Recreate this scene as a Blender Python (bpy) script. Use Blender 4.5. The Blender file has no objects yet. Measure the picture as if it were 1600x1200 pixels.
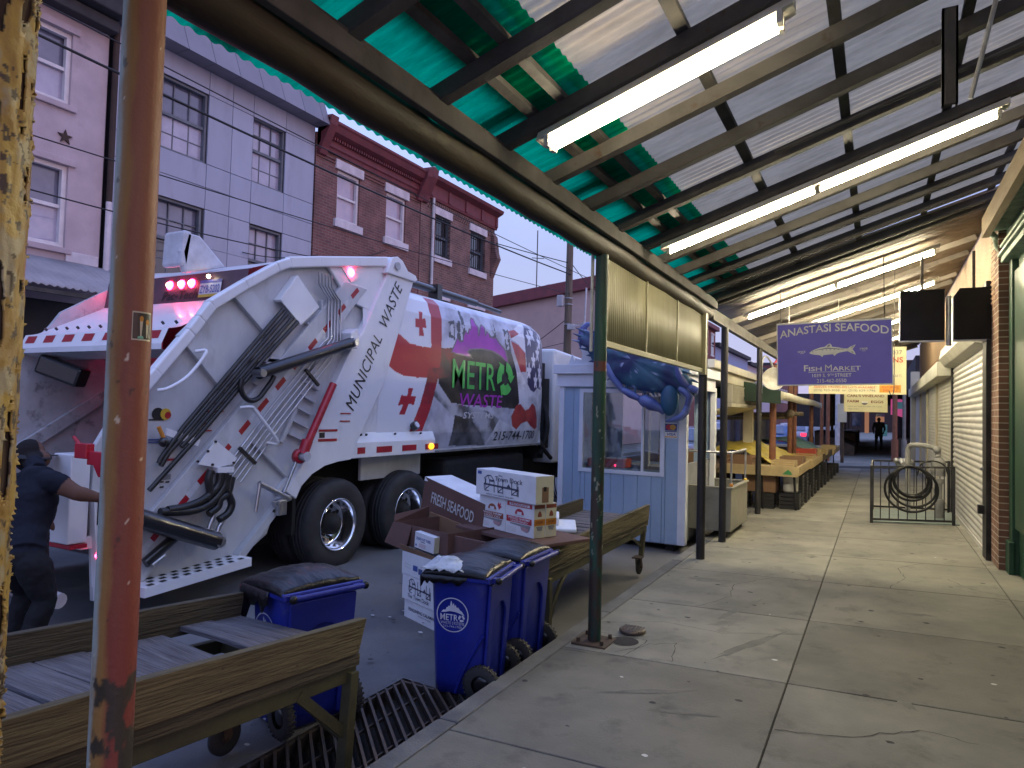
import bpy, bmesh, math, random
from mathutils import Vector, Matrix
from mathutils.geometry import tessellate_polygon

random.seed(7)
SC = bpy.context.scene
COL = SC.collection

# ------------------------------------------------------------------ camera
cam = bpy.data.cameras.new('camera')
cam.sensor_fit = 'HORIZONTAL'; cam.sensor_width = 36.0; cam.lens = 24.075
cam.clip_start = 0.05; cam.clip_end = 2000
cam_o = bpy.data.objects.new('camera', cam); COL.objects.link(cam_o)
_y, _p, _r = 0.492, 0.0375, 0.026
_f = Vector((-math.sin(_y)*math.cos(_p), math.cos(_y)*math.cos(_p), math.sin(_p)))
_rt = Vector((math.cos(_y), math.sin(_y), 0)); _up = _rt.cross(_f)
_r2 = _rt*math.cos(_r) + _up*math.sin(_r); _u2 = _up*math.cos(_r) - _rt*math.sin(_r)
_m = Matrix((_r2, _u2, -_f)).transposed().to_4x4(); _m.translation = (0, 0, 1.7)
cam_o.matrix_world = _m
SC.camera = cam_o

# ------------------------------------------------------------------ exposure / sky / sun
SC.view_settings.view_transform = 'Standard'; SC.view_settings.look = 'None'
SC.view_settings.exposure = 0.0; SC.view_settings.gamma = 1.0
SC.cycles.use_denoising = True
SC.cycles.max_bounces = 7; SC.cycles.diffuse_bounces = 4; SC.cycles.glossy_bounces = 3
SC.cycles.transmission_bounces = 4; SC.cycles.transparent_max_bounces = 6
SC.cycles.sample_clamp_indirect = 6.0
W = bpy.data.worlds.new('World'); SC.world = W; W.use_nodes = True
nt = W.node_tree; nt.nodes.clear()
def N(t, k, **kw):
    n = t.nodes.new(k)
    for a, b in kw.items(): setattr(n, a, b)
    return n
out = N(nt, 'ShaderNodeOutputWorld'); bg = N(nt, 'ShaderNodeBackground')
sky = N(nt, 'ShaderNodeTexSky', sky_type='NISHITA', sun_disc=False)
sky.sun_elevation = math.radians(2.0); sky.sun_rotation = math.radians(95)
skm = N(nt, 'ShaderNodeVectorMath', operation='SCALE'); skm.inputs['Scale'].default_value = 0.10
nt.links.new(sky.outputs[0], skm.inputs[0])
tc = N(nt, 'ShaderNodeTexCoord'); sep = N(nt, 'ShaderNodeSeparateXYZ'); nt.links.new(tc.outputs['Generated'], sep.inputs[0])
rz = N(nt, 'ShaderNodeValToRGB'); nt.links.new(sep.outputs['Z'], rz.inputs[0])     # overcast dusk: lavender low, bluer high
e = rz.color_ramp.elements
e[0].position = 0.0; e[0].color = (0.50, 0.50, 0.84, 1); e[1].position = 0.75; e[1].color = (0.62, 0.86, 1.85, 1)
e2 = rz.color_ramp.elements.new(0.22); e2.color = (0.46, 0.53, 0.96, 1)
cn = N(nt, 'ShaderNodeTexNoise'); cn.inputs['Scale'].default_value = 1.9; cn.inputs['Detail'].default_value = 6
nt.links.new(tc.outputs['Generated'], cn.inputs['Vector'])
cr = N(nt, 'ShaderNodeMapRange'); cr.inputs[1].default_value = 0.3; cr.inputs[2].default_value = 0.7; cr.inputs[3].default_value = 0.78; cr.inputs[4].default_value = 1.16
nt.links.new(cn.outputs['Fac'], cr.inputs[0])
cm = N(nt, 'ShaderNodeVectorMath', operation='SCALE'); nt.links.new(rz.outputs[0], cm.inputs[0]); nt.links.new(cr.outputs[0], cm.inputs['Scale'])
# rosy afterglow low in the east (+X)
gl = N(nt, 'ShaderNodeMapRange'); gl.inputs[1].default_value = 0.62; gl.inputs[2].default_value = 1.05; gl.inputs[3].default_value = 0.0; gl.inputs[4].default_value = 1.0
nt.links.new(sep.outputs['X'], gl.inputs[0])
gm = N(nt, 'ShaderNodeMix', data_type='RGBA'); nt.links.new(gl.outputs[0], gm.inputs['Factor'])
nt.links.new(cm.outputs[0], gm.inputs['A']); gm.inputs['B'].default_value = (0.95, 0.66, 0.92, 1)
add = N(nt, 'ShaderNodeVectorMath', operation='ADD'); nt.links.new(gm.outputs['Result'], add.inputs[0]); nt.links.new(skm.outputs[0], add.inputs[1])
nt.links.new(add.outputs[0], bg.inputs[0]); bg.inputs[1].default_value = 0.95
nt.links.new(bg.outputs[0], out.inputs[0])
sun = bpy.data.lights.new('sun', 'SUN'); sun.energy = 0.25; sun.angle = math.radians(40); sun.color = (0.80, 0.85, 1.0)
sun_o = bpy.data.objects.new('sun', sun); COL.objects.link(sun_o)
sun_o.rotation_euler = (math.radians(35), 0, math.radians(60))

# ------------------------------------------------------------------ materials
def S(h):
    h = h.lstrip('#'); r = []
    for i in (0, 2, 4):
        c = int(h[i:i+2], 16)/255.0
        r.append(c/12.92 if c <= 0.04045 else ((c+0.055)/1.055)**2.4)
    return (r[0], r[1], r[2], 1.0)
def C4(c): return S(c) if isinstance(c, str) else (c[0], c[1], c[2], 1.0)
MATS = {}
def mat(name, c, rough=0.6, metal=0.0, c2=None, ns=5.0, lo=0.35, hi=0.65, bump=0.15, bs=45.0, st=(1, 1, 1),
        c3=None, ns3=12.0, lo3=0.6, hi3=0.66, spec=0.5, coat=0.0, bdist=0.01, rvar=0.0, island=0.0, detail=6.0):
    m = bpy.data.materials.new(name); m.use_nodes = True; t = m.node_tree
    b = t.nodes['Principled BSDF']
    tx = N(t, 'ShaderNodeTexCoord'); mp = N(t, 'ShaderNodeMapping'); mp.inputs['Scale'].default_value = st
    t.links.new(tx.outputs['Object'], mp.inputs[0])
    c = C4(c); c2 = C4(c2) if c2 is not None else tuple(x*0.72 for x in c[:3]) + (1,)
    n1 = N(t, 'ShaderNodeTexNoise'); n1.inputs['Scale'].default_value = ns; n1.inputs['Detail'].default_value = detail; n1.inputs['Roughness'].default_value = 0.6
    t.links.new(mp.outputs[0], n1.inputs['Vector'])
    r1 = N(t, 'ShaderNodeMapRange'); r1.inputs[1].default_value = lo; r1.inputs[2].default_value = hi
    t.links.new(n1.outputs['Fac'], r1.inputs[0])
    mx = N(t, 'ShaderNodeMix', data_type='RGBA'); t.links.new(r1.outputs[0], mx.inputs['Factor'])
    mx.inputs['A'].default_value = c; mx.inputs['B'].default_value = c2
    last = mx.outputs['Result']
    if c3 is not None:
        n3 = N(t, 'ShaderNodeTexNoise'); n3.inputs['Scale'].default_value = ns3; n3.inputs['Detail'].default_value = 8; n3.inputs['Roughness'].default_value = 0.65
        t.links.new(mp.outputs[0], n3.inputs['Vector'])
        r3 = N(t, 'ShaderNodeMapRange'); r3.inputs[1].default_value = lo3; r3.inputs[2].default_value = hi3
        t.links.new(n3.outputs['Fac'], r3.inputs[0])
        m3 = N(t, 'ShaderNodeMix', data_type='RGBA'); t.links.new(r3.outputs[0], m3.inputs['Factor'])
        t.links.new(last, m3.inputs['A']); m3.inputs['B'].default_value = C4(c3); last = m3.outputs['Result']
    if island:
        g = N(t, 'ShaderNodeNewGeometry'); ri = N(t, 'ShaderNodeMapRange')
        ri.inputs[3].default_value = 1-island; ri.inputs[4].default_value = 1+island*0.6
        t.links.new(g.outputs['Random Per Island'], ri.inputs[0])
        sc = N(t, 'ShaderNodeVectorMath', operation='SCALE'); t.links.new(last, sc.inputs[0]); t.links.new(ri.outputs[0], sc.inputs['Scale'])
        last = sc.outputs[0]
    t.links.new(last, b.inputs['Base Color'])
    b.inputs['Metallic'].default_value = metal; b.inputs['Roughness'].default_value = rough
    b.inputs['Specular IOR Level'].default_value = spec; b.inputs['Coat Weight'].default_value = coat
    if rvar:
        rr = N(t, 'ShaderNodeMapRange'); rr.inputs[3].default_value = max(0.02, rough-rvar); rr.inputs[4].default_value = min(1, rough+rvar)
        t.links.new(n1.outputs['Fac'], rr.inputs[0]); t.links.new(rr.outputs[0], b.inputs['Roughness'])
    if bump:
        nb = N(t, 'ShaderNodeTexNoise'); nb.inputs['Scale'].default_value = bs; nb.inputs['Detail'].default_value = 5
        t.links.new(mp.outputs[0], nb.inputs['Vector'])
        bp = N(t, 'ShaderNodeBump'); bp.inputs['Strength'].default_value = bump; bp.inputs['Distance'].default_value = bdist
        t.links.new(nb.outputs['Fac'], bp.inputs['Height']); t.links.new(bp.outputs[0], b.inputs['Normal'])
    MATS[name] = m
    return m
def emat(name, c, s, base=(0.8, 0.8, 0.8)):
    m = bpy.data.materials.new(name); m.use_nodes = True; b = m.node_tree.nodes['Principled BSDF']
    b.inputs['Base Color'].default_value = C4(base); b.inputs['Emission Color'].default_value = C4(c); b.inputs['Emission Strength'].default_value = s
    MATS[name] = m; return m
def glassmat(name, tint=(0.02, 0.022, 0.03), rough=0.04, c2=None):
    m = mat(name, tint, rough=rough, c2=c2, ns=2.0, bump=0.02, bs=2.5, bdist=0.05, spec=0.9, coat=0.6); return m
def clear_pane(name, tint=(0.8, 0.85, 0.88), mixf=0.78):
    m = bpy.data.materials.new(name); m.use_nodes = True; t = m.node_tree; t.nodes.clear()
    o = N(t, 'ShaderNodeOutputMaterial'); a = N(t, 'ShaderNodeBsdfTransparent'); g = N(t, 'ShaderNodeBsdfGlossy'); x = N(t, 'ShaderNodeMixShader')
    a.inputs[0].default_value = C4(tint); g.inputs['Roughness'].default_value = 0.03
    x.inputs[0].default_value = 1-mixf
    t.links.new(a.outputs[0], x.inputs[1]); t.links.new(g.outputs[0], x.inputs[2]); t.links.new(x.outputs[0], o.inputs[0]); MATS[name] = m
    return m
def translucent(name, c, dirt, tr=0.6, ns=3.0, st=(1, 1, 1)):
    m = bpy.data.materials.new(name); m.use_nodes = True; t = m.node_tree; t.nodes.clear()
    o = N(t, 'ShaderNodeOutputMaterial'); d = N(t, 'ShaderNodeBsdfDiffuse'); r = N(t, 'ShaderNodeBsdfTranslucent'); x = N(t, 'ShaderNodeMixShader')
    tx = N(t, 'ShaderNodeTexCoord'); mp = N(t, 'ShaderNodeMapping'); mp.inputs['Scale'].default_value = st; t.links.new(tx.outputs['Object'], mp.inputs[0])
    n = N(t, 'ShaderNodeTexNoise'); n.inputs['Scale'].default_value = ns; n.inputs['Detail'].default_value = 8; n.inputs['Roughness'].default_value = 0.7
    t.links.new(mp.outputs[0], n.inputs[0])
    q = N(t, 'ShaderNodeMapRange'); q.inputs[1].default_value = 0.35; q.inputs[2].default_value = 0.7; t.links.new(n.outputs['Fac'], q.inputs[0])
    k = N(t, 'ShaderNodeMix', data_type='RGBA'); t.links.new(q.outputs[0], k.inputs['Factor']); k.inputs['A'].default_value = C4(c); k.inputs['B'].default_value = C4(dirt)
    t.links.new(k.outputs['Result'], d.inputs[0]); t.links.new(k.outputs['Result'], r.inputs[0])
    x.inputs[0].default_value = tr; t.links.new(d.outputs[0], x.inputs[1]); t.links.new(r.outputs[0], x.inputs[2]); t.links.new(x.outputs[0], o.inputs[0])
    MATS[name] = m; return m
def brickmat(name, a, b, mortar, axis='Y', scale=1.0, bump=0.5, c3=None, island=0):
    m = bpy.data.materials.new(name); m.use_nodes = True; t = m.node_tree; p = t.nodes['Principled BSDF']
    tx = N(t, 'ShaderNodeTexCoord'); sp = N(t, 'ShaderNodeSeparateXYZ'); cb = N(t, 'ShaderNodeCombineXYZ'); t.links.new(tx.outputs['Object'], sp.inputs[0])
    t.links.new(sp.outputs[axis], cb.inputs['X']); t.links.new(sp.outputs['Z'], cb.inputs['Y'])
    k = N(t, 'ShaderNodeTexBrick'); k.inputs['Scale'].default_value = 1.0
    k.inputs['Brick Width'].default_value = 0.215*scale; k.inputs['Row Height'].default_value = 0.072*scale; k.inputs['Mortar Size'].default_value = 0.007*scale
    k.inputs['Mortar Smooth'].default_value = 0.3; k.inputs['Bias'].default_value = -0.2
    k.inputs['Color1'].default_value = C4(a); k.inputs['Color2'].default_value = C4(b); k.inputs['Mortar'].default_value = C4(mortar)
    t.links.new(cb.outputs[0], k.inputs['Vector'])
    n = N(t, 'ShaderNodeTexNoise'); n.inputs['Scale'].default_value = 1.6; n.inputs['Detail'].default_value = 8; t.links.new(tx.outputs['Object'], n.inputs[0])
    q = N(t, 'ShaderNodeMapRange'); q.inputs[1].default_value = 0.3; q.inputs[2].default_value = 0.7; q.inputs[3].default_value = 0.6; q.inputs[4].default_value = 1.25
    t.links.new(n.outputs['Fac'], q.inputs[0])
    s = N(t, 'ShaderNodeVectorMath', operation='SCALE'); t.links.new(k.outputs['Color'], s.inputs[0]); t.links.new(q.outputs[0], s.inputs['Scale'])
    t.links.new(s.outputs[0], p.inputs['Base Color']); p.inputs['Roughness'].default_value = 0.85
    bp = N(t, 'ShaderNodeBump'); bp.inputs['Strength'].default_value = bump; bp.inputs['Distance'].default_value = 0.01
    iv = N(t, 'ShaderNodeMath', operation='SUBTRACT'); iv.inputs[0].default_value = 1.0; t.links.new(k.outputs['Fac'], iv.inputs[1])
    t.links.new(iv.outputs[0], bp.inputs['Height']); t.links.new(bp.outputs[0], p.inputs['Normal'])
    MATS[name] = m; return m
def vcolmat(name, rough=0.35, coat=0.3, spec=0.5):
    m = bpy.data.materials.new(name); m.use_nodes = True; t = m.node_tree; p = t.nodes['Principled BSDF']
    a = N(t, 'ShaderNodeVertexColor'); a.layer_name = 'print'; t.links.new(a.outputs[0], p.inputs['Base Color'])
    p.inputs['Roughness'].default_value = rough; p.inputs['Coat Weight'].default_value = coat; p.inputs['Specular IOR Level'].default_value = spec
    MATS[name] = m; return m

# ------------------------------------------------------------------ mesh builder
class MB:
    def __init__(s): s.v = []; s.f = []; s.mi = []; s.mats = []; s.sm = []; s.cur = 0; s.smooth = False
    def use(s, m):
        m = MATS[m] if isinstance(m, str) else m
        if m not in s.mats: s.mats.append(m)
        s.cur = s.mats.index(m); return s
    def add(s, vs, fs, smooth=None):
        o = len(s.v); s.v += [tuple(v) for v in vs]
        for f in fs:
            s.f.append([o+i for i in f]); s.mi.append(s.cur); s.sm.append(s.smooth if smooth is None else smooth)
        return s
    def box(s, x0, x1, y0, y1, z0, z1):
        vs = [(x, y, z) for x in (x0, x1) for y in (y0, y1) for z in (z0, z1)]
        return s.add(vs, [(0, 1, 3, 2), (4, 6, 7, 5), (0, 4, 5, 1), (2, 3, 7, 6), (0, 2, 6, 4), (1, 5, 7, 3)], False)
    def hexa(s, bot, top):      # 4 bottom + 4 top points, both counter-clockwise from above
        return s.add(list(bot)+list(top), [(3, 2, 1, 0), (4, 5, 6, 7), (0, 1, 5, 4), (1, 2, 6, 5), (2, 3, 7, 6), (3, 0, 4, 7)], False)
    def obox(s, p0, p1, w, h, up=(0, 0, 1), off=(0, 0)):   # bar from p0 to p1, w sideways, h along up
        p0 = Vector(p0); p1 = Vector(p1); d = (p1-p0).normalized(); u = Vector(up); sd = d.cross(u).normalized(); u = sd.cross(d).normalized()
        vs = []
        for p in (p0, p1):
            for a, b in ((-1, -1), (1, -1), (1, 1), (-1, 1)): vs.append(p + sd*(a*w/2+off[0]) + u*(b*h/2+off[1]))
        return s.add(vs, [(3, 2, 1, 0), (4, 5, 6, 7), (0, 1, 5, 4), (1, 2, 6, 5), (2, 3, 7, 6), (3, 0, 4, 7)], False)
    def prism(s, pts, ax, a, b):   # polygon in the plane normal to ax, extruded from a to b
        def P(p, v): return (v, p[0], p[1]) if ax == 'X' else ((p[0], v, p[1]) if ax == 'Y' else (p[0], p[1], v))
        n = len(pts); tri = tessellate_polygon([[Vector((p[0], p[1], 0)) for p in pts]])
        vs = [P(p, a) for p in pts] + [P(p, b) for p in pts]
        fs = [tuple(t) for t in tri] + [tuple(i+n for i in t) for t in tri] + [(i, (i+1) % n, (i+1) % n + n, i+n) for i in range(n)]
        return s.add(vs, fs, False)
    def flat(s, pts, ax, a):
        def P(p): return (a, p[0], p[1]) if ax == 'X' else ((p[0], a, p[1]) if ax == 'Y' else (p[0], p[1], a))
        tri = tessellate_polygon([[Vector((p[0], p[1], 0)) for p in pts]])
        return s.add([P(p) for p in pts], [tuple(t) for t in tri], False)
    def strip(s, pts, ax, a, b, w):   # wide ribbon along a polyline in a plane, extruded a..b
        for i in range(len(pts)-1):
            p = Vector(pts[i]); q = Vector(pts[i+1]); d = (q-p).normalized(); nn = Vector((-d.y, d.x))*w/2
            ex = d*w*0.25
            s.prism([tuple(p-nn-ex), tuple(q-nn+ex), tuple(q+nn+ex), tuple(p+nn-ex)], ax, a, b)
        return s
    def tube(s, pts, r, n=8, caps=True, r1=None):
        pts = [Vector(p) for p in pts]; m = len(pts); vs = []; fs = []
        prev = None
        for i, p in enumerate(pts):
            d = (pts[min(i+1, m-1)] - pts[max(i-1, 0)]).normalized()
            if prev is None:
                u = Vector((0, 0, 1)) if abs(d.z) < 0.9 else Vector((1, 0, 0)); u = (u - d*u.dot(d)).normalized()
            else: u = (prev - d*prev.dot(d)).normalized()
            prev = u; w = d.cross(u)
            rr = r[i] if isinstance(r, (list, tuple)) else (r if r1 is None else r+(r1-r)*i/(m-1))
            for k in range(n):
                a = 2*math.pi*k/n; vs.append(p + (u*math.cos(a) + w*math.sin(a))*rr)
        for i in range(m-1):
            for k in range(n): fs.append((i*n+k, i*n+(k+1) % n, (i+1)*n+(k+1) % n, (i+1)*n+k))
        s.add(vs, fs, True)
        if caps: s.add(vs[:n], [tuple(range(n))[::-1]], False); s.add(vs[-n:], [tuple(range(n))], False)
        return s
    def cyl(s, p0, p1, r, n=16, r1=None): return s.tube([p0, p1], r, n, True, r1)
    def lathe(s, prof, c, ax='X', n=32, closed=False):   # prof: (radius, along-axis offset)
        vs = []; fs = []; c = Vector(c)
        for r, h in prof:
            for k in range(n):
                a = 2*math.pi*k/n; u, w = r*math.cos(a), r*math.sin(a)
                vs.append(c + (Vector((h, u, w)) if ax == 'X' else (Vector((u, h, w)) if ax == 'Y' else Vector((u, w, h)))))
        m = len(prof)
        for i in range(m-1):
            for k in range(n): fs.append((i*n+k, i*n+(k+1) % n, (i+1)*n+(k+1) % n, (i+1)*n+k))
        return s.add(vs, fs, True)
    def sphere(s, c, r, n=14, sc=(1, 1, 1)):
        vs = []; fs = []
        for i in range(n//2+1):
            th = math.pi*i/(n//2)
            for k in range(n):
                a = 2*math.pi*k/n; vs.append((c[0]+r*sc[0]*math.sin(th)*math.cos(a), c[1]+r*sc[1]*math.sin(th)*math.sin(a), c[2]+r*sc[2]*math.cos(th)))
        for i in range(n//2):
            for k in range(n): fs.append((i*n+k, i*n+(k+1) % n, (i+1)*n+(k+1) % n, (i+1)*n+k))
        return s.add(vs, fs, True)
    def grid(s, nu, nv, fn, smooth=True):
        vs = [fn(i/nu, j/nv) for j in range(nv+1) for i in range(nu+1)]
        fs = [(j*(nu+1)+i, j*(nu+1)+i+1, (j+1)*(nu+1)+i+1, (j+1)*(nu+1)+i) for j in range(nv) for i in range(nu)]
        return s.add(vs, fs, smooth)
    def text(s, body, fn, size=1.0, bold=0.0, shear=0.0, align='CENTER', sx=1.0, space=1.0):
        vs, fs = text2d(body, size, bold, shear, align, sx, space)
        return s.add([fn(x, y) for x, y in vs], fs, False)
    def build(s, name, parent=None, bevel=0.0, seg=2, solid=0.0, sub=0, cat=None, label=None, group=None, kind=None, raw=False):
        me = bpy.data.meshes.new(name)
        o3 = Vector((0, 0, 0)); p = parent
        while p is not None and not raw: o3 = o3 + p.location; p = p.parent
        me.from_pydata([Vector(v)-o3 for v in s.v], [], s.f)
        for m in s.mats: me.materials.append(m)
        me.polygons.foreach_set('material_index', s.mi); me.polygons.foreach_set('use_smooth', s.sm)
        bm = bmesh.new(); bm.from_mesh(me)
        bmesh.ops.recalc_face_normals(bm, faces=bm.faces); bm.to_mesh(me); bm.free()
        me.update()
        o = bpy.data.objects.new(name, me); COL.objects.link(o)
        if parent is not None: o.parent = parent
        if solid: md = o.modifiers.new('solid', 'SOLIDIFY'); md.thickness = solid; md.offset = 0
        if sub: md = o.modifiers.new('sub', 'SUBSURF'); md.levels = sub; md.render_levels = sub
        if bevel:
            md = o.modifiers.new('bevel', 'BEVEL'); md.width = bevel; md.segments = seg; md.limit_method = 'ANGLE'; md.angle_limit = math.radians(40); md.use_clamp_overlap = True
            md.harden_normals = False
        tag(o, label, cat, group, kind)
        return o
_TX = {}
def text2d(body, size, bold, shear, align, sx, space):
    key = (body, bold, shear, align, space)
    if key not in _TX:
        cu = bpy.data.curves.new('lettering', 'FONT'); cu.body = body; cu.size = 1.0; cu.offset = bold; cu.shear = shear
        cu.align_x = align; cu.space_character = space; cu.resolution_u = 3; cu.fill_mode = 'FRONT'
        ob = bpy.data.objects.new('lettering', cu); COL.objects.link(ob)
        dg = bpy.context.evaluated_depsgraph_get(); me = ob.evaluated_get(dg).to_mesh()
        _TX[key] = ([(v.co.x, v.co.y) for v in me.vertices], [tuple(p.vertices) for p in me.polygons])
        ob.evaluated_get(dg).to_mesh_clear(); bpy.data.objects.remove(ob); bpy.data.curves.remove(cu)
    vs, fs = _TX[key]
    return [(x*size*sx, y*size) for x, y in vs], fs
def tag(o, label=None, cat=None, group=None, kind=None):
    if label: o['label'] = label
    if cat: o['category'] = cat
    if group: o['group'] = group
    if kind: o['kind'] = kind
    return o
def thing(name, label, cat, loc, group=None):
    o = bpy.data.objects.new(name, None); COL.objects.link(o); o.location = loc; o.empty_display_size = 0.2
    return tag(o, label, cat, group)
def copy_tree(o, parent=None):
    c = o.copy(); COL.objects.link(c)
    if parent is not None: c.parent = parent
    for ch in list(o.children): copy_tree(ch, c)
    return c
def place(o, loc, rz=0.0, label=None):
    o.location = loc; o.rotation_euler = (0, 0, rz)
    if label: o['label'] = label
    return o
def bez(p, n=14):   # Catmull-Rom through points
    p = [Vector(q) for q in p]; P = [p[0]*2-p[1]] + p + [p[-1]*2-p[-2]]; r = []
    for i in range(1, len(P)-2):
        for k in range(n):
            t = k/n; a, b, c, d = P[i-1], P[i], P[i+1], P[i+2]
            r.append(0.5*((2*b) + (c-a)*t + (2*a-5*b+4*c-d)*t*t + (3*b-a-3*c+d)*t**3))
    r.append(p[-1]); return r

from mathutils import noise as NZ
def paint(o, fn, name='print'):
    me = o.data; a = me.color_attributes.new(name, 'FLOAT_COLOR', 'POINT'); buf = []
    for v in me.vertices: c = fn(v.co); buf += [c[0], c[1], c[2], 1.0]
    a.data.foreach_set('color', buf); return o
def lerp(a, b, t): t = max(0, min(1, t)); return tuple(a[i]+(b[i]-a[i])*t for i in range(3))
def fbm(p, s, o=5): return NZ.fractal(Vector(p)*s, 0.9, 2.0, o)

# ---- common materials
mat('asphalt', (0.088, 0.088, 0.090), rough=0.75, c2=(0.155, 0.155, 0.155), ns=0.9, bump=0.5, bs=120, c3=(0.14, 0.14, 0.15), ns3=34, lo3=0.66, hi3=0.76, rvar=0.2)
mat('concrete', (0.222, 0.214, 0.178), rough=0.8, c2=(0.135, 0.132, 0.114), ns=1.3, lo=0.36, hi=0.66, bump=0.35, bs=90, c3=(0.07, 0.066, 0.058), ns3=3.4, lo3=0.54, hi3=0.80, island=0.22)
mat('curb_stone', (0.17, 0.17, 0.165), rough=0.85, c2=(0.10, 0.10, 0.10), ns=3, bump=0.35, bs=70)
mat('joint_dirt', (0.03, 0.028, 0.024), rough=0.95)
mat('gum', (0.03, 0.03, 0.03), rough=0.8)
mat('litter_white', (0.6, 0.6, 0.58), rough=0.8)
mat('steel_dark', (0.10, 0.094, 0.088), rough=0.75, c2=(0.062, 0.057, 0.053), ns=4, bump=0.2, spec=0.12, c3=(0.06, 0.035, 0.02), ns3=9, lo3=0.62, hi3=0.75)
mat('steel_pale', (0.095, 0.09, 0.084), rough=0.7, c2=(0.045, 0.043, 0.04), ns=5, bump=0.15)
mat('beam_rust', (0.05, 0.036, 0.02), spec=0.2, rough=0.6, c2=(0.024, 0.018, 0.012), ns=3.5, bump=0.3, bs=30, c3=(0.09, 0.075, 0.04), ns3=7, lo3=0.6, hi3=0.75, st=(1, 0.35, 1))
translucent('roof_grey', (0.62, 0.50, 0.315), (0.40, 0.32, 0.20), tr=0.60, ns=5, st=(0.5, 2.2, 1))
mat('roof_tan', (0.26, 0.225, 0.185), rough=0.75, c2=(0.15, 0.13, 0.11), ns=1.8, bump=0.2, c3=(0.11, 0.095, 0.08), ns3=6, lo3=0.56, hi3=0.72)
translucent('pale_slit', (0.95, 0.93, 0.88), (0.8, 0.78, 0.7), tr=.5)
mat('cover_dark', (0.05, 0.05, 0.045), rough=0.9)
translucent('roof_green', (0.0, 0.42, 0.20), (0.0, 0.22, 0.10), tr=0.8, ns=6, st=(0.6, 3.5, 1))
mat('galv', (0.45, 0.46, 0.48), rough=0.4, metal=0.7, c2=(0.3, 0.3, 0.32), ns=6)
mat('fixture_white', (0.62, 0.60, 0.54), rough=0.5, c2=(0.42, 0.39, 0.32), ns=8)
emat('tube_light', (1.0, 0.88, 0.60), 300.0); emat('tube_light_dim', (1.0, 0.86, 0.58), 58.0); emat('tube_light_mid', (1.0, 0.87, 0.6), 135.0)  # nearer tubes set dimmer to keep the near floor and roof darker
mat('black_paint', (0.012, 0.012, 0.014), rough=0.55, spec=0.2, c2=(0.03, 0.03, 0.032), ns=6, bump=0.15)
mat('rust_plate', (0.085, 0.05, 0.032), rough=0.8, c2=(0.04, 0.028, 0.02), ns=12, bump=0.4)

# ------------------------------------------------------------------ ground
m = MB().use('asphalt'); m.grid(40, 80, lambda u, v: (-190+380*u, -60+360*v, -0.26), False)
m.build('road', kind='structure')
m = MB().use('asphalt')
def rd(x, y): u = min(1, max(0, (x+9.6)/7.5)); return (x, y, -0.17+0.05*math.sin(math.pi*u)**0.7-0.004*fbm((x, y, 0), 1.0)) if x < -2.85 else (x, y, -0.172+0.02*max(0, -2.3-x)/.5)
m.grid(20, 120, lambda u, v: rd(-9.6+6.75*u, -8+78*v))
for (ya, yb) in ((-8, 2.25), (3.86, 70)): m.grid(4, 60, lambda u, v: rd(-2.85+.75*u, ya+(yb-ya)*v))
m.build('carriageway', kind='structure')
SLW = 0.035
def zw(x): return SLW*(x+2.0)
m = MB().use('joint_dirt'); m.add([(-2.0, -4, -0.012), (1.7, -4, 0.118), (1.7, 27, 0.118), (-2.0, 27, -0.012)], [(0, 1, 2, 3)])
m.use('concrete')
ys = [-4.4, -2.9, -1.4, 0.1, 1.6, 3.12, 4.62, 6.12, 7.62, 9.1, 10.6, 12.1, 13.6, 15.1, 16.6, 18.1, 19.6, 21.1, 22.6, 24.1, 25.6]
for i in range(len(ys)-1):
    for (xa, xb) in ((-1.995, -0.494), (-0.486, 1.05), (1.058, 1.7)):
        g = 0.005
        b = [(xa, ys[i]+g), (xb, ys[i]+g), (xb, ys[i+1]-g), (xa, ys[i+1]-g)]
        m.hexa([(x, y, zw(x)-0.08) for x, y in b], [(x, y, zw(x)) for x, y in b])
m.build('sidewalk', bevel=0.006, kind='structure')
m = MB().use('curb_stone')
y = -4.0
while y < 27:
    m.hexa([(-2.14, y+.004, -0.35), (-2.004, y+.004, -0.35), (-2.004, y+2.4, -0.35), (-2.14, y+2.4, -0.35)], [(-2.13, y+.004, -0.004), (-2.004, y+.004, 0.0), (-2.004, y+2.4, 0.0), (-2.13, y+2.4, -0.004)]); y += 2.405
m.build('curb', bevel=0.012, kind='structure')
m = MB().use('concrete'); m.box(-12.2, -9.6, -8, 60, -0.3, -0.03); m.build('far_sidewalk', kind='structure', bevel=0.01)
m = MB().use('concrete'); m.hexa([(-2.0, 27, -.2), (2.4, 27, -.2), (2.4, 100, -.2), (-2.0, 100, -.2)], [(-2.0, 29.5, 0.0), (2.4, 29.5, 0.15), (2.4, 100, 0.15), (-2.0, 100, 0.0)])
m.build('next_sidewalk', kind='structure')
m = MB()       # trodden gum spots, chips of paper and leaf scraps on the flags
for k in range(110):
    x = random.uniform(-1.95, 1.0); y = random.uniform(1.6, 13); r = random.uniform(0.006, 0.022) if k > 9 else random.uniform(0.008, 0.018)
    m.use('gum' if k > 9 else 'litter_white'); n = 8; a0 = random.random()*6
    m.add([(x+r*math.cos(a0+2*math.pi*i/n)*random.uniform(.7, 1.2)*1.3, y+r*math.sin(a0+2*math.pi*i/n)*random.uniform(.7, 1.2), zw(x)+0.003) for i in range(n)], [tuple(range(n))])
m.build('litter', kind='stuff', label='gum spots and paper scraps trodden into the concrete sidewalk')
m = MB().use('joint_dirt')      # hairline cracks wandering over the flags
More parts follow.
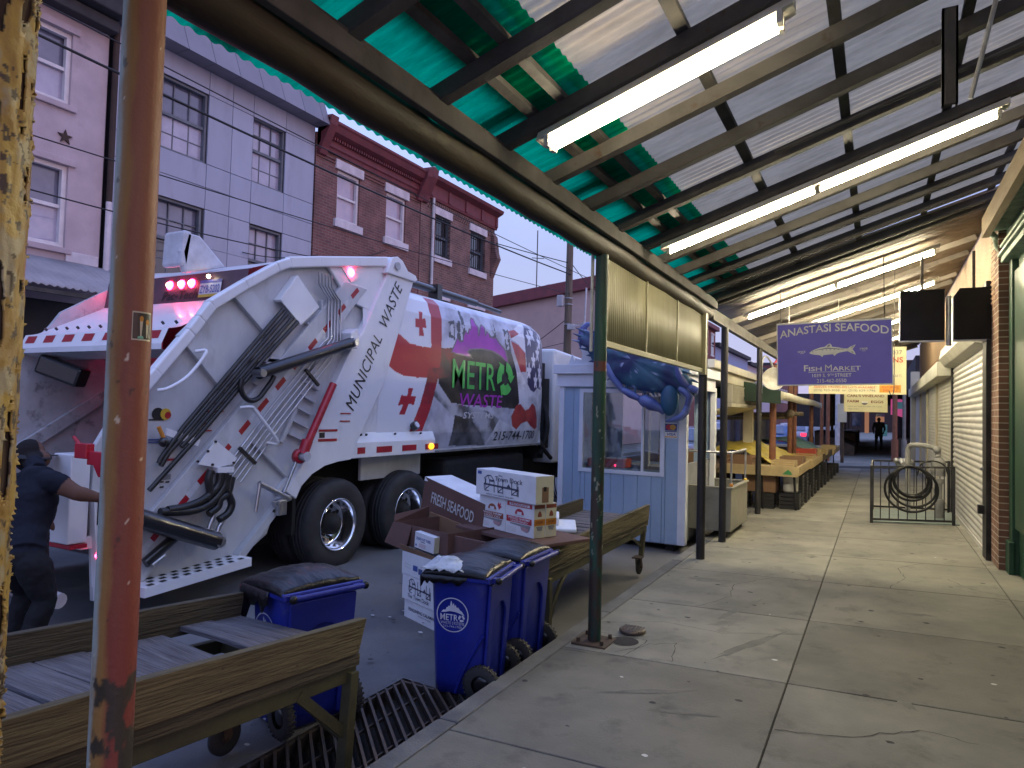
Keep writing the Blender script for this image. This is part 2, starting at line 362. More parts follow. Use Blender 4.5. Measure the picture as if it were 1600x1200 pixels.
for pts in ([(-1.62, 4.68), (-1.45, 4.95), (-1.30, 5.05), (-1.22, 4.66)], [(-1.98, 5.3), (-1.5, 5.55), (-1.05, 5.45), (-.5, 5.7)], [(.1, 7.62), (.25, 8.2), (.2, 8.7), (.45, 9.1)], [(.62, 8.3), (.80, 7.9), (1.05, 7.75)], [(-.48, 3.9), (-.1, 4.0), (.2, 4.25), (.45, 4.2)], [(-1.9, 8.9), (-1.5, 9.0), (-1.3, 9.1)], [(-1.4, 6.12), (-1.2, 6.6), (-1.25, 7.1), (-.95, 7.6)], [(-1.99, 4.55), (-1.55, 4.60), (-1.50, 5.02), (-1.99, 5.06)]):
    P = [Vector((a, b)) for a, b in pts]; Q = []
    for a, b in zip(P, P[1:]):
        for t in range(7): Q.append(a+(b-a)*t/7+Vector((random.uniform(-.014, .014), random.uniform(-.014, .014))))
    Q.append(P[-1])
    for a, b in zip(Q, Q[1:]):
        d_ = (b-a).normalized(); n_ = Vector((-d_.y, d_.x))*random.uniform(.0016, .0034)
        m.add([(q.x, q.y, zw(q.x)+.0025) for q in (a-n_, b-n_, b+n_, a+n_)], [(0, 1, 2, 3)])
m.build('pavement_cracks', kind='structure')
mat('stain', (0.095, 0.092, 0.08), rough=.7, c2=(0.14, 0.136, 0.115), ns=9)
m = MB().use('stain')           # dried spills and drag marks
for (x, y, a, b, rz_) in ((-1.2, 4.1, .30, .035, .5), (-.95, 3.9, .22, .03, .3), (.3, 5.2, .12, .05, 1), (.5, 5.6, .09, .03, .2), (.15, 4.6, .10, .04, 2), (.62, 4.9, .05, .03, 0), (-.8, 5.3, .5, .05, 1.15), (-1.05, 6.2, .45, .04, 1.3), (-.2, 8.4, .2, .06, .3), (.3, 6.7, .14, .04, .2), (-1.5, 7.2, .3, .1, .1), (-1.1, 9.6, .22, .09, .4), (-.7, 3.0, .25, .03, .6), (.1, 3.7, .1, .05, .4)):
    n = 22; m.add([(x+math.cos(rz_)*a*r_*math.cos(t_)-math.sin(rz_)*b*r_*math.sin(t_), y+math.sin(rz_)*a*r_*math.cos(t_)+math.cos(rz_)*b*r_*math.sin(t_), 0) for i in range(n) for t_, r_ in [(2*math.pi*i/n, random.uniform(.6, 1.15))]], [tuple(range(n))])
m.v = [(v[0], v[1], zw(v[0])+.002) for v in m.v]
m.build('pavement_stains', kind='structure')
m = MB()
for k in range(120):
    x = random.uniform(-4.6, -2.95); y = random.uniform(2.6, 8.5); r = random.uniform(0.004, 0.018); m.use('litter_white' if k % 3 == 0 else 'gum'); n = 6; a0 = random.random()*6
    m.add([(x+r*math.cos(a0+2*math.pi*i/n)*1.5, y+r*math.sin(a0+2*math.pi*i/n), -0.115) for i in range(n)], [tuple(range(n))])
m.build('road_grit', kind='stuff', label='pale grit and scraps scattered on the dark asphalt')

# ------------------------------------------------------------------ canopy
def zr(x, base): return base + 0.33*(x+1.84)
CAN = thing('market_canopy', 'sloping corrugated market canopy with green translucent eave over the sidewalk', 'canopy', (-1.84, 4.0, 2.9))
m = MB().use('beam_rust')
pts = [(-1.86+0.006*math.sin(i*1.3), -1.0+9.5*i/24, 2.955+0.005*math.sin(i*2.1)) for i in range(25)]
m.tube(pts, [0.085+0.004*math.sin(i*3.3) for i in range(25)], 20); m.build('beam', CAN)
m = MB().use('steel_dark'); m.box(-1.775, -1.735, -1, 8.5, 2.99, 3.095); m.build('angle_iron', CAN, bevel=0.004)
rafters = [1.92-0.6*k for k in (4, 3, 2, 1)] + [1.92, 2.52, 3.12, 3.72, 4.32, 4.92, 5.58, 6.13, 6.70, 7.25, 7.85, 8.42]
for y in rafters:
    m = MB().use('steel_dark')
    for (a, b, c, d) in ((-.034, .034, 0, .010), (-.034, -.024, .010, .085), (.024, .034, .010, .085)):     # upturned channel
        m.hexa([(-2.0, y+a, zr(-2.0, 3.04+c)), (1.08, y+a, zr(1.08, 3.04+c)), (1.08, y+b, zr(1.08, 3.04+c)), (-2.0, y+b, zr(-2.0, 3.04+c))],
               [(-2.0, y+a, zr(-2.0, 3.04+d)), (1.08, y+a, zr(1.08, 3.04+d)), (1.08, y+b, zr(1.08, 3.04+d)), (-2.0, y+b, zr(-2.0, 3.04+d))])
    m.build('rafter', CAN, bevel=0.002)
for i, x in enumerate((-1.58, -1.42, -0.81, -0.20, 0.41, 1.0)):
    m = MB().use('steel_pale' if i < 2 else 'steel_dark'); w = 0.022 if i < 2 else 0.028
    m.hexa([(x-w, -1, zr(x-w, 3.128)), (x+w, -1, zr(x+w, 3.128)), (x+w, 8.5, zr(x+w, 3.128)), (x-w, 8.5, zr(x-w, 3.128))],
           [(x-w, -1, zr(x-w, 3.158)), (x+w, -1, zr(x+w, 3.158)), (x+w, 8.5, zr(x+w, 3.158)), (x-w, 8.5, zr(x-w, 3.158))])
    m.build('purlin', CAN)
def corr(x0, x1, y0, y1, base, amp=0.006, pitch=0.068, nx=2, per=8, wob=0.0):
    m = MB(); n = max(2, int((y1-y0)/pitch*per))
    m.grid(n, nx, lambda u, v: ((x0+(x1-x0)*v), y0+(y1-y0)*u, zr(x0+(x1-x0)*v, base)+amp*math.sin(2*math.pi*(y0+(y1-y0)*u)/pitch)+wob*math.sin(3*u+5*v)), True)
    return m
m = corr(-2.215, -1.30, -1, 8.5, 3.178); m.mats = []; m.use('roof_green'); m.mi = [0]*len(m.f); m.build('green_sheet', CAN)
m = corr(-1.36, 1.14, -1, 8.5, 3.205, nx=4); m.use('roof_grey'); m.mi = [0]*len(m.f); m.build('grey_sheet', CAN)
m = MB().use('cover_dark')   # opaque sheets and laths lying on the green ones, seen as dark strips from below
m.add([(x, y, zr(x, 3.235)) for x, y in ((-1.70, -1), (-1.37, -1), (-1.37, 8.5), (-1.70, 8.5))], [(0, 1, 2, 3)])
for y0, y1 in ((1.60, 1.80), (2.98, 3.13), (4.18, 4.34), (4.66, 4.72), (5.28, 5.42), (5.9, 5.98), (6.36, 6.5), (6.9, 6.98), (7.5, 7.62), (8.0, 8.08)):
    m.add([(x, y, zr(x, 3.225)) for x, y in ((-2.23, y0), (-1.68, y0), (-1.68, y1), (-2.23, y1))], [(0, 1, 2, 3)])
m.build('cover_sheet', CAN)
m = MB().use('steel_pale')
m.tube([(-0.62, 4.79, zr(-.62, 3.06)), (1.0, 4.83, zr(1.0, 3.06))], 0.012, 8); m.build('conduit', CAN)
m = MB().use('steel_dark')   # hanging brackets near the wall
m.box(0.275, 0.345, 4.02, 4.04, 3.30, 3.80); m.box(0.275, 0.285, 4.02, 4.07, 3.30, 3.80); m.box(0.335, 0.345, 4.02, 4.07, 3.30, 3.80); m.build('hanging_bracket', CAN)
m = MB().use('fixture_white'); m.tube([(0.51, 4.0, zr(.51, 3.05)), (0.40, 4.05, 3.32)], 0.011, 8); m.build('hanging_rod', CAN)

m = MB().use('pale_slit')   # pale strips under the sheet imitating sky light through gaps
for k in range(5):
    y = 4.50+k*.034
    m.add([(x, yy, zr(x, 3.192)) for x, yy in ((-.70, y-.006), (.85, y-.006), (.85, y+.006), (-.70, y+.006))], [(0, 1, 2, 3)])
m.build('sky_gap_strips', CAN)
C2 = thing('market_canopy', 'tan patched second canopy roof beyond the seafood sign', 'canopy', (-1.84, 15, 2.9))
m = corr(-2.0, 1.14, 8.36, 25.5, 3.15, amp=0.014, pitch=0.15, nx=3, per=6, wob=0.015); m.use('roof_tan'); m.mi = [0]*len(m.f); m.build('roof_sheet', C2, solid=0.02)
m = MB().use('steel_dark'); m.obox((-1.84, 8.6, 2.95), (-1.84, 25.4, 2.95), 0.07, 0.14); m.build('beam', C2)
for y in (8.62, 10.4, 11.3, 12.9, 13.6, 15.2, 17.0, 19, 21, 23, 25.3):
    m = MB().use('steel_dark' if y < 9 else 'roof_tan'); h = 0.1 if y > 9 else 0.15
    m.obox((-1.95, y, zr(-1.95, 3.11)), (1.08, y, zr(1.08, 3.11)), 0.06, h); m.build('rafter', C2)

# ------------------------------------------------------------------ posts
m = vcolmat('old_paint', rough=0.55, coat=0.0)
def bumpify(m, s, sc=60):
    t = m.node_tree; b = t.nodes['Principled BSDF']; tx = N(t, 'ShaderNodeTexCoord'); nb = N(t, 'ShaderNodeTexNoise'); nb.inputs['Scale'].default_value = sc; nb.inputs['Detail'].default_value = 6
    t.links.new(tx.outputs['Object'], nb.inputs[0]); bp = N(t, 'ShaderNodeBump'); bp.inputs['Strength'].default_value = s; bp.inputs['Distance'].default_value = 0.01
    t.links.new(nb.outputs['Fac'], bp.inputs['Height']); t.links.new(bp.outputs[0], b.inputs['Normal'])
bumpify(m, 0.25)
def painted_post(name, label, cx, cy, r, z0, z1, fn, nseg=72, nz=420, lean=(0, 0), plate=True):
    t = thing(name, label, 'post', (cx, cy, z0), 'round steel posts holding up the canopy beam')
    mb = MB().use('old_paint')
    def P(u, v):
        a = 2*math.pi*u; z = z0+(z1-z0)*v; rr = r*(1+0.004*NZ.noise((math.cos(a), math.sin(a), z*3)))
        return (cx+lean[0]*v+rr*math.cos(a), cy+lean[1]*v+rr*math.sin(a), z)
    mb.grid(nseg, nz, P); o = mb.build('shaft', t); paint(o, lambda c: fn(math.atan2(c.y-lean[1]*c.z/(z1-z0), c.x-lean[0]*c.z/(z1-z0)), c.z, c))
    if plate:
        mb = MB().use('rust_plate'); mb.box(cx-.13, cx+.13, cy-.13, cy+.13, z0, z0+.016); mb.build('base_plate', t, bevel=0.003)
        for sx in (-1, 1):
            for sy in (-1, 1):
                mb = MB().use('rust_plate'); mb.cyl((cx+sx*.09, cy+sy*.09, z0+.016), (cx+sx*.09, cy+sy*.09, z0+.045), 0.015, 6); mb.build('bolt', t)
    return t
def orange_fn(a, z, c):
    top = (0.215, 0.088, 0.042); red = (0.18, 0.038, 0.026); yel = (0.26, 0.15, 0.045); pale = (0.32, 0.38, 0.36); dark = (0.035, 0.03, 0.02); cyan = (0.30, 0.50, 0.50)
    n = fbm((c.x*6, c.y*6, z*1.3), 1.6); k = lerp(red, top, (z-1.0)/1.6 + n*0.22)
    # the side turned to the street is weathered yellow, then pale (a: angle; street side is around pi)
    side = math.cos(a+1.85)
    n2 = fbm((c.x*14, c.y*14, z*2.5), 2.0)
    k = lerp(k, yel, (side-0.45+n2*0.16)*3.5)
    k = lerp(k, pale, (side-0.90+n2*0.07)*10)
    n3 = fbm((c.x*9+3, c.y*9, z*4), 2.0)
    if z < 0.95: k = lerp(k, dark, (n3-0.06+0.25*max(0, math.cos(a-0.35)))*9 * (1 if z < 0.8 else 0.6))
    if z < 0.62 and side > 0.35: k = lerp(k, cyan, (fbm((c.x*8, c.y*8, z*5+4), 1.7)+0.12)*9)
    n4 = fbm((c.x*20, c.y*20, z*14), 1.5)
    if n4 > 0.86: k = lerp(k, (0.62, 0.58, 0.45), 0.8)
    elif n4 < -0.84: k = lerp(k, dark, 0.7)
    return k
def green_fn(a, z, c):
    g = (0.008, 0.035, 0.028); lg = (0.013, 0.06, 0.035); brown = (0.035, 0.024, 0.016); pale = (0.28, 0.28, 0.21)
    n = fbm((c.x*8, c.y*8, z*1.5), 1.7)
    k = lerp(g, lg, 0.5+n); t = max(0, min(1, (1.45-z)/0.5))
    k = lerp(k, brown, (fbm((c.x*20, c.y*20, z*4), 1.6)+0.25)*3*t)
    n4 = fbm((c.x*26, c.y*26, z*9), 1.4)
    if n4 > 0.62 and 0.6 < z < 1.75: k = lerp(k, pale, 0.85)
    if 2.0 < z < 2.08 and n > -0.1: k = lerp(k, (0.14, 0.03, 0.02), 0.8)
    return k
painted_post('canopy_post', 'thick rusty orange and red canopy post beside the wooden cart, with a small sticker', -1.86, 1.185, 0.055, 0.0, 2.88, orange_fn)
painted_post('canopy_post', 'green flaking canopy post on a bolted rust plate in front of the blue booth', -1.84, 4.82, 0.048, 0.004, 2.88, green_fn, nseg=40, nz=300)
def black_fn(a, z, c):
    k = lerp((0.008, 0.0075, 0.009), (0.02, 0.018, 0.02), 0.5+fbm((c.x*8, c.y*8, z*2), 2)); return k
for (y, lb) in ((8.23, 'black canopy post at the right corner of the blue booth'), (9.50, 'black canopy post in front of the grey metal tub'), (12.58, 'thin black canopy post between the metal tub and the produce stall')):
    painted_post('canopy_post', lb, -1.84, y, 0.05 if y < 9 else 0.047, 0.005, 2.9, black_fn, nseg=24, nz=40, plate=False)

# small sticker on the orange post
mat('sticker_black', (0.02, 0.02, 0.02), rough=0.4); mat('sticker_cream', (0.55, 0.52, 0.38), rough=0.5); mat('sticker_amber', (0.55, 0.25, 0.03), rough=0.5); mat('sticker_mint', (0.2, 0.5, 0.35), rough=0.5)
st = MB()
def cyl_pt(a, z, dr): return (-1.86+(0.0555+dr)*math.cos(a), 1.185+(0.0555+dr)*math.sin(a), z)
SA = math.atan2(-1.185, 1.86)+0.12
def patch(mt, a0, a1, z0, z1, dr, sk=0.0):
    st.use(mt); st.grid(8, 2, lambda u, v: cyl_pt(SA+a0+(a1-a0)*u, z0+(z1-z0)*v+sk*u, dr))
patch('sticker_cream', -0.05, 0.98, 1.865, 1.945, 0.0008, 0.0); patch('sticker_black', -0.01, 0.94, 1.869, 1.941, 0.0014, 0.0)
for a, h in ((0.36, 0.05), (0.68, 0.042)):
    st.use('sticker_cream'); st.add([cyl_pt(SA+a-.03, 1.873, .002), cyl_pt(SA+a+.03, 1.873, .002), cyl_pt(SA+a+.09, 1.873+h, .002), cyl_pt(SA+a-.07, 1.873+h, .002)], [(0, 1, 2, 3)])
    st.use('sticker_amber'); st.add([cyl_pt(SA+a+0.10*math.cos(q)+.01, 1.875+h+0.008*math.sin(q), .0025) for q in [i*math.pi/5 for i in range(10)]], [tuple(range(10))])
st.use('sticker_mint'); st.add([cyl_pt(SA+.2, 1.870, .003), cyl_pt(SA+.5, 1.870, .003), cyl_pt(SA+.45, 1.878, .003), cyl_pt(SA+.22, 1.876, .003)], [(0, 1, 2, 3)])
st.build('sticker', cat='sticker', label='small black sticker with two torch shapes on the orange post')

# peeling yellow post at the frame's edge
mat('old_wood', (0.075, 0.05, 0.03), rough=0.9, c2=(0.035, 0.026, 0.018), ns=10, st=(6, 6, 0.6), bump=0.5, bs=20)
m = vcolmat('peeling_yellow', rough=0.5, coat=0.0); bumpify(m, 0.5, 35)
YP = thing('wooden_post', 'thick post with curling flakes of peeling yellow paint', 'post', (-1.823, 0.782, 0.0))
PX, PY, PR = -1.823, 0.782, 0.098
m = MB().use('old_wood'); m.grid(64, 300, lambda u, v: (PX+(PR-.006)*math.cos(2*math.pi*u), PY+(PR-.006)*math.sin(2*math.pi*u), 2.9*v+0.0)); m.build('core', YP)
m = MB().use('peeling_yellow'); nu, nv = 150, 900
def fld(u, v):
    a = 2*math.pi*u; z = 2.9*v; p = (math.cos(a)*1.6, math.sin(a)*1.6, z*3.0)
    return 0.24+fbm(p, 1.3, 6)+0.35*fbm((math.cos(a)*3, math.sin(a)*3, z*1.1+9), 1.0, 3)
F = [[fld(i/nu, j/nv) for i in range(nu)] for j in range(nv+1)]
vs = []
for j in range(nv+1):
    for i in range(nu):
        f = F[j][i]; a = 2*math.pi*i/nu; z = 2.9*j/nv
        curl = 0.016*math.exp(-(max(f, 0)/0.05)**2)*(0.4+0.6*abs(NZ.noise((i*.11, j*.03, 2)))) + 0.004*NZ.noise((math.cos(a)*5, math.sin(a)*5, z*14))
        vs.append((PX+(PR+curl)*math.cos(a), PY+(PR+curl)*math.sin(a), z))
fs = []
for j in range(nv):
    for i in range(nu):
        k = (i+1) % nu
        if F[j][i] > 0 and F[j][k] > 0 and F[j+1][i] > 0 and F[j+1][k] > 0: fs.append((j*nu+i, j*nu+k, (j+1)*nu+k, (j+1)*nu+i))
m.add(vs, fs, True); o = m.build('paint_layer', YP, solid=0.004)
def yfn(c):
    n = fbm((c.x*9, c.y*9, c.z*3), 2.0); k = lerp((0.36, 0.26, 0.055), (0.24, 0.15, 0.03), 0.5+n)
    k = lerp(k, (0.30, 0.27, 0.16), (fbm((c.x*16, c.y*16, c.z*9), 1.5)-0.05)*3)
    if fbm((c.x*40, c.y*40, c.z*22), 1.2) > 0.42: k = (0.05, 0.035, 0.02)
    return k
paint(o, yfn)

# ------------------------------------------------------------------ fluorescent lights
def fixture(y, x0, x1, tubes, label, glow='tube_light'):
    t = thing('fluorescent_light', label, 'light', ((x0+x1)/2, y, zr((x0+x1)/2, 3.0)), 'fluorescent tube lights under the canopy')
    b = 2.945
    m = MB().use('fixture_white'); m.hexa([(x0-.05, y-.055, zr(x0-.05, b+.035)), (x1+.05, y-.055, zr(x1+.05, b+.035)), (x1+.05, y+.055, zr(x1+.05, b+.035)), (x0-.05, y+.055, zr(x0-.05, b+.035))],
        [(x0-.05, y-.03, zr(x0-.05, b+.085)), (x1+.05, y-.03, zr(x1+.05, b+.085)), (x1+.05, y+.03, zr(x1+.05, b+.085)), (x0-.05, y+.03, zr(x0-.05, b+.085))]); m.build('housing', t)
    n = 2 if x1-x0 > 1.6 else 1
    for k in range(n):
        a = x0+(x1-x0)*k/n+0.02; c = x0+(x1-x0)*(k+1)/n-0.02
        for dy in tubes:
            m = MB().use(glow); m.cyl((a, y+dy, zr(a, b)), (c, y+dy, zr(c, b)), 0.015, 12); m.build('tube', t)
            for q in (a-.012, c+.012):
                m = MB().use('fixture_white'); m.box(q-.012, q+.012, y+dy-.02, y+dy+.02, zr(q, b)-.02, zr(q, b)+.04); m.build('lamp_holder', t)
    return t
fixture(3.135, -1.50, -0.38, (-.035, .035), 'twin tube light fixture nearest the street, its two tubes blown out white', 'tube_light_dim')
fixture(5.58, -1.55, 0.72, (0.0,), 'long single tube light with two tubes end to end in the middle of the canopy', 'tube_light_mid')
fixture(9.70, -1.58, 0.60, (-.03, .03), 'long tube light just before the seafood sign')
fixture(12.2, -1.40, 0.75, (0.0,), 'tube light behind the top of the seafood sign and black box')
fixture(19.0, -1.20, 0.85, (0.0,), 'extra tube light added deep under the tan canopy past the signs')  # fixture added to brighten the far sidewalk
fixture(15.6, -1.20, 0.85, (0.0,), 'extra tube light added in the tan canopy between the cream and the farm eggs signs')  # another fixture added for more light on the far stretch

# ridged cream panel hanging below the beam
mat('cream_panel', (0.33, 0.31, 0.185), rough=0.6, c2=(0.26, 0.24, 0.14), ns=2.5, c3=(0.16, 0.14, 0.09), ns3=5, lo3=0.66, hi3=0.85, st=(1, 1, 0.4), bump=0.08)
PN = thing('wind_panel', 'cream ridged wind panel hung between two posts below the beam', 'panel', (-1.84, 6.6, 2.2))
for y0, y1 in ((4.90, 5.92), (5.95, 6.98), (7.01, 8.14)):
    m = MB().use('cream_panel'); n = int((y1-y0)/0.045)*6
    m.grid(n, 1, lambda u, v: (-1.845+0.007*abs(math.sin(math.pi*(y0+(y1-y0)*u)/0.045))**0.6, y0+(y1-y0)*u, 2.245+v*0.64)); m.build('sheet', PN, solid=0.004)
m = MB().use('cream_panel')
for y in (4.885, 5.935, 6.995, 8.16): m.box(-1.855, -1.825, y-.014, y+.014, 2.24, 2.89)
m.box(-1.86, -1.82, 4.87, 8.18, 2.195, 2.242); m.box(-1.87, -1.79, 8.12, 8.19, 2.17, 2.9); m.build('frame', PN, bevel=0.003)
m = MB().use('fixture_white'); m.box(-1.925, -1.90, 4.80, 4.825, 2.15, 2.93); m.build('downpipe', PN, bevel=0.01)

# ------------------------------------------------------------------ people
vcolmat('figure', rough=.8, coat=0, spec=.2); bumpify(MATS['figure'], .15, 40)
mat('cap_black', (.012, .012, .014), rough=.8)
def figure(label, base, J, R, colfn, fwd, cap=None, voxel=.009, fingers=True):
    """one continuous body: tapered limbs and torso merged into a single skin, then coloured by garment"""
    T = thing('person', label, 'person', base)
    m = MB().use('figure'); V = lambda k: Vector(J[k])
    def limb(keys, rads):
        P = []; Q = []
        for i in range(len(keys)-1):
            a, b = V(keys[i]), V(keys[i+1])
            for t in (0, .25, .5, .75):
                P.append(a+(b-a)*t); bul = 1+.10*math.sin(math.pi*min(1, t*1.6))*(1 if i < 2 else 0); Q.append((rads[i]+(rads[i+1]-rads[i])*t)*bul)
        P.append(V(keys[-1])); Q.append(rads[-1]); m.tube(P, Q, 14)
        for p, q in zip(keys, rads): m.sphere(V(p), q*1.02, 12)
    f = Vector(fwd).normalized(); s = Vector((f.y, -f.x, 0)); u = Vector((0, 0, 1))
    # torso as stacked ellipses
    rings = [('pelvis', .17, .125), ('belly', .155, .115), ('chest', .185, .13), ('upper', .165, .10), ('neck0', .075, .07), ('neck', .058, .058)]
    vs = []; fs = []; n = 20
    for k, (key, a, b) in enumerate(rings):
        c = V(key); ax = (V(rings[min(k+1, 5)][0])-V(rings[max(k-1, 0)][0])).normalized(); fr = (f-ax*f.dot(ax)).normalized(); sd = ax.cross(fr)
        for i in range(n): t = 2*math.pi*i/n; vs.append(c+sd*math.cos(t)*a*R+fr*math.sin(t)*b*R)
    for k in range(len(rings)-1):
        for i in range(n): fs.append((k*n+i, k*n+(i+1) % n, (k+1)*n+(i+1) % n, (k+1)*n+i))
    fs += [tuple(range(n))[::-1], tuple(range((len(rings)-1)*n, len(rings)*n))]; m.add(vs, fs, True)
    m.sphere(V('pelvis'), .15*R, 14, (1.05, .85, .8))
    for a in 'LR':
        limb(['sh'+a, 'el'+a, 'wr'+a], [.062*R, .047*R, .030*R]); limb(['hp'+a, 'kn'+a, 'an'+a], [.095*R, .066*R, .045*R])
        m.tube([V('upper'), V('sh'+a)], [.09*R, .066*R], 12); m.tube([V('an'+a), V('an'+a)+f*.09*R-u*.045*R, V('an'+a)+f*.20*R-u*.055*R], [.05*R, .045*R, .034*R], 12)
        w = V('wr'+a); d = (w-V('el'+a)).normalized(); pd = d.cross(u).normalized(); m.tube([w, w+d*.05*R, w+d*.09*R], [.027*R, .036*R, .034*R], 10)
        if fingers:
            for q, L in ((-1.5, .062), (-.5, .074), (.5, .070), (1.5, .054)):
                p0 = w+d*.085*R+pd*q*.016*R; m.tube([p0, p0+d*L*.5*R-u*.008, p0+d*L*.8*R-u*.03*R], [.0095*R, .009*R, .0085*R], 8)
            m.tube([w+d*.03*R-pd*.02*R, w+d*.06*R-pd*.045*R-u*.01, w+d*.085*R-pd*.045*R-u*.028*R], [.012*R, .011*R, .010*R], 8)
    h = V('head'); hd = (h-V('neck')).normalized(); m.sphere(h, .105*R, 18, (.78, .92, 1.08)); m.tube([V('neck'), h], [.056*R, .06*R], 12)
    hf = (f-hd*f.dot(hd)).normalized(); m.sphere(h+hf*.05*R-hd*.06*R, .062*R, 12); m.sphere(h+hf*.105*R-hd*.02*R, .016*R, 8)
    for t in (-1, 1): m.sphere(h+s*t*.083*R-hd*.01*R, .022*R, 8, (.5, .9, 1.2))
    tmp = m.build('tmp_body'); md = tmp.modifiers.new('remesh', 'REMESH'); md.mode = 'VOXEL'; md.voxel_size = voxel; sm = tmp.modifiers.new('smooth', 'SMOOTH'); sm.factor = .5; sm.iterations = 5
    dg = bpy.context.evaluated_depsgraph_get(); me = bpy.data.meshes.new_from_object(tmp.evaluated_get(dg)); bpy.data.objects.remove(tmp)
    o3 = Vector(base)
    nrm = [v.normal.copy() for v in me.vertices]
    for v in me.vertices:
        # cloth folds: small displacement along the normal away from bare skin
        w_ = colfn(v.co, J)[3]; v.co += nrm[v.index]*(w_*.009*NZ.noise(Vector((v.co.x*9, v.co.y*9, v.co.z*13)))+w_*.004*NZ.noise(v.co*30))
    cols = [colfn(v.co, J) for v in me.vertices]
    for v in me.vertices: v.co -= o3
    me.materials.clear(); me.materials.append(MATS['figure']); me.polygons.foreach_set('use_smooth', [True]*len(me.polygons)); me.polygons.foreach_set('material_index', [0]*len(me.polygons))
    a = me.color_attributes.new('print', 'FLOAT_COLOR', 'POINT'); buf = []
    for c in cols: buf += [c[0], c[1], c[2], 1.0]
    a.data.foreach_set('color', buf)
    o = bpy.data.objects.new('body', me); COL.objects.link(o); o.parent = T
    if cap:
        c = MB().use('cap_black')
        Rm = Matrix((s, hf, hd)).transposed()
        def cp(uu, vv):
            th = math.pi*.62*(1-vv); a_ = 2*math.pi*uu; r = .124*R; p = Vector((r*.88*math.sin(th)*math.cos(a_), r*.98*math.sin(th)*math.sin(a_), r*1.08*math.cos(th)+.004)); return h+Rm @ p
        c.grid(28, 10, cp); vis = [h+Rm @ Vector((x*.07*R, (.09+.075*math.sqrt(max(0, 1-x*x)))*R, .012)) for x in [-1+2*i/10 for i in range(11)]]+[h+Rm @ Vector((x*.085*R, .06*R, .02)) for x in [1-2*i/10 for i in range(11)]]
        c.add(vis, [tuple(range(22))]); c.build('cap', T, solid=.004)
    return T
K = dict(zip(('head', 'elR', 'neck', 'upper', 'belly', 'pelvis', 'shR', 'shL', 'hpL', 'hpR'), [(-5.648, 1.259), (-4.983, 1.033)]+[(-5.420, 1.168)]+[(-5.343, 1.098)]+[(-5.235, 0.765)]+[(-5.149, 0.618)]+[(-5.085, 1.116), (-5.664, 1.037)]+[(-5.254, 0.530), (-5.017, 0.561)]))
X_ = lambda k, y: (K[k][0], y, K[k][1])
J = {'head': X_('head', 2.86), 'neck': X_('neck', 2.80), 'neck0': (K['neck'][0], 2.77, K['neck'][1]-.03), 'upper': X_('upper', 2.76), 'chest': ((K['upper'][0]+K['belly'][0])/2, 2.72, (K['upper'][1]*.62+K['belly'][1]*.38)), 'belly': X_('belly', 2.66), 'pelvis': X_('pelvis', 2.60),
     'shR': X_('shR', 2.74), 'elR': (K['elR'][0], 2.84, K['elR'][1]), 'wrR': (-4.96, 3.00, K['elR'][1]-.05), 'shL': X_('shL', 2.74), 'elL': (K['shL'][0]-.10, 2.90, K['shL'][1]-.24), 'wrL': (K['shL'][0]+.0, 3.04, K['shL'][1]-.32),
     'hpL': X_('hpL', 2.60), 'hpR': X_('hpR', 2.60), 'knL': (K['hpL'][0]-.02, 2.70, .33), 'knR': (K['hpR'][0]+.05, 2.66, .33), 'anL': (K['hpL'][0]-.03, 2.58, -.07), 'anR': (K['hpR'][0]+.06, 2.50, -.07)}
def worker_col(p, J):
    skin = (.13, .07, .05); navy = (.008, .010, .018); black = (.010, .010, .012)
    if p.z > J['neck'][2]+.01 and abs(p.x-J['head'][0]) < .14: return ((.012, .010, .010) if p.y < J['head'][1]+.03 and p.z > J['head'][2]-.085 else skin)+(0,)
    for a in 'LR':
        e, s_ = Vector(J['el'+a]), Vector(J['sh'+a]); w = Vector(J['wr'+a]); t = (p-s_).dot(e-s_)/(e-s_).length_squared
        d = (p-(s_+(e-s_)*max(0, min(1, t)))).length; d2 = (p-(e+(w-e)*max(0, min(1.6, (p-e).dot(w-e)/(w-e).length_squared)))).length
        if (t > .42 and d < .09) or d2 < .07: return skin+(0,)
    if p.z < J['pelvis'][2]+.05: return black+(1,)
    return navy+(1,)
figure('person in navy shirt, black cap and dark trousers reaching for the truck controls', (J['pelvis'][0], 2.62, -.14), J, 1.13, worker_col, (.12, 1, 0), cap=True)
b = Vector((.02, 40.5, .07)); s_ = 1.0
J2 = {'head': (0, .03, 1.62), 'neck': (0, 0, 1.50), 'neck0': (0, 0, 1.46), 'upper': (0, 0, 1.40), 'chest': (0, 0, 1.27), 'belly': (0, 0, 1.10), 'pelvis': (0, 0, .95), 'shR': (.20, 0, 1.40), 'elR': (.27, -.03, 1.13), 'wrR': (.22, .10, .95), 'shL': (-.20, 0, 1.40), 'elL': (-.28, -.03, 1.13), 'wrL': (-.24, .1, .95), 'hpR': (.09, 0, .92), 'hpL': (-.09, 0, .92), 'knR': (.11, .08, .5), 'knL': (-.12, .02, .5), 'anR': (.12, .02, .08), 'anL': (-.13, -.14, .09)}
J2 = {k: tuple(Vector(v)+b) for k, v in J2.items()}
figure('person in dark clothes walking away down the far sidewalk', tuple(b), J2, 1.0, lambda p, J: ((.020, .022, .034) if p.z < J['pelvis'][2]+.02 else ((.035, .033, .036) if p.z < J['neck'][2] else (.06, .04, .03)))+(1,), (0, 1, 0), voxel=.014, fingers=False)

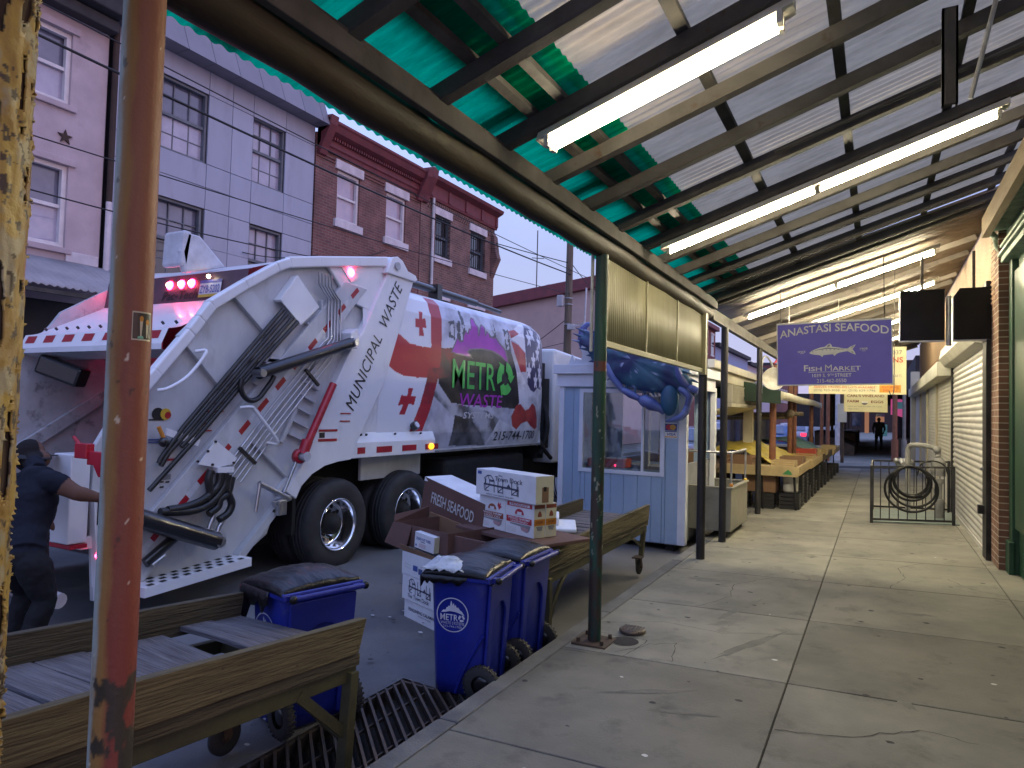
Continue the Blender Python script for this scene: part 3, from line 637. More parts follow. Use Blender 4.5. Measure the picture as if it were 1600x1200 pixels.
# ------------------------------------------------------------------ buildings across the street (fronts at X = -12)
mat('stucco', (0.52, 0.43, 0.46), rough=0.9, c2=(0.40, 0.33, 0.36), ns=1.2, bump=0.4, bs=35, c3=(0.26, 0.21, 0.23), ns3=1.6, lo3=0.6, hi3=0.85)
mat('panel_grey', (0.36, 0.385, 0.49), rough=0.4, c2=(0.31, 0.335, 0.425), ns=0.8, bump=0.02, bs=3, island=0.07, spec=0.6, c3=(0.20, 0.195, 0.25), ns3=1.3, lo3=.56, hi3=.95, st=(1, 2.2, .5))
mat('panel_joint', (0.04, 0.04, 0.05), rough=0.8)
mat('eave_grey', (0.22, 0.205, 0.24), rough=0.55, c2=(0.19, 0.18, 0.21), ns=1.5, island=0.06)
brickmat('brick_red', (0.20, 0.085, 0.075), (0.135, 0.06, 0.06), (0.22, 0.17, 0.16), 'Y')
brickmat('brick_dark', (0.20, 0.10, 0.088), (0.12, 0.06, 0.056), (0.26, 0.22, 0.20), 'Y')
mat('red_paint', (0.19, 0.042, 0.05), rough=0.65, c2=(0.13, 0.032, 0.04), ns=3, bump=0.15)
mat('white_stone', (0.66, 0.62, 0.66), rough=0.8, c2=(0.52, 0.48, 0.52), ns=4)
mat('white_frame', (0.70, 0.68, 0.70), rough=0.5, c2=(0.6, 0.58, 0.6), ns=5)
mat('grey_frame', (0.14, 0.16, 0.19), rough=0.5)
mat('dark_void', (0.012, 0.011, 0.013), rough=0.9)
mat('shop_dark', (0.035, 0.03, 0.035), rough=0.6, c2=(0.02, 0.018, 0.02), ns=2)
mat('awning_grey', (0.36, 0.34, 0.36), rough=0.7, c2=(0.26, 0.245, 0.26), ns=2)
mat('tan_stucco', (0.50, 0.35, 0.31), rough=0.9, c2=(0.42, 0.29, 0.265), ns=1.0, bump=0.2)
mat('wood_pole', (0.18, 0.145, 0.11), rough=0.9, c2=(0.10, 0.08, 0.06), ns=6, st=(4, 4, 0.3), bump=0.5, bs=12)
mat('lead_white', (0.62, 0.62, 0.66), rough=0.5)
mat('wire_black', (0.012, 0.012, 0.014), rough=0.6)
mat('roof_tar', (0.05, 0.05, 0.055), rough=0.9)
mat('iron_rust', (0.05, 0.03, 0.022), rough=0.8)
glassmat('glass_pale', (0.42, 0.40, 0.50), c2=(0.30, 0.29, 0.40))
glassmat('glass_warm', (0.52, 0.40, 0.46), c2=(0.40, 0.33, 0.42))
glassmat('glass_dark', (0.06, 0.06, 0.075), c2=(0.03, 0.03, 0.04))
glassmat('glass_blue', (0.17, 0.18, 0.26), c2=(0.10, 0.11, 0.17))

def facade(mb, X, y0, y1, z0, z1, holes, th=0.25):
    yb = sorted(set([y0, y1]+[h[0] for h in holes]+[h[1] for h in holes])); zb = sorted(set([z0, z1]+[h[2] for h in holes]+[h[3] for h in holes]))
    for j in range(len(zb)-1):
        run = None
        for i in range(len(yb)-1):
            cy, cz = (yb[i]+yb[i+1])/2, (zb[j]+zb[j+1])/2
            hole = any(h[0] < cy < h[1] and h[2] < cz < h[3] for h in holes)
            if not hole and run is None: run = yb[i]
            if hole and run is not None: mb.box(X-th, X, run, yb[i], zb[j], zb[j+1]); run = None
        if run is not None: mb.box(X-th, X, run, yb[-1], zb[j], zb[j+1])
def sash(parent, X, y0, y1, z0, z1, frame, glass_up, glass_lo, nx=1, nz=1, fw=0.06, split=0.5):
    """window (panes) > frame"""
    zm = z0+(z1-z0)*split
    p = MB(); p.use(glass_up).box(X-.17, X-.16, y0, y1, zm, z1); p.use(glass_lo).box(X-.15, X-.14, y0, y1, z0, zm); p.use('dark_void').box(X-.26, X-.2, y0, y1, z0, z1)
    w = p.build('window', parent)
    f = MB().use(frame)
    for a, b, c, d in ((y0, y0+fw, z0, z1), (y1-fw, y1, z0, z1), (y0+fw, y1-fw, z0, z0+fw), (y0+fw, y1-fw, z1-fw, z1)): f.box(X-.14, X-.05, a, b, c, d)
    f.box(X-.135, X-.08, y0+fw, y1-fw, zm-.03, zm+.03)
    for k in range(1, nx):
        y = y0+(y1-y0)*k/nx; f.box(X-.158, X-.13, y-.012, y+.012, z0+fw, z1-fw)
    for k in range(1, nz):
        for (za, zb2) in ((z0, zm), (zm, z1)):
            z = za+(zb2-za)*k/nz; f.box(X-.157, X-.131, y0+fw, y1-fw, z-.012, z+.012)
    f.build('frame', w, bevel=0.004)
    return w
FX = -12.0
# stucco house
B = thing('stucco_house', 'pale pinkish stucco house with white sash windows and an iron star', 'house', (FX, 5.0, 0))
holes = [(2.2, 3.1, 6.6, 7.82), (2.2, 3.1, 4.2, 5.56), (5.50, 6.42, 6.6, 7.82), (5.50, 6.45, 4.2, 5.58)]
m = MB().use('stucco'); facade(m, FX, -2, 7.02, 3.3, 8.3, holes); m.build('wall', B)
for h in holes: sash(B, FX, h[0], h[1], h[2], h[3], 'white_frame', 'glass_blue', 'glass_pale', fw=0.075)
for h in holes:
    m = MB().use('stucco'); m.box(FX, FX+.06, h[0]-.07, h[1]+.09, h[2]-.1, h[2]-.005); m.build('sill', B, bevel=0.01)
    m = MB().use('stucco'); m.box(FX, FX+.045, h[0]-.1, h[1]+.1, h[3]+.003, h[3]+.12); m.build('lintel', B, bevel=0.01)
m = MB().use('roof_tar'); m.prism([(FX-.2, 8.3), (FX+.42, 8.34), (FX+.45, 8.62), (FX-.2, 8.62)], 'Y', -2, 7.05); m.box(FX, FX+.25, -2, 7.05, 8.1, 8.295); m.build('cornice', B, bevel=0.02)
m = MB().use('stucco'); m.box(FX-8, FX-.26, -2, 7.02, 0, 8.5); m.build('side_wall', B)
m = MB().use('iron_rust')
sp = []
for k in range(10):
    a = math.pi/2+k*math.pi/5; r = 0.125 if k % 2 == 0 else 0.05; sp.append((6.36+r*math.cos(a), 6.05+r*math.sin(a)))
m.prism(sp, 'X', FX+.004, FX+.03); m.build('wall_star', B)
m = MB().use('iron_rust'); m.tube([(FX+.09, 7.10, 8.3), (FX+.09, 7.10, 5.15)], 0.05, 10); m.use('white_stone'); m.tube([(FX+.09, 7.10, 5.15), (FX+.09, 7.10, 3.4)], 0.05, 10); m.build('downpipe', B)
m = MB().use('white_stone'); m.box(FX+.004, FX+.035, 6.46, 7.0, 3.98, 4.16); m.build('patch', B, bevel=0.01)
m = MB().use('shop_dark'); m.box(FX-.2, FX-.05, -2, 7.02, -.03, 3.3); m.build('shopfront', B)
A = thing('shop_awning', 'grey ribbed awning with a wavy edge over the stucco house shopfront', 'awning', (FX, 4.0, 3.5))
m = MB().use('awning_grey'); n = 240
m.grid(n, 3, lambda u, v: (FX+0.06+1.2*v, -1.8+9.0*u, 3.97-0.62*v+0.018*math.sin(u*9.0/0.11*2*math.pi)*v)); m.build('sheet', A, solid=0.01)
m = MB().use('steel_dark'); m.box(FX+1.18, FX+1.23, -1.8, 7.2, 3.24, 3.30)
for y in (-1.5, 1.5, 4.5, 7.0): m.obox((FX+.03, y, 3.2), (FX+1.2, y, 3.25), .03, .03)
m.build('frame', A)

# grey panelled building
B = thing('panelled_building', 'modern lavender grey panel clad building with black sash windows', 'building', (FX, 9.7, 0))
holes = [(8.06, 9.08, 6.50, 7.92), (10.20, 11.12, 6.49, 7.95), (8.06, 9.05, 4.05, 5.58), (10.20, 11.12, 4.05, 5.57)]
m = MB().use('panel_joint'); facade(m, FX-.03, 7.2, 12.03, 3.2, 8.4, holes); m.build('backing', B)
m = MB().use('panel_grey'); yb = [7.2, 8.06, 9.08, 9.66, 10.20, 11.12, 12.03]; zb = [3.2, 4.05, 4.8, 5.58, 6.02, 6.50, 7.92, 8.4]
for i in range(len(yb)-1):
    for j in range(len(zb)-1):
        if i in (1, 4) and j in (1, 2, 5): continue
        if j == 5 and i not in (1, 4): pass
        m.box(FX-.03, FX, yb[i]+.007, yb[i+1]-.007, zb[j]+(.007 if j not in (1,) else .0), zb[j+1]-(.007 if j not in (1,) else 0))
m.build('cladding_panels', B)
for h in holes:
    sash(B, FX, h[0], h[1], h[2], h[3], 'grey_frame', 'glass_blue' if h[0] < 9 else 'glass_pale', 'glass_pale' if h[2] > 5 else 'glass_dark', nx=3, nz=2, fw=0.05)
m = MB().use('eave_grey'); 
y = 7.1
while y < 12.1:
    y2 = min(y+0.60, 12.12); m.hexa([(FX-.05, y+.006, 8.40), (FX+.40, y+.006, 8.40), (FX+.40, y2-.006, 8.40), (FX-.05, y2-.006, 8.40)], [(FX-.05, y+.006, 9.0), (FX+.17, y+.006, 9.0), (FX+.17, y2-.006, 9.0), (FX-.05, y2-.006, 9.0)]); y = y2
m.build('eave', B)
m = MB().use('lead_white'); m.grid(150, 1, lambda u, v: (FX+.19-.25*v, 7.1+5.0*u, 9.012+0.022*abs(math.sin(u*5.0/0.3*math.pi)))); m.build('coping', B, solid=0.02)
m = MB().use('panel_joint'); m.box(FX-8, FX-.28, 7.05, 12.05, 0, 8.8); m.box(FX-.2, FX-.04, 7.2, 12.0, -.03, 3.195); m.build('body', B)

# brick houses
def brick_house(name, label, y0, y1, cols, brick, glass, frame, kind):
    B = thing(name, label, 'house', (FX, (y0+y1)/2, 0))
    holes = []
    for (a, b) in cols: holes += [(a+.06, b-.06, 6.36, 7.62), (a+.06, b-.06, 3.7, 5.05)]
    m = MB().use(brick); facade(m, FX, y0, y1, -.03, 8.3, holes); m.box(FX-8, FX-.26, y0, y1, 0, 8.4); m.build('wall', B)
    for h in holes:
        if kind == 'barred':
            w = sash(B, FX, h[0], h[1], h[2], h[3], 'grey_frame', glass, glass, fw=0.05)
            g = MB().use('black_paint'); n = 6
            for k in range(n+1):
                y = h[0]+.02+(h[1]-h[0]-.04)*k/n; g.tube([(FX+.03, y, h[2]+.01), (FX+.03, y, h[3]-.01)], 0.009, 6)
            for z in (h[2]+.05, (h[2]+h[3])/2, h[3]-.06): g.box(FX+.02, FX+.045, h[0]+.01, h[1]-.01, z-.012, z+.012)
            g.build('window_bars', B)
        else: sash(B, FX, h[0], h[1], h[2], h[3], frame, glass, glass, fw=0.07)
        m = MB().use('white_stone'); m.box(FX-.02, FX+.05, h[0]-.10, h[1]+.10, h[3]+.003, h[3]+.24); m.build('lintel', B, bevel=0.008)
        m = MB().use('white_stone'); m.box(FX-.13, FX+.07, h[0]-.10, h[1]+.10, h[2]-.20, h[2]-.003); m.build('sill', B, bevel=0.008)
    return B
B = brick_house('brick_house', 'red brick row house with dentilled red cornice and plain white sash windows', 12.08, 16.34, ((12.78, 13.74), (14.72, 15.72)), 'brick_red', 'glass_warm', 'white_frame', 'plain')
m = MB().use('red_paint'); m.prism([(FX, 7.93), (FX+.06, 7.93), (FX+.08, 8.02), (FX+.12, 8.05), (FX+.12, 8.28), (FX+.30, 8.36), (FX+.36, 8.50), (FX+.40, 8.54), (FX+.40, 8.60), (FX, 8.62)], 'Y', 12.1, 16.3)
for k in range(44):
    y = 12.3+k*0.09; m.box(FX+.12, FX+.20, y, y+.045, 8.20, 8.275)
for y in (12.1, 16.1): m.prism([(FX, 7.75), (FX+.10, 7.78), (FX+.16, 7.95), (FX+.42, 8.45), (FX+.46, 8.66), (FX, 8.68)], 'Y', y, y+.24)
m.build('cornice', B, bevel=0.006)
m = MB().use('brick_red')
for z in (7.72, 7.80): m.box(FX, FX+.03, 12.1, 16.3, z, z+.045)
m.build('brick_courses', B)
B = brick_house('brick_house', 'dark brick corner house with panelled red cornice and barred windows', 16.38, 20.80, ((17.10, 18.0), (19.14, 20.18)), 'brick_dark', 'glass_dark', 'grey_frame', 'barred')
m = MB().use('red_paint'); m.prism([(FX, 8.02), (FX+.05, 8.02), (FX+.08, 8.10), (FX+.09, 8.46), (FX+.30, 8.56), (FX+.34, 8.66), (FX, 8.68)], 'Y', 16.40, 20.86)
for k in range(5): m.box(FX+.09, FX+.125, 16.7+k*1.0, 16.82+k*1.0, 8.10, 8.46)
m.prism([(FX, 7.8), (FX+.10, 7.82), (FX+.16, 8.0), (FX+.42, 8.5), (FX+.46, 8.78), (FX, 8.80)], 'Y', 16.36, 16.62); m.build('cornice', B, bevel=0.006)
m = MB().use('brick_dark')
for k in range(36):
    y = 16.75+k*0.113
    for r in range(3): m.box(FX, FX+.025, y+(r % 2)*.056, y+(r % 2)*.056+.05, 7.74+r*.085, 7.80+r*.085)
m.build('brick_courses', B)
m = MB().use('lead_white'); m.tube([(FX+.08, 16.92, 8.05), (FX+.08, 16.92, 0)], 0.045, 10); m.build('downpipe', B)
m = MB().use('brick_dark'); m.prism([(FX, 7.9), (FX+.12, 7.75), (FX+.2, 7.2), (FX+.28, 6.95), (FX+.12, 6.6), (FX, 6.3)], 'Y', 20.55, 20.82); m.build('end_bracket', B, bevel=0.02)
AC = thing('air_conditioner', 'black air conditioner on a first floor sill of the red brick house', 'air conditioner', (FX+.2, 13.3, 5.0))
m = MB().use('shop_dark'); m.box(FX-.1, FX+.38, 12.95, 13.55, 4.98, 5.34); m.build('case', AC, bevel=0.02)
m = MB().use('steel_dark')
for k in range(8): m.box(FX+.383, FX+.395, 12.99, 13.51, 5.01+k*.04, 5.03+k*.04)
m.build('grille', AC)

# tan building beyond the side street
B = thing('tan_building', 'tan stucco building with red cornice beyond the brick corner house', 'building', (-14, 31, 0))
m = MB().use('tan_stucco'); m.prism([(-24, 0), (-12.0, 0), (-12.0, 7.7), (-24, 6.2)], 'Y', 31, 45); m.build('wall', B)
m = MB().use('red_paint'); m.prism([(-24, 6.2), (-11.9, 7.72), (-11.7, 7.9), (-11.6, 8.35), (-24, 6.85)], 'Y', 30.75, 45.2); m.build('cornice', B, bevel=0.03)
m = MB().use('glass_pale'); m.box(-17.35, -16.5, 30.93, 30.97, 4.2, 5.75); o = m.build('window', B)
m = MB().use('white_frame'); m.box(-17.42, -17.35, 30.9, 30.99, 4.15, 5.85); m.box(-16.5, -16.43, 30.9, 30.99, 4.15, 5.85); m.box(-17.35, -16.5, 30.9, 30.99, 5.75, 5.85)
for k in range(6): m.box(-17.35, -16.5, 30.91, 30.928, 4.3+k*.24, 4.32+k*.24)
m.build('frame', o)
m = MB().use('dark_void'); m.lathe([(0.0, 0), (0.25, 0), (0.25, .04), (0, .04)], (-15.7, 30.94, 5.35), 'Y', 20); m.build('vent_hole', B)
m = MB().use('glass_dark'); m.box(-14.0, -13.5, 30.95, 30.98, 2.6, 4.0); m.build('window', B)
m = MB().use('lead_white'); m.box(-14.05, -13.45, 30.92, 30.99, 2.5, 2.6); m.box(-13.5, -12.4, 30.5, 30.98, 2.35, 2.5); m.build('canopy_ledge', B)
mat('teal_board', (0.10, 0.22, 0.22), rough=0.7); m = MB().use('teal_board'); m.box(-13.5, -11.96, 30.93, 30.98, 2.5, 3.1); m.build('sign_board', B)
m = MB().use('lead_white')
m.box(-15.6, -14.0, 32, 33, 7.1, 7.9); m.cyl((-15.2, 32.5, 7.9), (-15.2, 32.5, 8.3), 0.3, 12); m.cyl((-14.6, 32.6, 7.9), (-13.6, 32.6, 7.75), 0.28, 12); m.build('roof_plant', B)
m = MB().use('steel_dark'); m.tube([(-15.6, 31.5, 7.2), (-15.6, 31.5, 11.0)], 0.03, 6); m.tube([(-15.9, 31.5, 9.6), (-15.2, 31.5, 9.5)], 0.02, 5); m.build('antenna', B)
for k, x in enumerate((-18.0, -17.3)):
    m = MB().use('lead_white'); m.lathe([(0.0, .12), (0.2, .07), (0.36, 0.0), (0.34, -.02), (0.18, .04), (0, .09)], (x, 31.6, 7.35+.1*k), 'Y', 16); m.build('satellite_dish', B)

# utility pole
P = thing('utility_pole', 'weathered wooden utility pole with grey boxes and a street camera', 'pole', (-9.85, 22.5, -.17))
m = MB().use('wood_pole'); m.tube([(-9.85, 22.5, -.17), (-9.85, 22.5, 4.0), (-9.82, 22.5, 9.5)], [0.155, 0.14, 0.11], 18); m.build('shaft', P)
m = MB().use('lead_white'); m.box(-10.2, -9.97, 22.25, 22.45, 5.45, 5.85); m.build('meter_box', P, bevel=0.02)
m = MB().use('lead_white'); m.box(-9.75, -9.5, 22.22, 22.38, 4.6, 4.78); m.obox((-9.6, 22.3, 4.72), (-9.15, 22.3, 4.74), .06, .06); m.cyl((-9.12, 22.3, 4.60), (-9.12, 22.3, 4.82), 0.11, 14); m.tube([(-9.12, 22.3, 4.8), (-9.08, 22.3, 6.05)], 0.035, 8); m.tube([(-9.15, 22.3, 4.6), (-9.18, 22.3, 3.4)], 0.025, 8)
m.use('glass_dark'); m.sphere((-9.12, 22.3, 4.57), 0.1, 12); m.build('street_camera', P)
m = MB().use('galv')
for z in (5.72, 5.5, 4.78): m.lathe([(.147, 0), (.152, 0), (.152, .04), (.147, .04)], (-9.845, 22.5, z), 'Z', 18)
m.build('strap', P)

# overhead wires, each strung between two fixed points
def wire(p, q, sag, r, label):
    p = Vector(p); q = Vector(q); pts = [p+(q-p)*(i/24)-Vector((0, 0, sag*4*(i/24)*(1-i/24))) for i in range(25)]
    m = MB().use('wire_black'); m.tube(pts, r, 6, False)
    o = m.build('overhead_wire', cat='wire', label=label, group='overhead wires along the far side of the street'); return o
def pt(L, X): return (X, L[0][0], L[0][1])
wire((-9.9, 4.1, 6.55), (-9.75, 22.5, 6.6), 0.16, 0.022, 'thickest black overhead wire crossing the panelled building')
wire((-9.9, 4.0, 7.0), (-9.7, 24.5, 6.75), 0.10, 0.012, 'thin overhead wire just above the thickest one')
wire((-9.9, 4.0, 5.15), (-9.75, 22.5, 5.9), 0.10, 0.010, 'thin overhead wire crossing beneath the iron star')
wire((-9.9, 4.0, 4.45), (-11.9, 13.0, 5.3), 0.10, 0.011, 'service wire crossing the lower stucco house window')
wire((-9.75, 22.5, 7.0), (-15.9, 17.0, 8.75), 0.1, 0.016, 'slack wire from the utility pole to the dark brick roof')
wire((-9.75, 22.5, 7.0), (-11.9, 31, 7.4), 0.12, 0.014, 'wire from the utility pole to the tan building cornice')
wire((-9.85, 22.5, 5.05), (-18, 31.2, 3.9), 0.2, 0.016, 'low slack wire from the utility pole across the tan wall')
wire((-9.75, 22.5, 4.2), (-20, 31.0, 4.0), 0.05, 0.012, 'lowest straight wire across the tan wall')
wire((-11.95, 14.8, 6.0), (-11.9, 12.1, 5.2), 0.12, 0.010, 'short cable drooping between the red brick windows')
wire((-11.9, 12.15, 5.3), (-11.95, 10.0, 4.9), 0.1, 0.010, 'short cable from the brick house to a panelled building window')

# far houses down the street
mat('backdrop_brick', (.06, .035, .03), rough=.9, c2=(.035, .022, .02)); mat('house_blue', (0.30, 0.36, 0.55), rough=0.8, c2=(0.25, 0.3, 0.48)); mat('house_pale', (0.50, 0.47, 0.55), rough=0.8); mat('house_red', (0.22, 0.07, 0.06), rough=0.8)
def far_house(label, wm, y0, y1, h, X=-12.0, roof='roof_tar'):
    B = thing('row_house', label, 'house', (X, y0, 0)); m = MB().use(wm); m.box(X-9, X, y0, y1, -.2, h); m.build('wall', B)
    m = MB().use(roof); m.box(X-9, X+.35, y0, y1-.01, h, h+.35); m.build('cornice', B, bevel=0.03)
    n = max(1, int((y1-y0)/2.2))
    for k in range(n):
        for z in (3.8, 6.6):
            if z+1.6 < h:
                y = y0+(k+.5)*(y1-y0)/n; m = MB().use('glass_dark'); m.box(X-.01, X+.02, y-.5, y+.5, z, z+1.6); o = m.build('window', B)
                m = MB().use('white_frame'); m.box(X, X+.06, y-.62, y+.62, z-.14, z-.01); m.box(X, X+.06, y-.62, y+.62, z+1.61, z+1.78); m.box(X+.002, X+.04, y-.5, y+.5, z+.77, z+.83); m.build('frame', o)
    return B
far_house('dark red far row house with a heavy cornice seen past the cream panel', 'house_red', 46, 58, 8.6, roof='red_paint')
far_house('blue far row house down the street', 'house_blue', 58.1, 74, 7.4)
far_house('pale far row house with stepped roofs beyond the blue one', 'house_pale', 74.1, 92, 7.0)
far_house('farthest brick row house at the end of the street', 'house_red', 92.1, 125, 8.2)
B = thing('end_backdrop', 'added dim brick block hiding the sky at the far end of the sidewalk', 'building', (2, 96, 0)); m = MB().use('backdrop_brick'); m.box(-4.5, 14, 96, 104, -.2, 9); m.build('wall', B)  # block added to shut out bright sky so the far end stays dark
for (x, z) in ((-3.5, 4), (-1.2, 4), (1.2, 4), (3.5, 4), (-2.4, .8), (.2, .8)):
    m = MB().use('glass_dark'); m.box(x-.5, x+.5, 95.96, 95.99, z, z+1.6); m.build('window', B)

# ------------------------------------------------------------------ rear loading garbage truck
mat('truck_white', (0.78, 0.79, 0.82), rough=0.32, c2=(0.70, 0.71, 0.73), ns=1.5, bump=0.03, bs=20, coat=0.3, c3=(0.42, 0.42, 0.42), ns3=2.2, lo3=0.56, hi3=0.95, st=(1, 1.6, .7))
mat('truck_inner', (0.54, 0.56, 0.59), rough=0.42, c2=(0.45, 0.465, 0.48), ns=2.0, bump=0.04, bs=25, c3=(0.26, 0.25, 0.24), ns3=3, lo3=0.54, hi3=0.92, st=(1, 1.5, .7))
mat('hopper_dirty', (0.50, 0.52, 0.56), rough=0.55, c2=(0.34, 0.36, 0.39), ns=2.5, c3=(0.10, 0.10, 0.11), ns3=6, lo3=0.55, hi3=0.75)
mat('hopper_worn', (0.10, 0.095, 0.09), rough=0.6, metal=0.3, c2=(0.05, 0.045, 0.042), ns=4, st=(1, 4, 1))
mat('rubber', (0.016, 0.016, 0.018), rough=0.75, c2=(0.028, 0.028, 0.030), ns=6, bump=0.2, bs=60)
mat('hose', (0.012, 0.012, 0.013), rough=0.38, c2=(0.02, 0.02, 0.02))
mat('cyl_black', (0.014, 0.014, 0.016), rough=0.28, coat=0.4)
mat('chrome', (0.80, 0.81, 0.84), rough=0.14, metal=1.0, c2=(0.7, 0.7, 0.72), bump=0.02)
mat('pipe_steel', (0.55, 0.56, 0.60), rough=0.3, metal=0.9, c2=(0.45, 0.45, 0.47))
mat('truck_red', (0.42, 0.012, 0.03), rough=0.35, c2=(0.34, 0.01, 0.025), coat=0.2)
mat('reflect_red', (0.36, 0.012, 0.025), rough=0.3, c2=(0.30, 0.01, 0.02), ns=20)
mat('reflect_white', (0.62, 0.64, 0.68), rough=0.3)
mat('letter_black', (0.014, 0.014, 0.018), rough=0.4)
mat('panel_maroon', (0.10, 0.055, 0.075), rough=0.4)
mat('under_black', (0.010, 0.010, 0.011), rough=0.8, c2=(0.018, 0.017, 0.016))
mat('plate_blue', (0.10, 0.12, 0.38), rough=0.4); mat('plate_white', (0.72, 0.72, 0.74), rough=0.4); mat('plate_yellow', (0.62, 0.42, 0.05), rough=0.4)
emat('lamp_red', (1.0, 0.02, 0.10), 48.0, (0.4, 0.01, 0.02)); emat('lamp_core', (1.0, 0.55, 0.45), 9.0); emat('lamp_amber', (1.0, 0.42, 0.02), 3.2, (0.6, 0.25, 0.02)); emat('lamp_warm', (1.0, 0.80, 0.50), 14.0)
mat('sticker_yellow', (0.65, 0.42, 0.03), rough=0.5); mat('decal_grey', (0.25, 0.26, 0.28), rough=0.5); mat('decal_blue', (0.08, 0.12, 0.3), rough=0.5)
mat('handle_orange', (0.6, 0.24, 0.03), rough=0.5)
XO, XP, XS = -5.36, -5.46, -5.40       # outer panels, recessed tailgate side, body side
XF = -7.86                             # far side
T = thing('garbage_truck', 'white rear loading garbage truck with a printed flag wrap, parked with red lights on', 'garbage truck', (-6.6, 6.6, -.17))

# body shell (smooth bowed sides) -------------------------------------------------
def body_prof(v):      # v 0..1 from lower right edge up and over to the lower left edge -> (x, z)
    P = [(-5.46, 1.10), (-5.42, 1.35), (-5.40, 1.9), (-5.40, 2.5), (-5.42, 2.95), (-5.48, 3.14), (-5.60, 3.25), (-5.80, 3.30), (-6.6, 3.33), (-7.4, 3.30), (-7.62, 3.25), (-7.74, 3.14), (-7.80, 2.95), (-7.82, 2.3), (-7.80, 1.10)]
    t = v*(len(P)-1); i = min(int(t), len(P)-2); f = t-i
    return (P[i][0]+(P[i+1][0]-P[i][0])*f, P[i][1]+(P[i+1][1]-P[i][1])*f)
def side_x(z):
    L = [(1.10, -5.46), (1.35, -5.42), (1.9, -5.40), (2.5, -5.40), (2.95, -5.42), (3.14, -5.48), (3.25, -5.60)]
    for (a, xa), (b, xb) in zip(L, L[1:]):
        if z <= b: return xa+(xb-xa)*max(0, (z-a))/(b-a)
    return L[-1][1]
YB0, YB1 = 6.3, 11.42
def front_in(y): return max(0.0, (y-10.6))**2*0.14      # front corner tucks in
m = MB().use('truck_white')
m.grid(40, 84, lambda u, v: (body_prof(v)[0]-(front_in(YB0+(YB1-YB0)*u) if v < .5 else -front_in(YB0+(YB1-YB0)*u)), YB0+(YB1-YB0)*u, body_prof(v)[1]-0.5*front_in(YB0+(YB1-YB0)*u)))
m.add([(-5.5, YB1, 1.1), (-7.75, YB1, 1.1), (-7.7, YB1, 3.0), (-5.6, YB1, 3.0)], [(0, 1, 2, 3)]); m.build('body', T)

# printed wrap --------------------------------------------------------------------
def inside(p, poly):
    x, y = p; r = False; n = len(poly); j = n-1
    for i in range(n):
        xi, yi = poly[i]; xj, yj = poly[j]
        if (yi > y) != (yj > y) and x < (xj-xi)*(y-yi)/(yj-yi)+xi: r = not r
        j = i
    return r
bar = [(7.683, 3.275), (7.701, 2.869), (7.708, 2.546), (7.630, 2.105), (7.490, 1.726), (7.293, 1.378), (7.572, 1.374), (7.734, 1.674), (7.880, 2.080), (7.951, 2.413), (7.967, 2.902), (7.955, 3.319)]
horiz = [(6.965, 2.644), (7.218, 2.534), (7.504, 2.511), (7.712, 2.521), (7.734, 2.102), (7.410, 2.093), (7.104, 2.101), (6.916, 2.148), (6.784, 2.219), (6.850, 2.426)]
dark_red = [(7.941, 2.539), (8.314, 2.559), (8.658, 2.512), (8.712, 2.246), (8.050, 2.127), (7.879, 2.099), (7.919, 2.314)]
cr1 = [(7.421, 2.983), (7.508, 2.986), (7.498, 2.890), (7.571, 2.908), (7.594, 2.771), (7.505, 2.770), (7.540, 2.661), (7.424, 2.649), (7.432, 2.761), (7.346, 2.759), (7.340, 2.878), (7.426, 2.880)]
cr2 = [(7.221, 1.949), (7.318, 1.945), (7.282, 1.843), (7.394, 1.846), (7.358, 1.727), (7.245, 1.741), (7.171, 1.599), (7.050, 1.598), (7.123, 1.731), (7.017, 1.712), (7.076, 1.853), (7.199, 1.840)]
top_cloud = [(7.953, 3.292), (10.020, 3.276), (10.054, 2.652), (9.864, 2.590), (9.485, 2.737), (8.647, 2.718), (7.993, 2.534)]
city_l = [[(8.131, 2.933), (8.292, 2.973), (8.307, 2.683), (8.144, 2.686)], [(8.348, 2.970), (8.448, 2.983), (8.465, 2.669), (8.363, 2.689)], [(8.435, 3.227), (8.550, 3.079), (8.608, 2.714), (8.524, 2.705)], [(9.379, 3.046), (9.477, 3.058), (9.525, 2.830), (9.418, 2.819)], [(9.756, 3.013), (9.945, 3.035), (10.031, 2.627), (9.863, 2.613)]]
city_w = [[(8.187, 2.890), (8.266, 2.910), (8.275, 2.740), (8.201, 2.752)], [(9.806, 2.962), (9.910, 2.973), (9.964, 2.691), (9.888, 2.684)]]
dark_mid = [(7.945, 2.526), (8.652, 2.631), (9.484, 2.759), (10.046, 2.628), (10.221, 2.338), (10.400, 1.873), (10.306, 1.706), (9.274, 1.758), (8.699, 1.748), (8.246, 1.779), (7.899, 2.042)]
sweep = [(7.899, 2.042), (8.246, 1.779), (8.700, 1.727), (9.279, 1.671), (9.687, 1.541), (9.307, 1.151), (8.771, 1.147), (8.643, 1.356), (8.255, 1.621), (7.790, 1.865)]
sweep2 = [(8.365, 1.601), (8.829, 1.541), (9.308, 1.140), (8.732, 1.144), (8.279, 1.160)]
arrow = [(8.225, 2.505), (8.380, 2.711), (8.439, 2.662), (8.533, 2.686), (8.548, 2.759), (8.621, 2.850), (8.643, 2.800), (8.681, 2.815), (8.701, 2.880), (8.757, 2.872), (8.769, 3.024), (8.811, 3.061), (8.861, 3.053), (8.880, 2.985), (8.935, 2.960), (8.964, 2.814), (8.997, 2.818), (9.039, 2.962), (9.079, 2.988), (9.145, 2.953), (9.164, 2.836), (9.207, 2.840), (9.221, 2.903), (9.279, 2.870), (9.313, 2.808), (9.346, 2.833), (9.418, 2.814), (9.503, 2.832), (9.597, 2.766), (9.706, 2.713), (9.813, 2.654), (9.894, 2.478), (9.677, 2.575), (9.402, 2.629), (9.057, 2.635), (8.732, 2.597), (8.625, 2.550), (8.739, 2.477)]
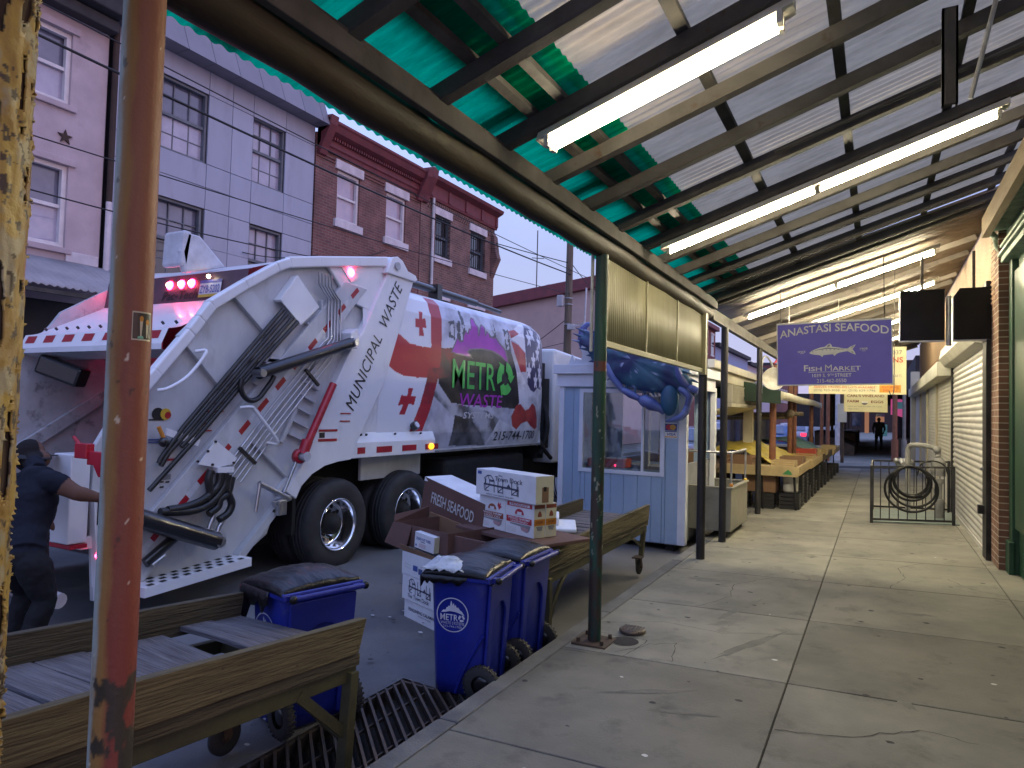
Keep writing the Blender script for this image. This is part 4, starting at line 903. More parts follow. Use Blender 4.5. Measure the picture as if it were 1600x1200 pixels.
arrow_o = [(8.186, 2.496), (8.364, 2.734), (8.434, 2.686), (8.509, 2.704), (8.521, 2.767), (8.611, 2.876), (8.633, 2.828), (8.660, 2.840), (8.684, 2.903), (8.740, 2.899), (8.749, 3.036), (8.810, 3.086), (8.880, 3.068), (8.904, 2.999), (8.959, 2.971), (8.974, 2.858), (9.013, 2.972), (9.078, 3.014), (9.170, 2.971), (9.184, 2.870), (9.211, 2.928), (9.300, 2.888), (9.354, 2.860), (9.435, 2.843), (9.524, 2.856), (9.628, 2.782), (9.743, 2.730), (9.855, 2.667), (9.944, 2.447), (9.655, 2.550), (9.394, 2.607), (9.058, 2.614), (8.753, 2.578), (8.664, 2.549), (8.800, 2.452)]
flag_navy = [(10.514, 3.005), (10.632, 3.183), (11.029, 3.231), (11.363, 2.995), (11.495, 2.260), (11.297, 2.073), (11.092, 2.100), (10.927, 2.020), (10.771, 2.053), (10.647, 2.145)]
st_white = [[(10.017, 2.881), (10.286, 2.992), (10.524, 3.018), (10.542, 2.694), (10.296, 2.815)], [(10.181, 3.062), (10.431, 3.176), (10.621, 3.199), (10.521, 3.078), (10.337, 2.997)]]
st_red = [[(10.019, 2.846), (10.297, 2.803), (10.543, 2.682), (10.571, 2.359), (10.373, 2.347), (10.154, 2.637)], [(9.947, 3.001), (10.182, 3.051), (10.337, 2.997), (10.017, 2.886)]]
wave_w = [(10.221, 2.338), (10.373, 2.347), (10.593, 2.167), (10.771, 2.048), (10.927, 2.020), (11.092, 2.100), (11.297, 2.073), (11.371, 1.796), (11.195, 1.290), (11.064, 1.082), (9.308, 1.140), (9.687, 1.541), (10.223, 1.401), (10.113, 1.588), (10.351, 1.825)]
wave_r = [[(10.089, 1.587), (10.252, 1.776), (10.403, 1.802), (10.593, 1.690), (10.735, 1.723), (10.861, 1.821), (11.026, 1.765), (11.151, 1.566), (11.178, 1.391), (11.049, 1.355), (10.850, 1.419), (10.683, 1.505), (10.474, 1.470), (10.300, 1.365), (10.147, 1.425)]]
stars = [(10.699, 2.952), (10.869, 3.056), (11.086, 2.716), (10.880, 2.575), (10.688, 2.378), (11.202, 2.397), (11.000, 2.223), (11.270, 2.224), (11.190, 2.927)]
def wrapcol(y, z):
    p = (y, z); n = fbm((y*1.3, z*1.3, 0.0), 2.2, 4); n2 = fbm((y*6, z*9, 3.0), 1.5, 4)
    white = (0.74, 0.76, 0.82); c = white
    if inside(p, bar): 
        c = (0.40, 0.018, 0.03) if z > 2.25 or z < 1.75 else lerp((0.40, 0.018, 0.03), (0.10, 0.02, 0.025), 0.6+n)
        return c
    if inside(p, horiz) or inside(p, cr1) or inside(p, cr2): return (0.42, 0.016, 0.03)
    if y < bar_y(z): return c
    c = lerp((0.62, 0.62, 0.70), (0.36, 0.36, 0.42), 0.45+n*1.1)
    if inside(p, top_cloud): c = lerp((0.58, 0.60, 0.72), (0.33, 0.33, 0.40), 0.4+n*1.3)
    for q in city_l:
        if inside(p, q) and n2 > -0.25: c = (0.06, 0.06, 0.07)
    for q in city_w:
        if inside(p, q) and n2 < 0.25: c = (0.55, 0.56, 0.62)
    if inside(p, sweep):
        c = lerp((0.50, 0.50, 0.54), (0.10, 0.10, 0.11), 0.5+0.6*math.sin(y*9+z*7)+n)
    if inside(p, dark_mid): c = lerp((0.014, 0.013, 0.016), (0.055, 0.05, 0.048), 0.25+n*1.2)
    if inside(p, sweep2): c = lerp((0.03, 0.03, 0.034), (0.2, 0.2, 0.21), 0.25+n)
    if inside(p, dark_red): c = lerp((0.22, 0.02, 0.03), (0.05, 0.03, 0.03), (y-bar_y(z))*1.6+n)
    if inside(p, wave_w): c = lerp((0.72, 0.72, 0.76), (0.42, 0.42, 0.46), 0.3+n*1.2)
    for q in st_white:
        if inside(p, q): c = (0.75, 0.75, 0.80)
    for q in st_red+wave_r:
        if inside(p, q): c = lerp((0.46, 0.05, 0.05), (0.30, 0.02, 0.03), 0.5+n*1.3)
    if inside(p, flag_navy):
        c = lerp((0.035, 0.03, 0.09), (0.07, 0.06, 0.13), 0.4+n)
        for (sy, sz) in stars:
            dy, dz = (y-sy)/0.11, (z-sz)/0.16; r = math.hypot(dy, dz)
            if r < 1.0:
                a = math.atan2(dz, dy)-math.pi/2; k = (a/(2*math.pi/5)) % 1.0; k = min(k, 1-k)*2
                if r < 1.0-0.62*k: c = (0.72, 0.72, 0.80)
    if inside(p, arrow_o): c = (0.14, 0.11, 0.13)
    if inside(p, arrow): c = lerp((0.42, 0.03, 0.44), (0.30, 0.02, 0.34), 0.4+n)
    if z > 3.16: c = lerp(c, (0.70, 0.72, 0.80), (z-3.16)*9)
    return c
def bar_y(z):      # centre line of the red upright, bending rearward at its foot
    L = sorted([((bar[i][1]+bar[11-i][1])/2, (bar[i][0]+bar[11-i][0])/2) for i in range(6)])
    for (a, ya), (b, yb_) in zip(L, L[1:]):
        if z <= b: return ya+(yb_-ya)*max(0, z-a)/max(1e-6, b-a)
    return L[-1][1]
vcolmat('wrap_print', rough=0.3, coat=0.15)
m = MB().use('wrap_print'); WY0, WY1, WZ0, WZ1 = 6.62, 11.40, 1.13, 3.22
def wp(u, v):
    y = WY0+(WY1-WY0)*u; z = WZ0+(WZ1-WZ0)*v; return (side_x(z)+0.004-front_in(y), y, z-0.5*front_in(y)*(1 if z > 2.9 else 0))
m.grid(400, 180, wp); o = m.build('wrap', T); paint(o, lambda c: wrapcol(c.y+6.6, c.z-.17))
def on_side(y, z, d=0.010): return (side_x(z)+d-front_in(y), y, z)
def fit_text(mb, body, box, bold=0.0, shear=0.0, d=0.010, fn=None):
    (y0, z0), (y1, z1) = box; vs, fs = text2d(body, 1.0, bold, shear, 'LEFT', 1.0, 1.0)
    xa = min(v[0] for v in vs); xb = max(v[0] for v in vs); za = min(v[1] for v in vs); zb_ = max(v[1] for v in vs)
    mb.add([(fn or on_side)(y0+(x-xa)/(xb-xa)*(y1-y0), z0+(z-za)/(zb_-za)*(z1-z0), d) for x, z in vs], fs, False)
mat('ink_green', (0.10, 0.55, 0.10), rough=0.3, c2=(0.07, 0.42, 0.08), ns=4, bump=0); mat('ink_purple', (0.45, 0.04, 0.48), rough=0.3, bump=0); mat('ink_white', (0.72, 0.72, 0.74), rough=0.3, bump=0)
mat('ink_navy', (0.03, 0.03, 0.05), rough=0.3, bump=0)
L = [(8.235, 1.994), (8.220, 2.395), (9.489, 2.005), (9.480, 2.425), (8.452, 1.723), (8.448, 1.922), (9.746, 1.733), (9.749, 1.929), (8.574, 1.551), (8.577, 1.643), (9.505, 1.557), (9.500, 1.647), (9.533, 1.196), (9.525, 1.342), (11.058, 1.194), (11.050, 1.330), (9.535, 1.996), (10.080, 2.016), (10.055, 2.455), (9.512, 2.417)]
m = MB().use('ink_green'); fit_text(m, 'METR', (L[0], (L[2][0], (L[1][1]+L[3][1])/2)), bold=0.006, d=0.014)
# the round O is a chasing-arrows sign
cy_, cz_, rr_ = (L[16][0]+L[17][0])/2, (L[16][1]+L[19][1])/2, abs(L[17][0]-L[16][0])/2
def recyc(mb, P, r):
    for k in range(3):
        a0 = math.pi/2+k*2*math.pi/3
        def pp(a, q): return P(math.cos(a)*q*r, math.sin(a)*q*r)
        n = 6; seg = [a0-0.12-1.25*i/n for i in range(n+1)]
        mb.add([pp(a, 1.0) for a in seg]+[pp(a, 0.42) for a in seg], [(i, i+1, n+2+i, n+1+i) for i in range(n)])
        e_ = seg[-1]; mb.add([pp(e_, 1.25), pp(e_, 0.30), pp(e_-0.55, 0.76)], [(0, 1, 2)])
recyc(m, lambda u, v: on_side(cy_+u, cz_+v*1.0, 0.014), rr_)
m.build('lettering', T)
m = MB().use('ink_purple'); fit_text(m, 'WASTE', (L[4], (L[6][0], (L[5][1]+L[7][1])/2)), bold=0.01, shear=0.12); m.build('lettering', T)
m = MB().use('ink_white'); fit_text(m, 'SYSTEMS', (L[8], L[11]), bold=0.01, shear=0.2); m.build('lettering', T)
m = MB().use('ink_navy'); fit_text(m, '215-744-1700', (L[12], (L[14][0], L[13][1])), bold=0.008, shear=0.15); m.build('lettering', T)
m = MB().use('cyl_black'); m.tube([(-5.72, 6.9, 3.43), (-5.74, 9.4, 3.40)], 0.055, 10); m.tube([(-5.72, 8.3, 3.43), (-5.74, 10.2, 3.37)], 0.035, 8); m.box(-5.82, -5.66, 8.2, 8.32, 3.28, 3.50); m.build('roof_cylinder', T)
m = MB().use('lamp_warm'); m.sphere((-5.62, 11.35, 2.98), 0.04, 8); m.build('marker_lamp', T)
m = MB().use('galv'); m.obox((-5.445, 7.9, 1.09), (-5.445, 11.3, 1.09), 0.02, 0.03); m.build('body_rail', T)

# tailgate -----------------------------------------------------------------------
side = [(6.802, 3.580), (6.241, 3.462), (5.612, 3.330), (5.151, 3.227), (4.982, 3.145), (4.593, 2.890), (4.202, 2.630), (4.102, 2.474), (4.004, 2.346), (3.703, 1.971), (3.377, 1.576), (3.244, 1.337), (3.224, 0.931), (3.284, 0.100), (3.655, 0.120), (4.668, 0.171), (5.012, 0.379), (5.124, 0.651), (5.247, 0.783), (5.530, 1.130), (5.956, 1.978), (6.399, 2.633), (6.812, 3.387)]
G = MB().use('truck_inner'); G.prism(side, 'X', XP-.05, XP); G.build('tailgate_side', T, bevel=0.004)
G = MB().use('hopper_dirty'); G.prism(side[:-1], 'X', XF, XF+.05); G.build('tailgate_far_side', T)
rim = [(6.693, 3.496), (6.175, 3.391), (5.553, 3.264), (5.122, 3.169), (4.954, 3.089), (4.575, 2.846), (4.205, 2.592), (4.097, 2.448), (3.999, 2.315), (3.698, 1.948), (3.372, 1.557)]
G = MB().use('truck_white')
for i in range(len(rim)-1):
    p, q = rim[i], rim[i+1]; G.obox((XP+.045, p[0], p[1]), (XP+.045, q[0]+(q[0]-p[0])*.03, q[1]+(q[1]-p[1])*.03), 0.12 if i < 3 else 0.10, 0.09, up=(1, 0, 0))
G.build('tailgate_rim', T, bevel=0.018, seg=3)
mun = [(6.687, 3.356), (7.218, 3.356), (6.919, 2.593), (6.672, 1.975), (6.277, 1.370), (6.126, 1.078), (5.924, 1.066), (5.703, 1.029), (5.514, 0.951), (5.371, 0.840), (5.296, 0.707), (5.151, 0.800), (5.429, 1.141), (5.847, 1.973), (6.031, 2.299), (6.281, 2.616)]
G = MB().use('truck_white'); G.prism(mun, 'X', XP-.06, XO); G.build('upright_panel', T, bevel=0.012)
cap = [(6.613, 3.341), (6.727, 3.556), (6.829, 3.585), (6.935, 3.550), (7.049, 3.441), (7.215, 3.414), (7.260, 3.363), (7.206, 3.328)]
G = MB().use('truck_white'); G.prism(cap, 'X', XP-.08, XO+.03); G.use('galv'); c0 = [(6.809, 3.458)][0]
G.cyl((XO+.03, c0[0], c0[1]), (XO+.055, c0[0], c0[1]), 0.05, 12); G.build('hinge_cap', T, bevel=0.012)
top = [(6.802, 3.580), (6.774, 3.380), (6.635, 3.162), (6.447, 2.841), (6.047, 2.913), (5.665, 3.270), (5.812, 3.372)]
G = MB().use('truck_white'); G.prism(top, 'X', XP+.004, XP+.05); G.build('tailgate_shoulder', T, bevel=0.015)
a, b = [(6.130, 1.631), (6.980, 3.206)]
G = MB().use('letter_black'); vs, fs = text2d('MUNICIPAL  WASTE', 1.0, 0.0, 0.12, 'LEFT', 1.0, 1.05)
xa = min(v[0] for v in vs); xb = max(v[0] for v in vs); za = min(v[1] for v in vs); zc = max(v[1] for v in vs)
dv = Vector((b[0]-a[0], b[1]-a[1])); up2 = Vector((-dv.y, dv.x)).normalized()*0.165
G.add([(XO+.004, a[0]+dv.x*(x-xa)/(xb-xa)+up2.x*(z-za)/(zc-za), a[1]+dv.y*(x-xa)/(xb-xa)+up2.y*(z-za)/(zc-za)) for x, z in vs], fs, False); G.build('lettering', T)

# diagonal guide beam with red and white reflective tape
gb = [(6.350, 3.095), (5.969, 3.119), (3.533, 0.581), (3.555, 0.124), (3.679, 0.203)]
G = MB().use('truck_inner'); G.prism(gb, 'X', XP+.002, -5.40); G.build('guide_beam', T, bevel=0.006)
t0, t1 = [(6.186, 3.067), (3.609, 0.412)]
G = MB(); dv = Vector((t1[0]-t0[0], t1[1]-t0[1])); Ld = dv.length; dv.normalize(); nn = Vector((-dv.y, dv.x))
for k in range(24):
    sa, sb = Ld*k/24, Ld*(k+1)/24; G.use('reflect_red' if k % 2 == 0 else 'reflect_white')
    G.add([(-5.397, t0[0]+dv.x*s_+nn.x*w_, t0[1]+dv.y*s_+nn.y*w_) for s_, w_ in ((sa, -.028), (sb, -.028), (sb, .028), (sa, .028))], [(0, 1, 2, 3)])
G.build('reflective_tape', T)
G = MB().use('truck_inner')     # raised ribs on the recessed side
for (pa, pb, w) in ([(4.537, 2.767), (4.922, 2.466)]+[0.20], [(3.991, 2.310), (4.419, 1.896)]+[0.20], [(4.675, 2.135), (5.366, 2.134)]+[0.05], [(5.050, 2.263), (4.797, 1.889)]+[0.12], [(5.419, 2.573), (5.843, 2.335)]+[0.03], [(5.616, 2.845), (5.626, 2.634)]+[0.03]):
    G.strip([pa, pb], 'X', XP+.001, XP+.055, w)
for k in range(5):
    p, q = [(5.574, 1.925), (5.395, 1.370)]; r_ = Vector(p)+(Vector(q)-Vector(p))*k/4; G.strip([(r_.x-.16, r_.y+.02), (r_.x+.05, r_.y-.06)], 'X', XP+.001, XP+.05, 0.025)
G.strip([(5.681, 2.320), (5.132, 1.309)], 'X', XP+.001, XP+.04, 0.05)
G.strip([(4.762, 1.320), (5.237, 0.940), (5.089, 0.787)], 'X', XP+.001, XP+.05, 0.05)
G.strip([(4.640, 0.229), (5.032, 0.599), (5.160, 0.748)], 'X', XP+.001, XP+.08, 0.08)
G.build('side_ribs', T, bevel=0.008)
br = [(5.206, 3.034), (5.261, 3.017), (4.993, 2.746), (5.276, 2.532), (5.337, 2.594), (5.186, 2.708), (4.992, 2.772)]
pl = [(4.993, 2.746), (5.042, 2.806), (5.215, 3.029), (5.261, 3.017), (5.283, 2.587), (5.276, 2.532)]
G = MB().use('truck_white'); G.prism([(4.993, 2.746), (5.215, 3.036), (5.537, 2.759), (5.276, 2.532)], 'X', -5.38, -5.365); G.prism([(4.976, 2.756), (5.196, 3.046), (5.224, 3.031), (5.002, 2.734)], 'X', XP, -5.36); G.build('hose_bracket', T, bevel=0.004)
G = MB().use('truck_white'); G.prism([(4.267, 1.350), (4.096, 1.138), (4.279, 1.098), (4.469, 1.122), (4.517, 1.174)], 'X', -5.36, -5.345); G.prism([(4.286, 1.104), (4.470, 1.098), (4.473, 1.044), (4.288, 1.051)], 'X', XP+.05, -5.33)
G.use('cyl_black')
for (y_, z_) in [(4.260, 1.338), (4.183, 1.254), (4.082, 1.167), (4.468, 1.134), (4.237, 1.130)]: G.cyl((-5.345, y_, z_), (-5.333, y_, z_), 0.012, 8)
G.build('valve_plate', T, bevel=0.003)
# four long hoses
for H in ([(5.025, 2.660), (4.533, 2.123), (3.943, 1.469), (3.744, 1.210), (3.728, 1.168)], [(5.079, 2.621), (4.624, 2.130), (3.989, 1.435), (3.813, 1.251), (3.747, 1.145)], [(5.159, 2.592), (4.716, 2.137), (4.054, 1.422), (3.933, 1.301)], [(5.231, 2.561), (4.811, 2.144), (4.095, 1.387), (3.652, 0.948)]):
    G = MB().use('hose'); G.tube([(-5.37, y, z) for y, z in H], 0.022, 8); G.build('hose', T)
G = MB().use('hose'); G.tube([p for p in bez([(-5.33, y, z) for y, z in [(4.516, 1.926), (4.505, 1.840), (4.554, 1.757), (4.631, 1.722), (4.723, 1.749), (4.798, 1.827), (4.874, 1.919), (4.904, 1.972)]])], 0.026, 8); G.build('hose', T)
for H in ([(4.218, 1.080), (4.195, 0.995), (4.214, 0.878), (4.177, 0.824)], [(4.322, 1.043), (4.293, 0.929), (4.150, 0.827), (3.972, 0.778), (3.801, 0.770)], [(4.372, 1.040), (4.363, 0.923), (4.232, 0.789), (4.037, 0.737), (3.731, 0.762)], [(4.408, 1.026), (4.377, 0.933), (4.425, 0.828), (4.457, 0.748), (4.418, 0.669), (4.322, 0.622)], [(4.445, 1.005), (4.409, 0.859), (4.327, 0.809), (4.303, 0.741), (4.210, 0.688)]):
    G = MB().use('hose'); G.tube(bez([(-5.33, y, z) for y, z in H], 8), 0.036, 8); G.build('hose', T)
G = MB().use('pipe_steel')
for (H) in ([(4.266, 0.663), (4.229, 0.593), (4.218, 0.548)], [(4.372, 0.609), (4.326, 0.556), (4.308, 0.500)]): G.tube([(-5.33, y, z) for y, z in H], 0.022, 8)
G.build('hose_fittings', T)
G = MB().use('pipe_steel')
for k in range(5):
    pts = [Vector(q) for q in [(5.627, 3.143), (5.634, 3.016), (5.718, 2.930), (5.782, 2.883), (5.804, 2.438), (5.729, 2.324), (4.997, 1.561), (4.495, 0.997)]]
    G.tube([(-5.385, p.x-0.055*(2-k)*0.9, p.y+0.03*(2-k)*(1 if i > 4 else 0)) for i, p in enumerate(pts)], 0.009, 6)
G.use('hose')
for (y_, z_) in [(5.472, 1.989), (4.655, 1.189)]: G.obox((-5.375, y_-.1, z_+.08), (-5.375, y_+.1, z_-.08), 0.03, 0.03)
G.build('steel_pipes', T)
# rams
def ram(name, p, q, r, mt, rod=None, X=-5.30):
    G = MB().use(mt); G.cyl((X, p[0], p[1]), (X, q[0], q[1]), r, 18); o = G.build(name, T, bevel=0.006)
    for e in (p, q):
        G = MB().use('pipe_steel'); G.cyl((X-.05, e[0], e[1]), (X+.075, e[0], e[1]), r*0.62, 16); G.build('pivot_pin', o)
    return o
p, q = [(4.682, 1.990), (5.998, 2.419)]; ram('packer_ram', p, q, 0.062, 'cyl_black')
G = MB().use('truck_white'); G.prism([(5.941, 2.523), (6.056, 2.588), (6.106, 2.467), (6.068, 2.353), (5.961, 2.343)], 'X', XP, -5.27); G.build('ram_clevis', T, bevel=0.01)
p, q = [(3.446, 0.770), (4.278, 0.437)]; ram('packer_ram', p, q, 0.082, 'cyl_black')
p, q = [(4.008, 0.579), (3.648, 0.341)]; G = MB().use('cyl_black'); G.cyl((-5.38, p[0], p[1]), (-5.38, q[0], q[1]), 0.045, 12); G.use('pipe_steel'); p2, q2 = [(3.820, 0.377), (3.706, 0.312)]; G.cyl((-5.37, p2[0], p2[1]), (-5.37, q2[0], q2[1]), 0.03, 10); G.build('return_ram', T)
p, q, r2, s2 = [(5.732, 1.932), (5.312, 1.176), (5.244, 1.100), (5.094, 0.797)]
G = MB().use('truck_red'); G.cyl((-5.31, p[0], p[1]), (-5.31, q[0], q[1]), 0.042, 14); G.cyl((-5.31, q[0]+.06, q[1]+.14), (-5.31, q[0], q[1]), 0.058, 14); G.lathe([(0.045, -.06), (.075, -.06), (.075, .0), (.045, .0)], (-5.30, q[0]-.03, q[1]-.02), 'X', 18); G.use('lead_white'); G.cyl((-5.36, q[0]+.01, q[1]-.02), (-5.25, q[0]+.01, q[1]-.02), 0.05, 16); o = G.build('prop_ram', T)
G = MB().use('pipe_steel'); G.cyl((-5.33, r2[0], r2[1]), (-5.33, s2[0], s2[1]), 0.016, 8); G.build('ram_rod', o)
G = MB().use('pipe_steel')     # latch
a, b, c, d = [(4.781, 0.917), (5.161, 0.735), (4.740, 0.642), (5.045, 0.670)]
G.tube([(-5.34, a[0], a[1]), (-5.34, b[0], b[1])], 0.028, 10); G.tube([(-5.33, a[0], a[1]), (-5.33, c[0], c[1])], 0.02, 8); G.obox((-5.36, c[0]+.25, c[1]+.05), (-5.36, b[0]+.05, b[1]), 0.06, 0.05); G.box(-5.40, -5.32, d[0]-.02, d[0]+.09, d[1]-.1, d[1]+.05); G.build('tailgate_latch', T, bevel=0.006)
for H, r in (([(4.020, 2.144), (4.098, 2.145), (3.934, 1.929), (3.750, 1.810), (3.681, 1.785)], 0.016), ([(4.529, 1.653), (4.619, 1.660), (4.675, 1.624), (4.970, 1.318), (4.872, 1.309)], 0.016)):
    G = MB().use('truck_white'); G.tube(bez([(-5.36 if i in (0, len(H)-1) else -5.31, y, z) for i, (y, z) in enumerate(H)], 6), r, 8); G.build('grab_bar', T)
G = MB().use('lamp_core'); (y_, z_), = [(6.050, 3.238)]; G.lathe([(0, .012), (.022, .010), (.03, 0)], (-5.385, y_, z_), 'X', 16); o2 = G
G.use('lamp_red'); G.lathe([(.03, 0), (.045, .004), (.056, -.01)], (-5.385, y_, z_), 'X', 20); G.build('tail_lamp', T)
G = MB().use('truck_white'); G.prism([(5.876, 3.286), (6.182, 3.248), (6.208, 3.192), (6.066, 3.129)], 'X', XP+.02, -5.40); G.build('lamp_bracket', T)
# small warning decals
G = MB()
for (mt, box) in (('reflect_red', [(5.582, 1.431), (5.872, 1.406)]), ('reflect_red', [(5.577, 1.327), (5.868, 1.299)]), ('reflect_red', [(5.914, 1.615), (6.085, 1.601)]), ('reflect_red', [(5.908, 1.528), (6.078, 1.513)]), ('letter_black', [(5.593, 1.397), (5.674, 1.339)]), ('reflect_red', [(4.249, 1.693), (4.424, 1.685)]), ('reflect_red', [(4.232, 1.616), (4.428, 1.606)]), ('reflect_red', [(4.190, 1.505), (4.307, 1.492)]), ('reflect_red', [(4.187, 1.440), (4.303, 1.427)]), ('reflect_red', [(3.842, 1.196), (3.985, 1.177)]), ('decal_blue', [(3.680, 1.372), (3.786, 1.358)]), ('decal_blue', [(3.681, 1.350), (3.787, 1.336)]), ('decal_grey', [(3.813, 1.060), (3.906, 1.014)]), ('letter_black', [(3.809, 1.005), (3.840, 0.991)]), ('letter_black', [(3.858, 1.001), (3.895, 0.987)]), ('letter_black', [(3.806, 0.961), (3.842, 0.947)]), ('letter_black', [(3.677, 1.540), (3.820, 1.529)])):
    (ya, za), (yb2, zb2) = box; X = XO+.004 if 'letter' != mt and ya > 5.2 else XP+.004
    G = MB().use(mt).box(X, X+.002, min(ya, yb2), max(ya, yb2), min(za, zb2), max(za, zb2)); G.build('warning_decal', T)
(ya, za), = [(3.757, 1.584)]
G = MB()
G.use('letter_black'); G.cyl((XP+.004, ya, za), (XP+.008, ya, za), 0.055, 16); G.use('sticker_yellow'); G.cyl((XP+.0085, ya+.07, za), (XP+.012, ya+.07, za), 0.05, 14); G.use('reflect_red'); G.cyl((XP+.0125, ya+.09, za-.01), (XP+.014, ya+.09, za-.01), 0.03, 12)
G.build('dial_decal', T)
G = MB().use('truck_white'); p, q = [(3.790, 1.433), (4.109, 1.330)]; G.obox((-5.38, p[0], p[1]), (-5.38, q[0], q[1]), 0.03, 0.06); G.use('handle_orange'); p, q = [(3.711, 1.477), (3.763, 1.379)]; G.cyl((-5.37, p[0], p[1]), (-5.37, q[0], q[1]), 0.018, 8); G.use('cyl_black'); G.sphere((-5.37, q[0], q[1]-.03), 0.045, 10); G.build('control_lever', T)
# step and rear leg
st_ = [(3.655, 0.120), (4.668, 0.171)]
G = MB().use('truck_white'); (ya, za), (yb2, zb2) = [(3.535, 0.200), (4.530, 0.240)]
G.hexa([(-5.50, 3.55, .10), (-5.22, 3.55, .10), (-5.22, 4.62, .16), (-5.50, 4.62, .16)], [(-5.50, 3.55, .18), (-5.22, 3.55, .18), (-5.22, 4.62, .24), (-5.50, 4.62, .24)])
G.use('under_black')
for i in range(9):
    for j in range(3):
        y_ = 3.60+i*0.113+(j % 2)*.056; z_ = .181+(y_-3.55)*0.056; x_ = -5.46+j*.085
        if y_ < 4.56: G.add([(x_, y_, z_+.003), (x_+.05, y_, z_+.003), (x_+.05, y_+.055, z_+.006), (x_, y_+.055, z_+.006)], [(0, 1, 2, 3)])
G.build('side_step', T)
G = MB().use('truck_white'); G.prism([(3.219, 0.931), (3.315, 0.922), (3.440, 0.063), (3.388, 0.050), (3.284, 0.110)], 'X', XP-.02, XP+.05); G.use('under_black')
for (ya, za) in [(3.270, 0.811), (3.283, 0.633)]: G.box(XP+.051, XP+.054, ya-.02, ya+.03, za-.1, za+.1)
G.use('lamp_red'); (ya, za), = [(3.286, 0.468)]; G.sphere((XP+.05, ya-.02, za), 0.018, 8); G.build('rear_leg', T)
G = MB().use('lead_white'); G.tube([(-6.05, 2.98, .22), (-5.5, 3.05, .15)], 0.06, 12); G.tube([(-6.10, 2.975, .225), (-5.98, 2.99, .215)], 0.085, 14); G.build('bumper_roller', T)

# rear hood between the two sides
G = MB().use('truck_white')
def span(pts, x0=XF+.05, x1=XP-.05): 
    G.add([(x0, y, z) for y, z in pts]+[(x1, y, z) for y, z in pts], [(i, i+1, len(pts)+i+1, len(pts)+i) for i in range(len(pts)-1)])
span([(7.0, 3.42), (5.15, 3.20), (4.705, 3.035)]); G.build('hood_top', T)
G = MB().use('panel_maroon'); span([(4.70, 3.03), (4.66, 2.74)]); G.build('hood_sign_panel', T)
G = MB().use('truck_white'); span([(4.66, 2.738), (4.62, 2.715), (3.98, 2.37), (3.93, 2.355)]); span([(3.93, 2.355), (3.86, 2.34), (3.80, 2.20), (3.80, 2.15), (4.10, 2.10), (4.25, 2.12)]); G.build('hood_apron', T)
G = MB()
for k in range(7):
    x0 = XF+.12+k*0.33; G.use('reflect_red'); d_ = Vector((0, -.06, -.14)).normalized(); y_, z_ = 3.855, 2.325
    G.add([(x0, y_-.004, z_), (x0+.17, y_-.004, z_), (x0+.17, y_-.036, z_-.075), (x0, y_-.036, z_-.075)], [(0, 1, 2, 3)])
G.build('hood_tape', T)
for k in range(12): G = MB().use('cyl_black'); G.cyl((XF+.2+k*.19, 3.985, 2.40), (XF+.2+k*.19, 3.965, 2.42), 0.014, 6); G.build('bolt', T)
def on_hood(x, t, d=0.0):     # t 0..1 up the maroon sign panel
    y = 4.66+0.04*t; z = 2.74+0.29*t; return (x, y-.99*d, z+.13*d)
for x in [q[0] for q in [(-6.691, 2.964), (-6.501, 2.952), (-6.337, 2.948)]]+[-7.45, -7.6]:
    G = MB().use('lamp_core'); c_ = on_hood(x, .66, .02); G.sphere(c_, 0.030, 10); G.use('lamp_red'); G.sphere(on_hood(x, .66, .0), 0.05, 12, (1, .7, 1)); G.build('red_lamp', T)
G = MB().use('letter_black'); vs, fs = text2d('Pac-Tech', 1.0, 0.02, 0.25, 'LEFT', 1.0, 1.0); wtx = max(v[0] for v in vs)
(xa_, _z), (xb_, _z2) = [(-6.796, 2.798), (-6.215, 2.766)]
G.add([on_hood(xa_+(xb_-xa_)*x/wtx, .10+.34*z/0.75, .008) for x, z in vs], fs, False); G.build('hood_lettering', T)
(xa_, _z), (xb_, _z2) = [(-6.194, 2.752), (-5.865, 2.916)]
G = MB(); G.use('plate_white').add([on_hood(x, t, .012) for x, t in ((xa_, .10), (xb_, .10), (xb_, .72), (xa_, .72))], [(0, 1, 2, 3)])
G.use('plate_blue').add([on_hood(x, t, .015) for x, t in ((xa_, .61), (xb_, .61), (xb_, .72), (xa_, .72))], [(0, 1, 2, 3)]); G.use('plate_yellow').add([on_hood(x, t, .015) for x, t in ((xa_, .10), (xb_, .10), (xb_, .2), (xa_, .2))], [(0, 1, 2, 3)])
G.use('plate_blue'); vs, fs = text2d('ZYB-5202', 1.0, 0.01, 0, 'LEFT', 1.0, 1.0); wtx = max(v[0] for v in vs); G.add([on_hood(xa_+.015+(xb_-xa_-.03)*x/wtx, .25+.30*z/0.75, .018) for x, z in vs], fs, False); G.build('number_plate', T)
G = MB().use('lamp_warm'); G.sphere(on_hood((xa_+xb_)/2, .80, .05), 0.022, 8); G.build('plate_lamp', T)
G = MB().use('lead_white'); G.prism([(4.45, 2.98), (4.95, 3.14), (4.62, 3.40), (4.45, 3.40), (4.40, 3.2)], 'X', -6.22, -6.14); G.prism([(4.40, 3.05), (4.47, 3.05), (4.52, 3.42), (4.42, 3.42)], 'X', -6.44, -6.14); G.build('camera_hood', T, bevel=0.03)
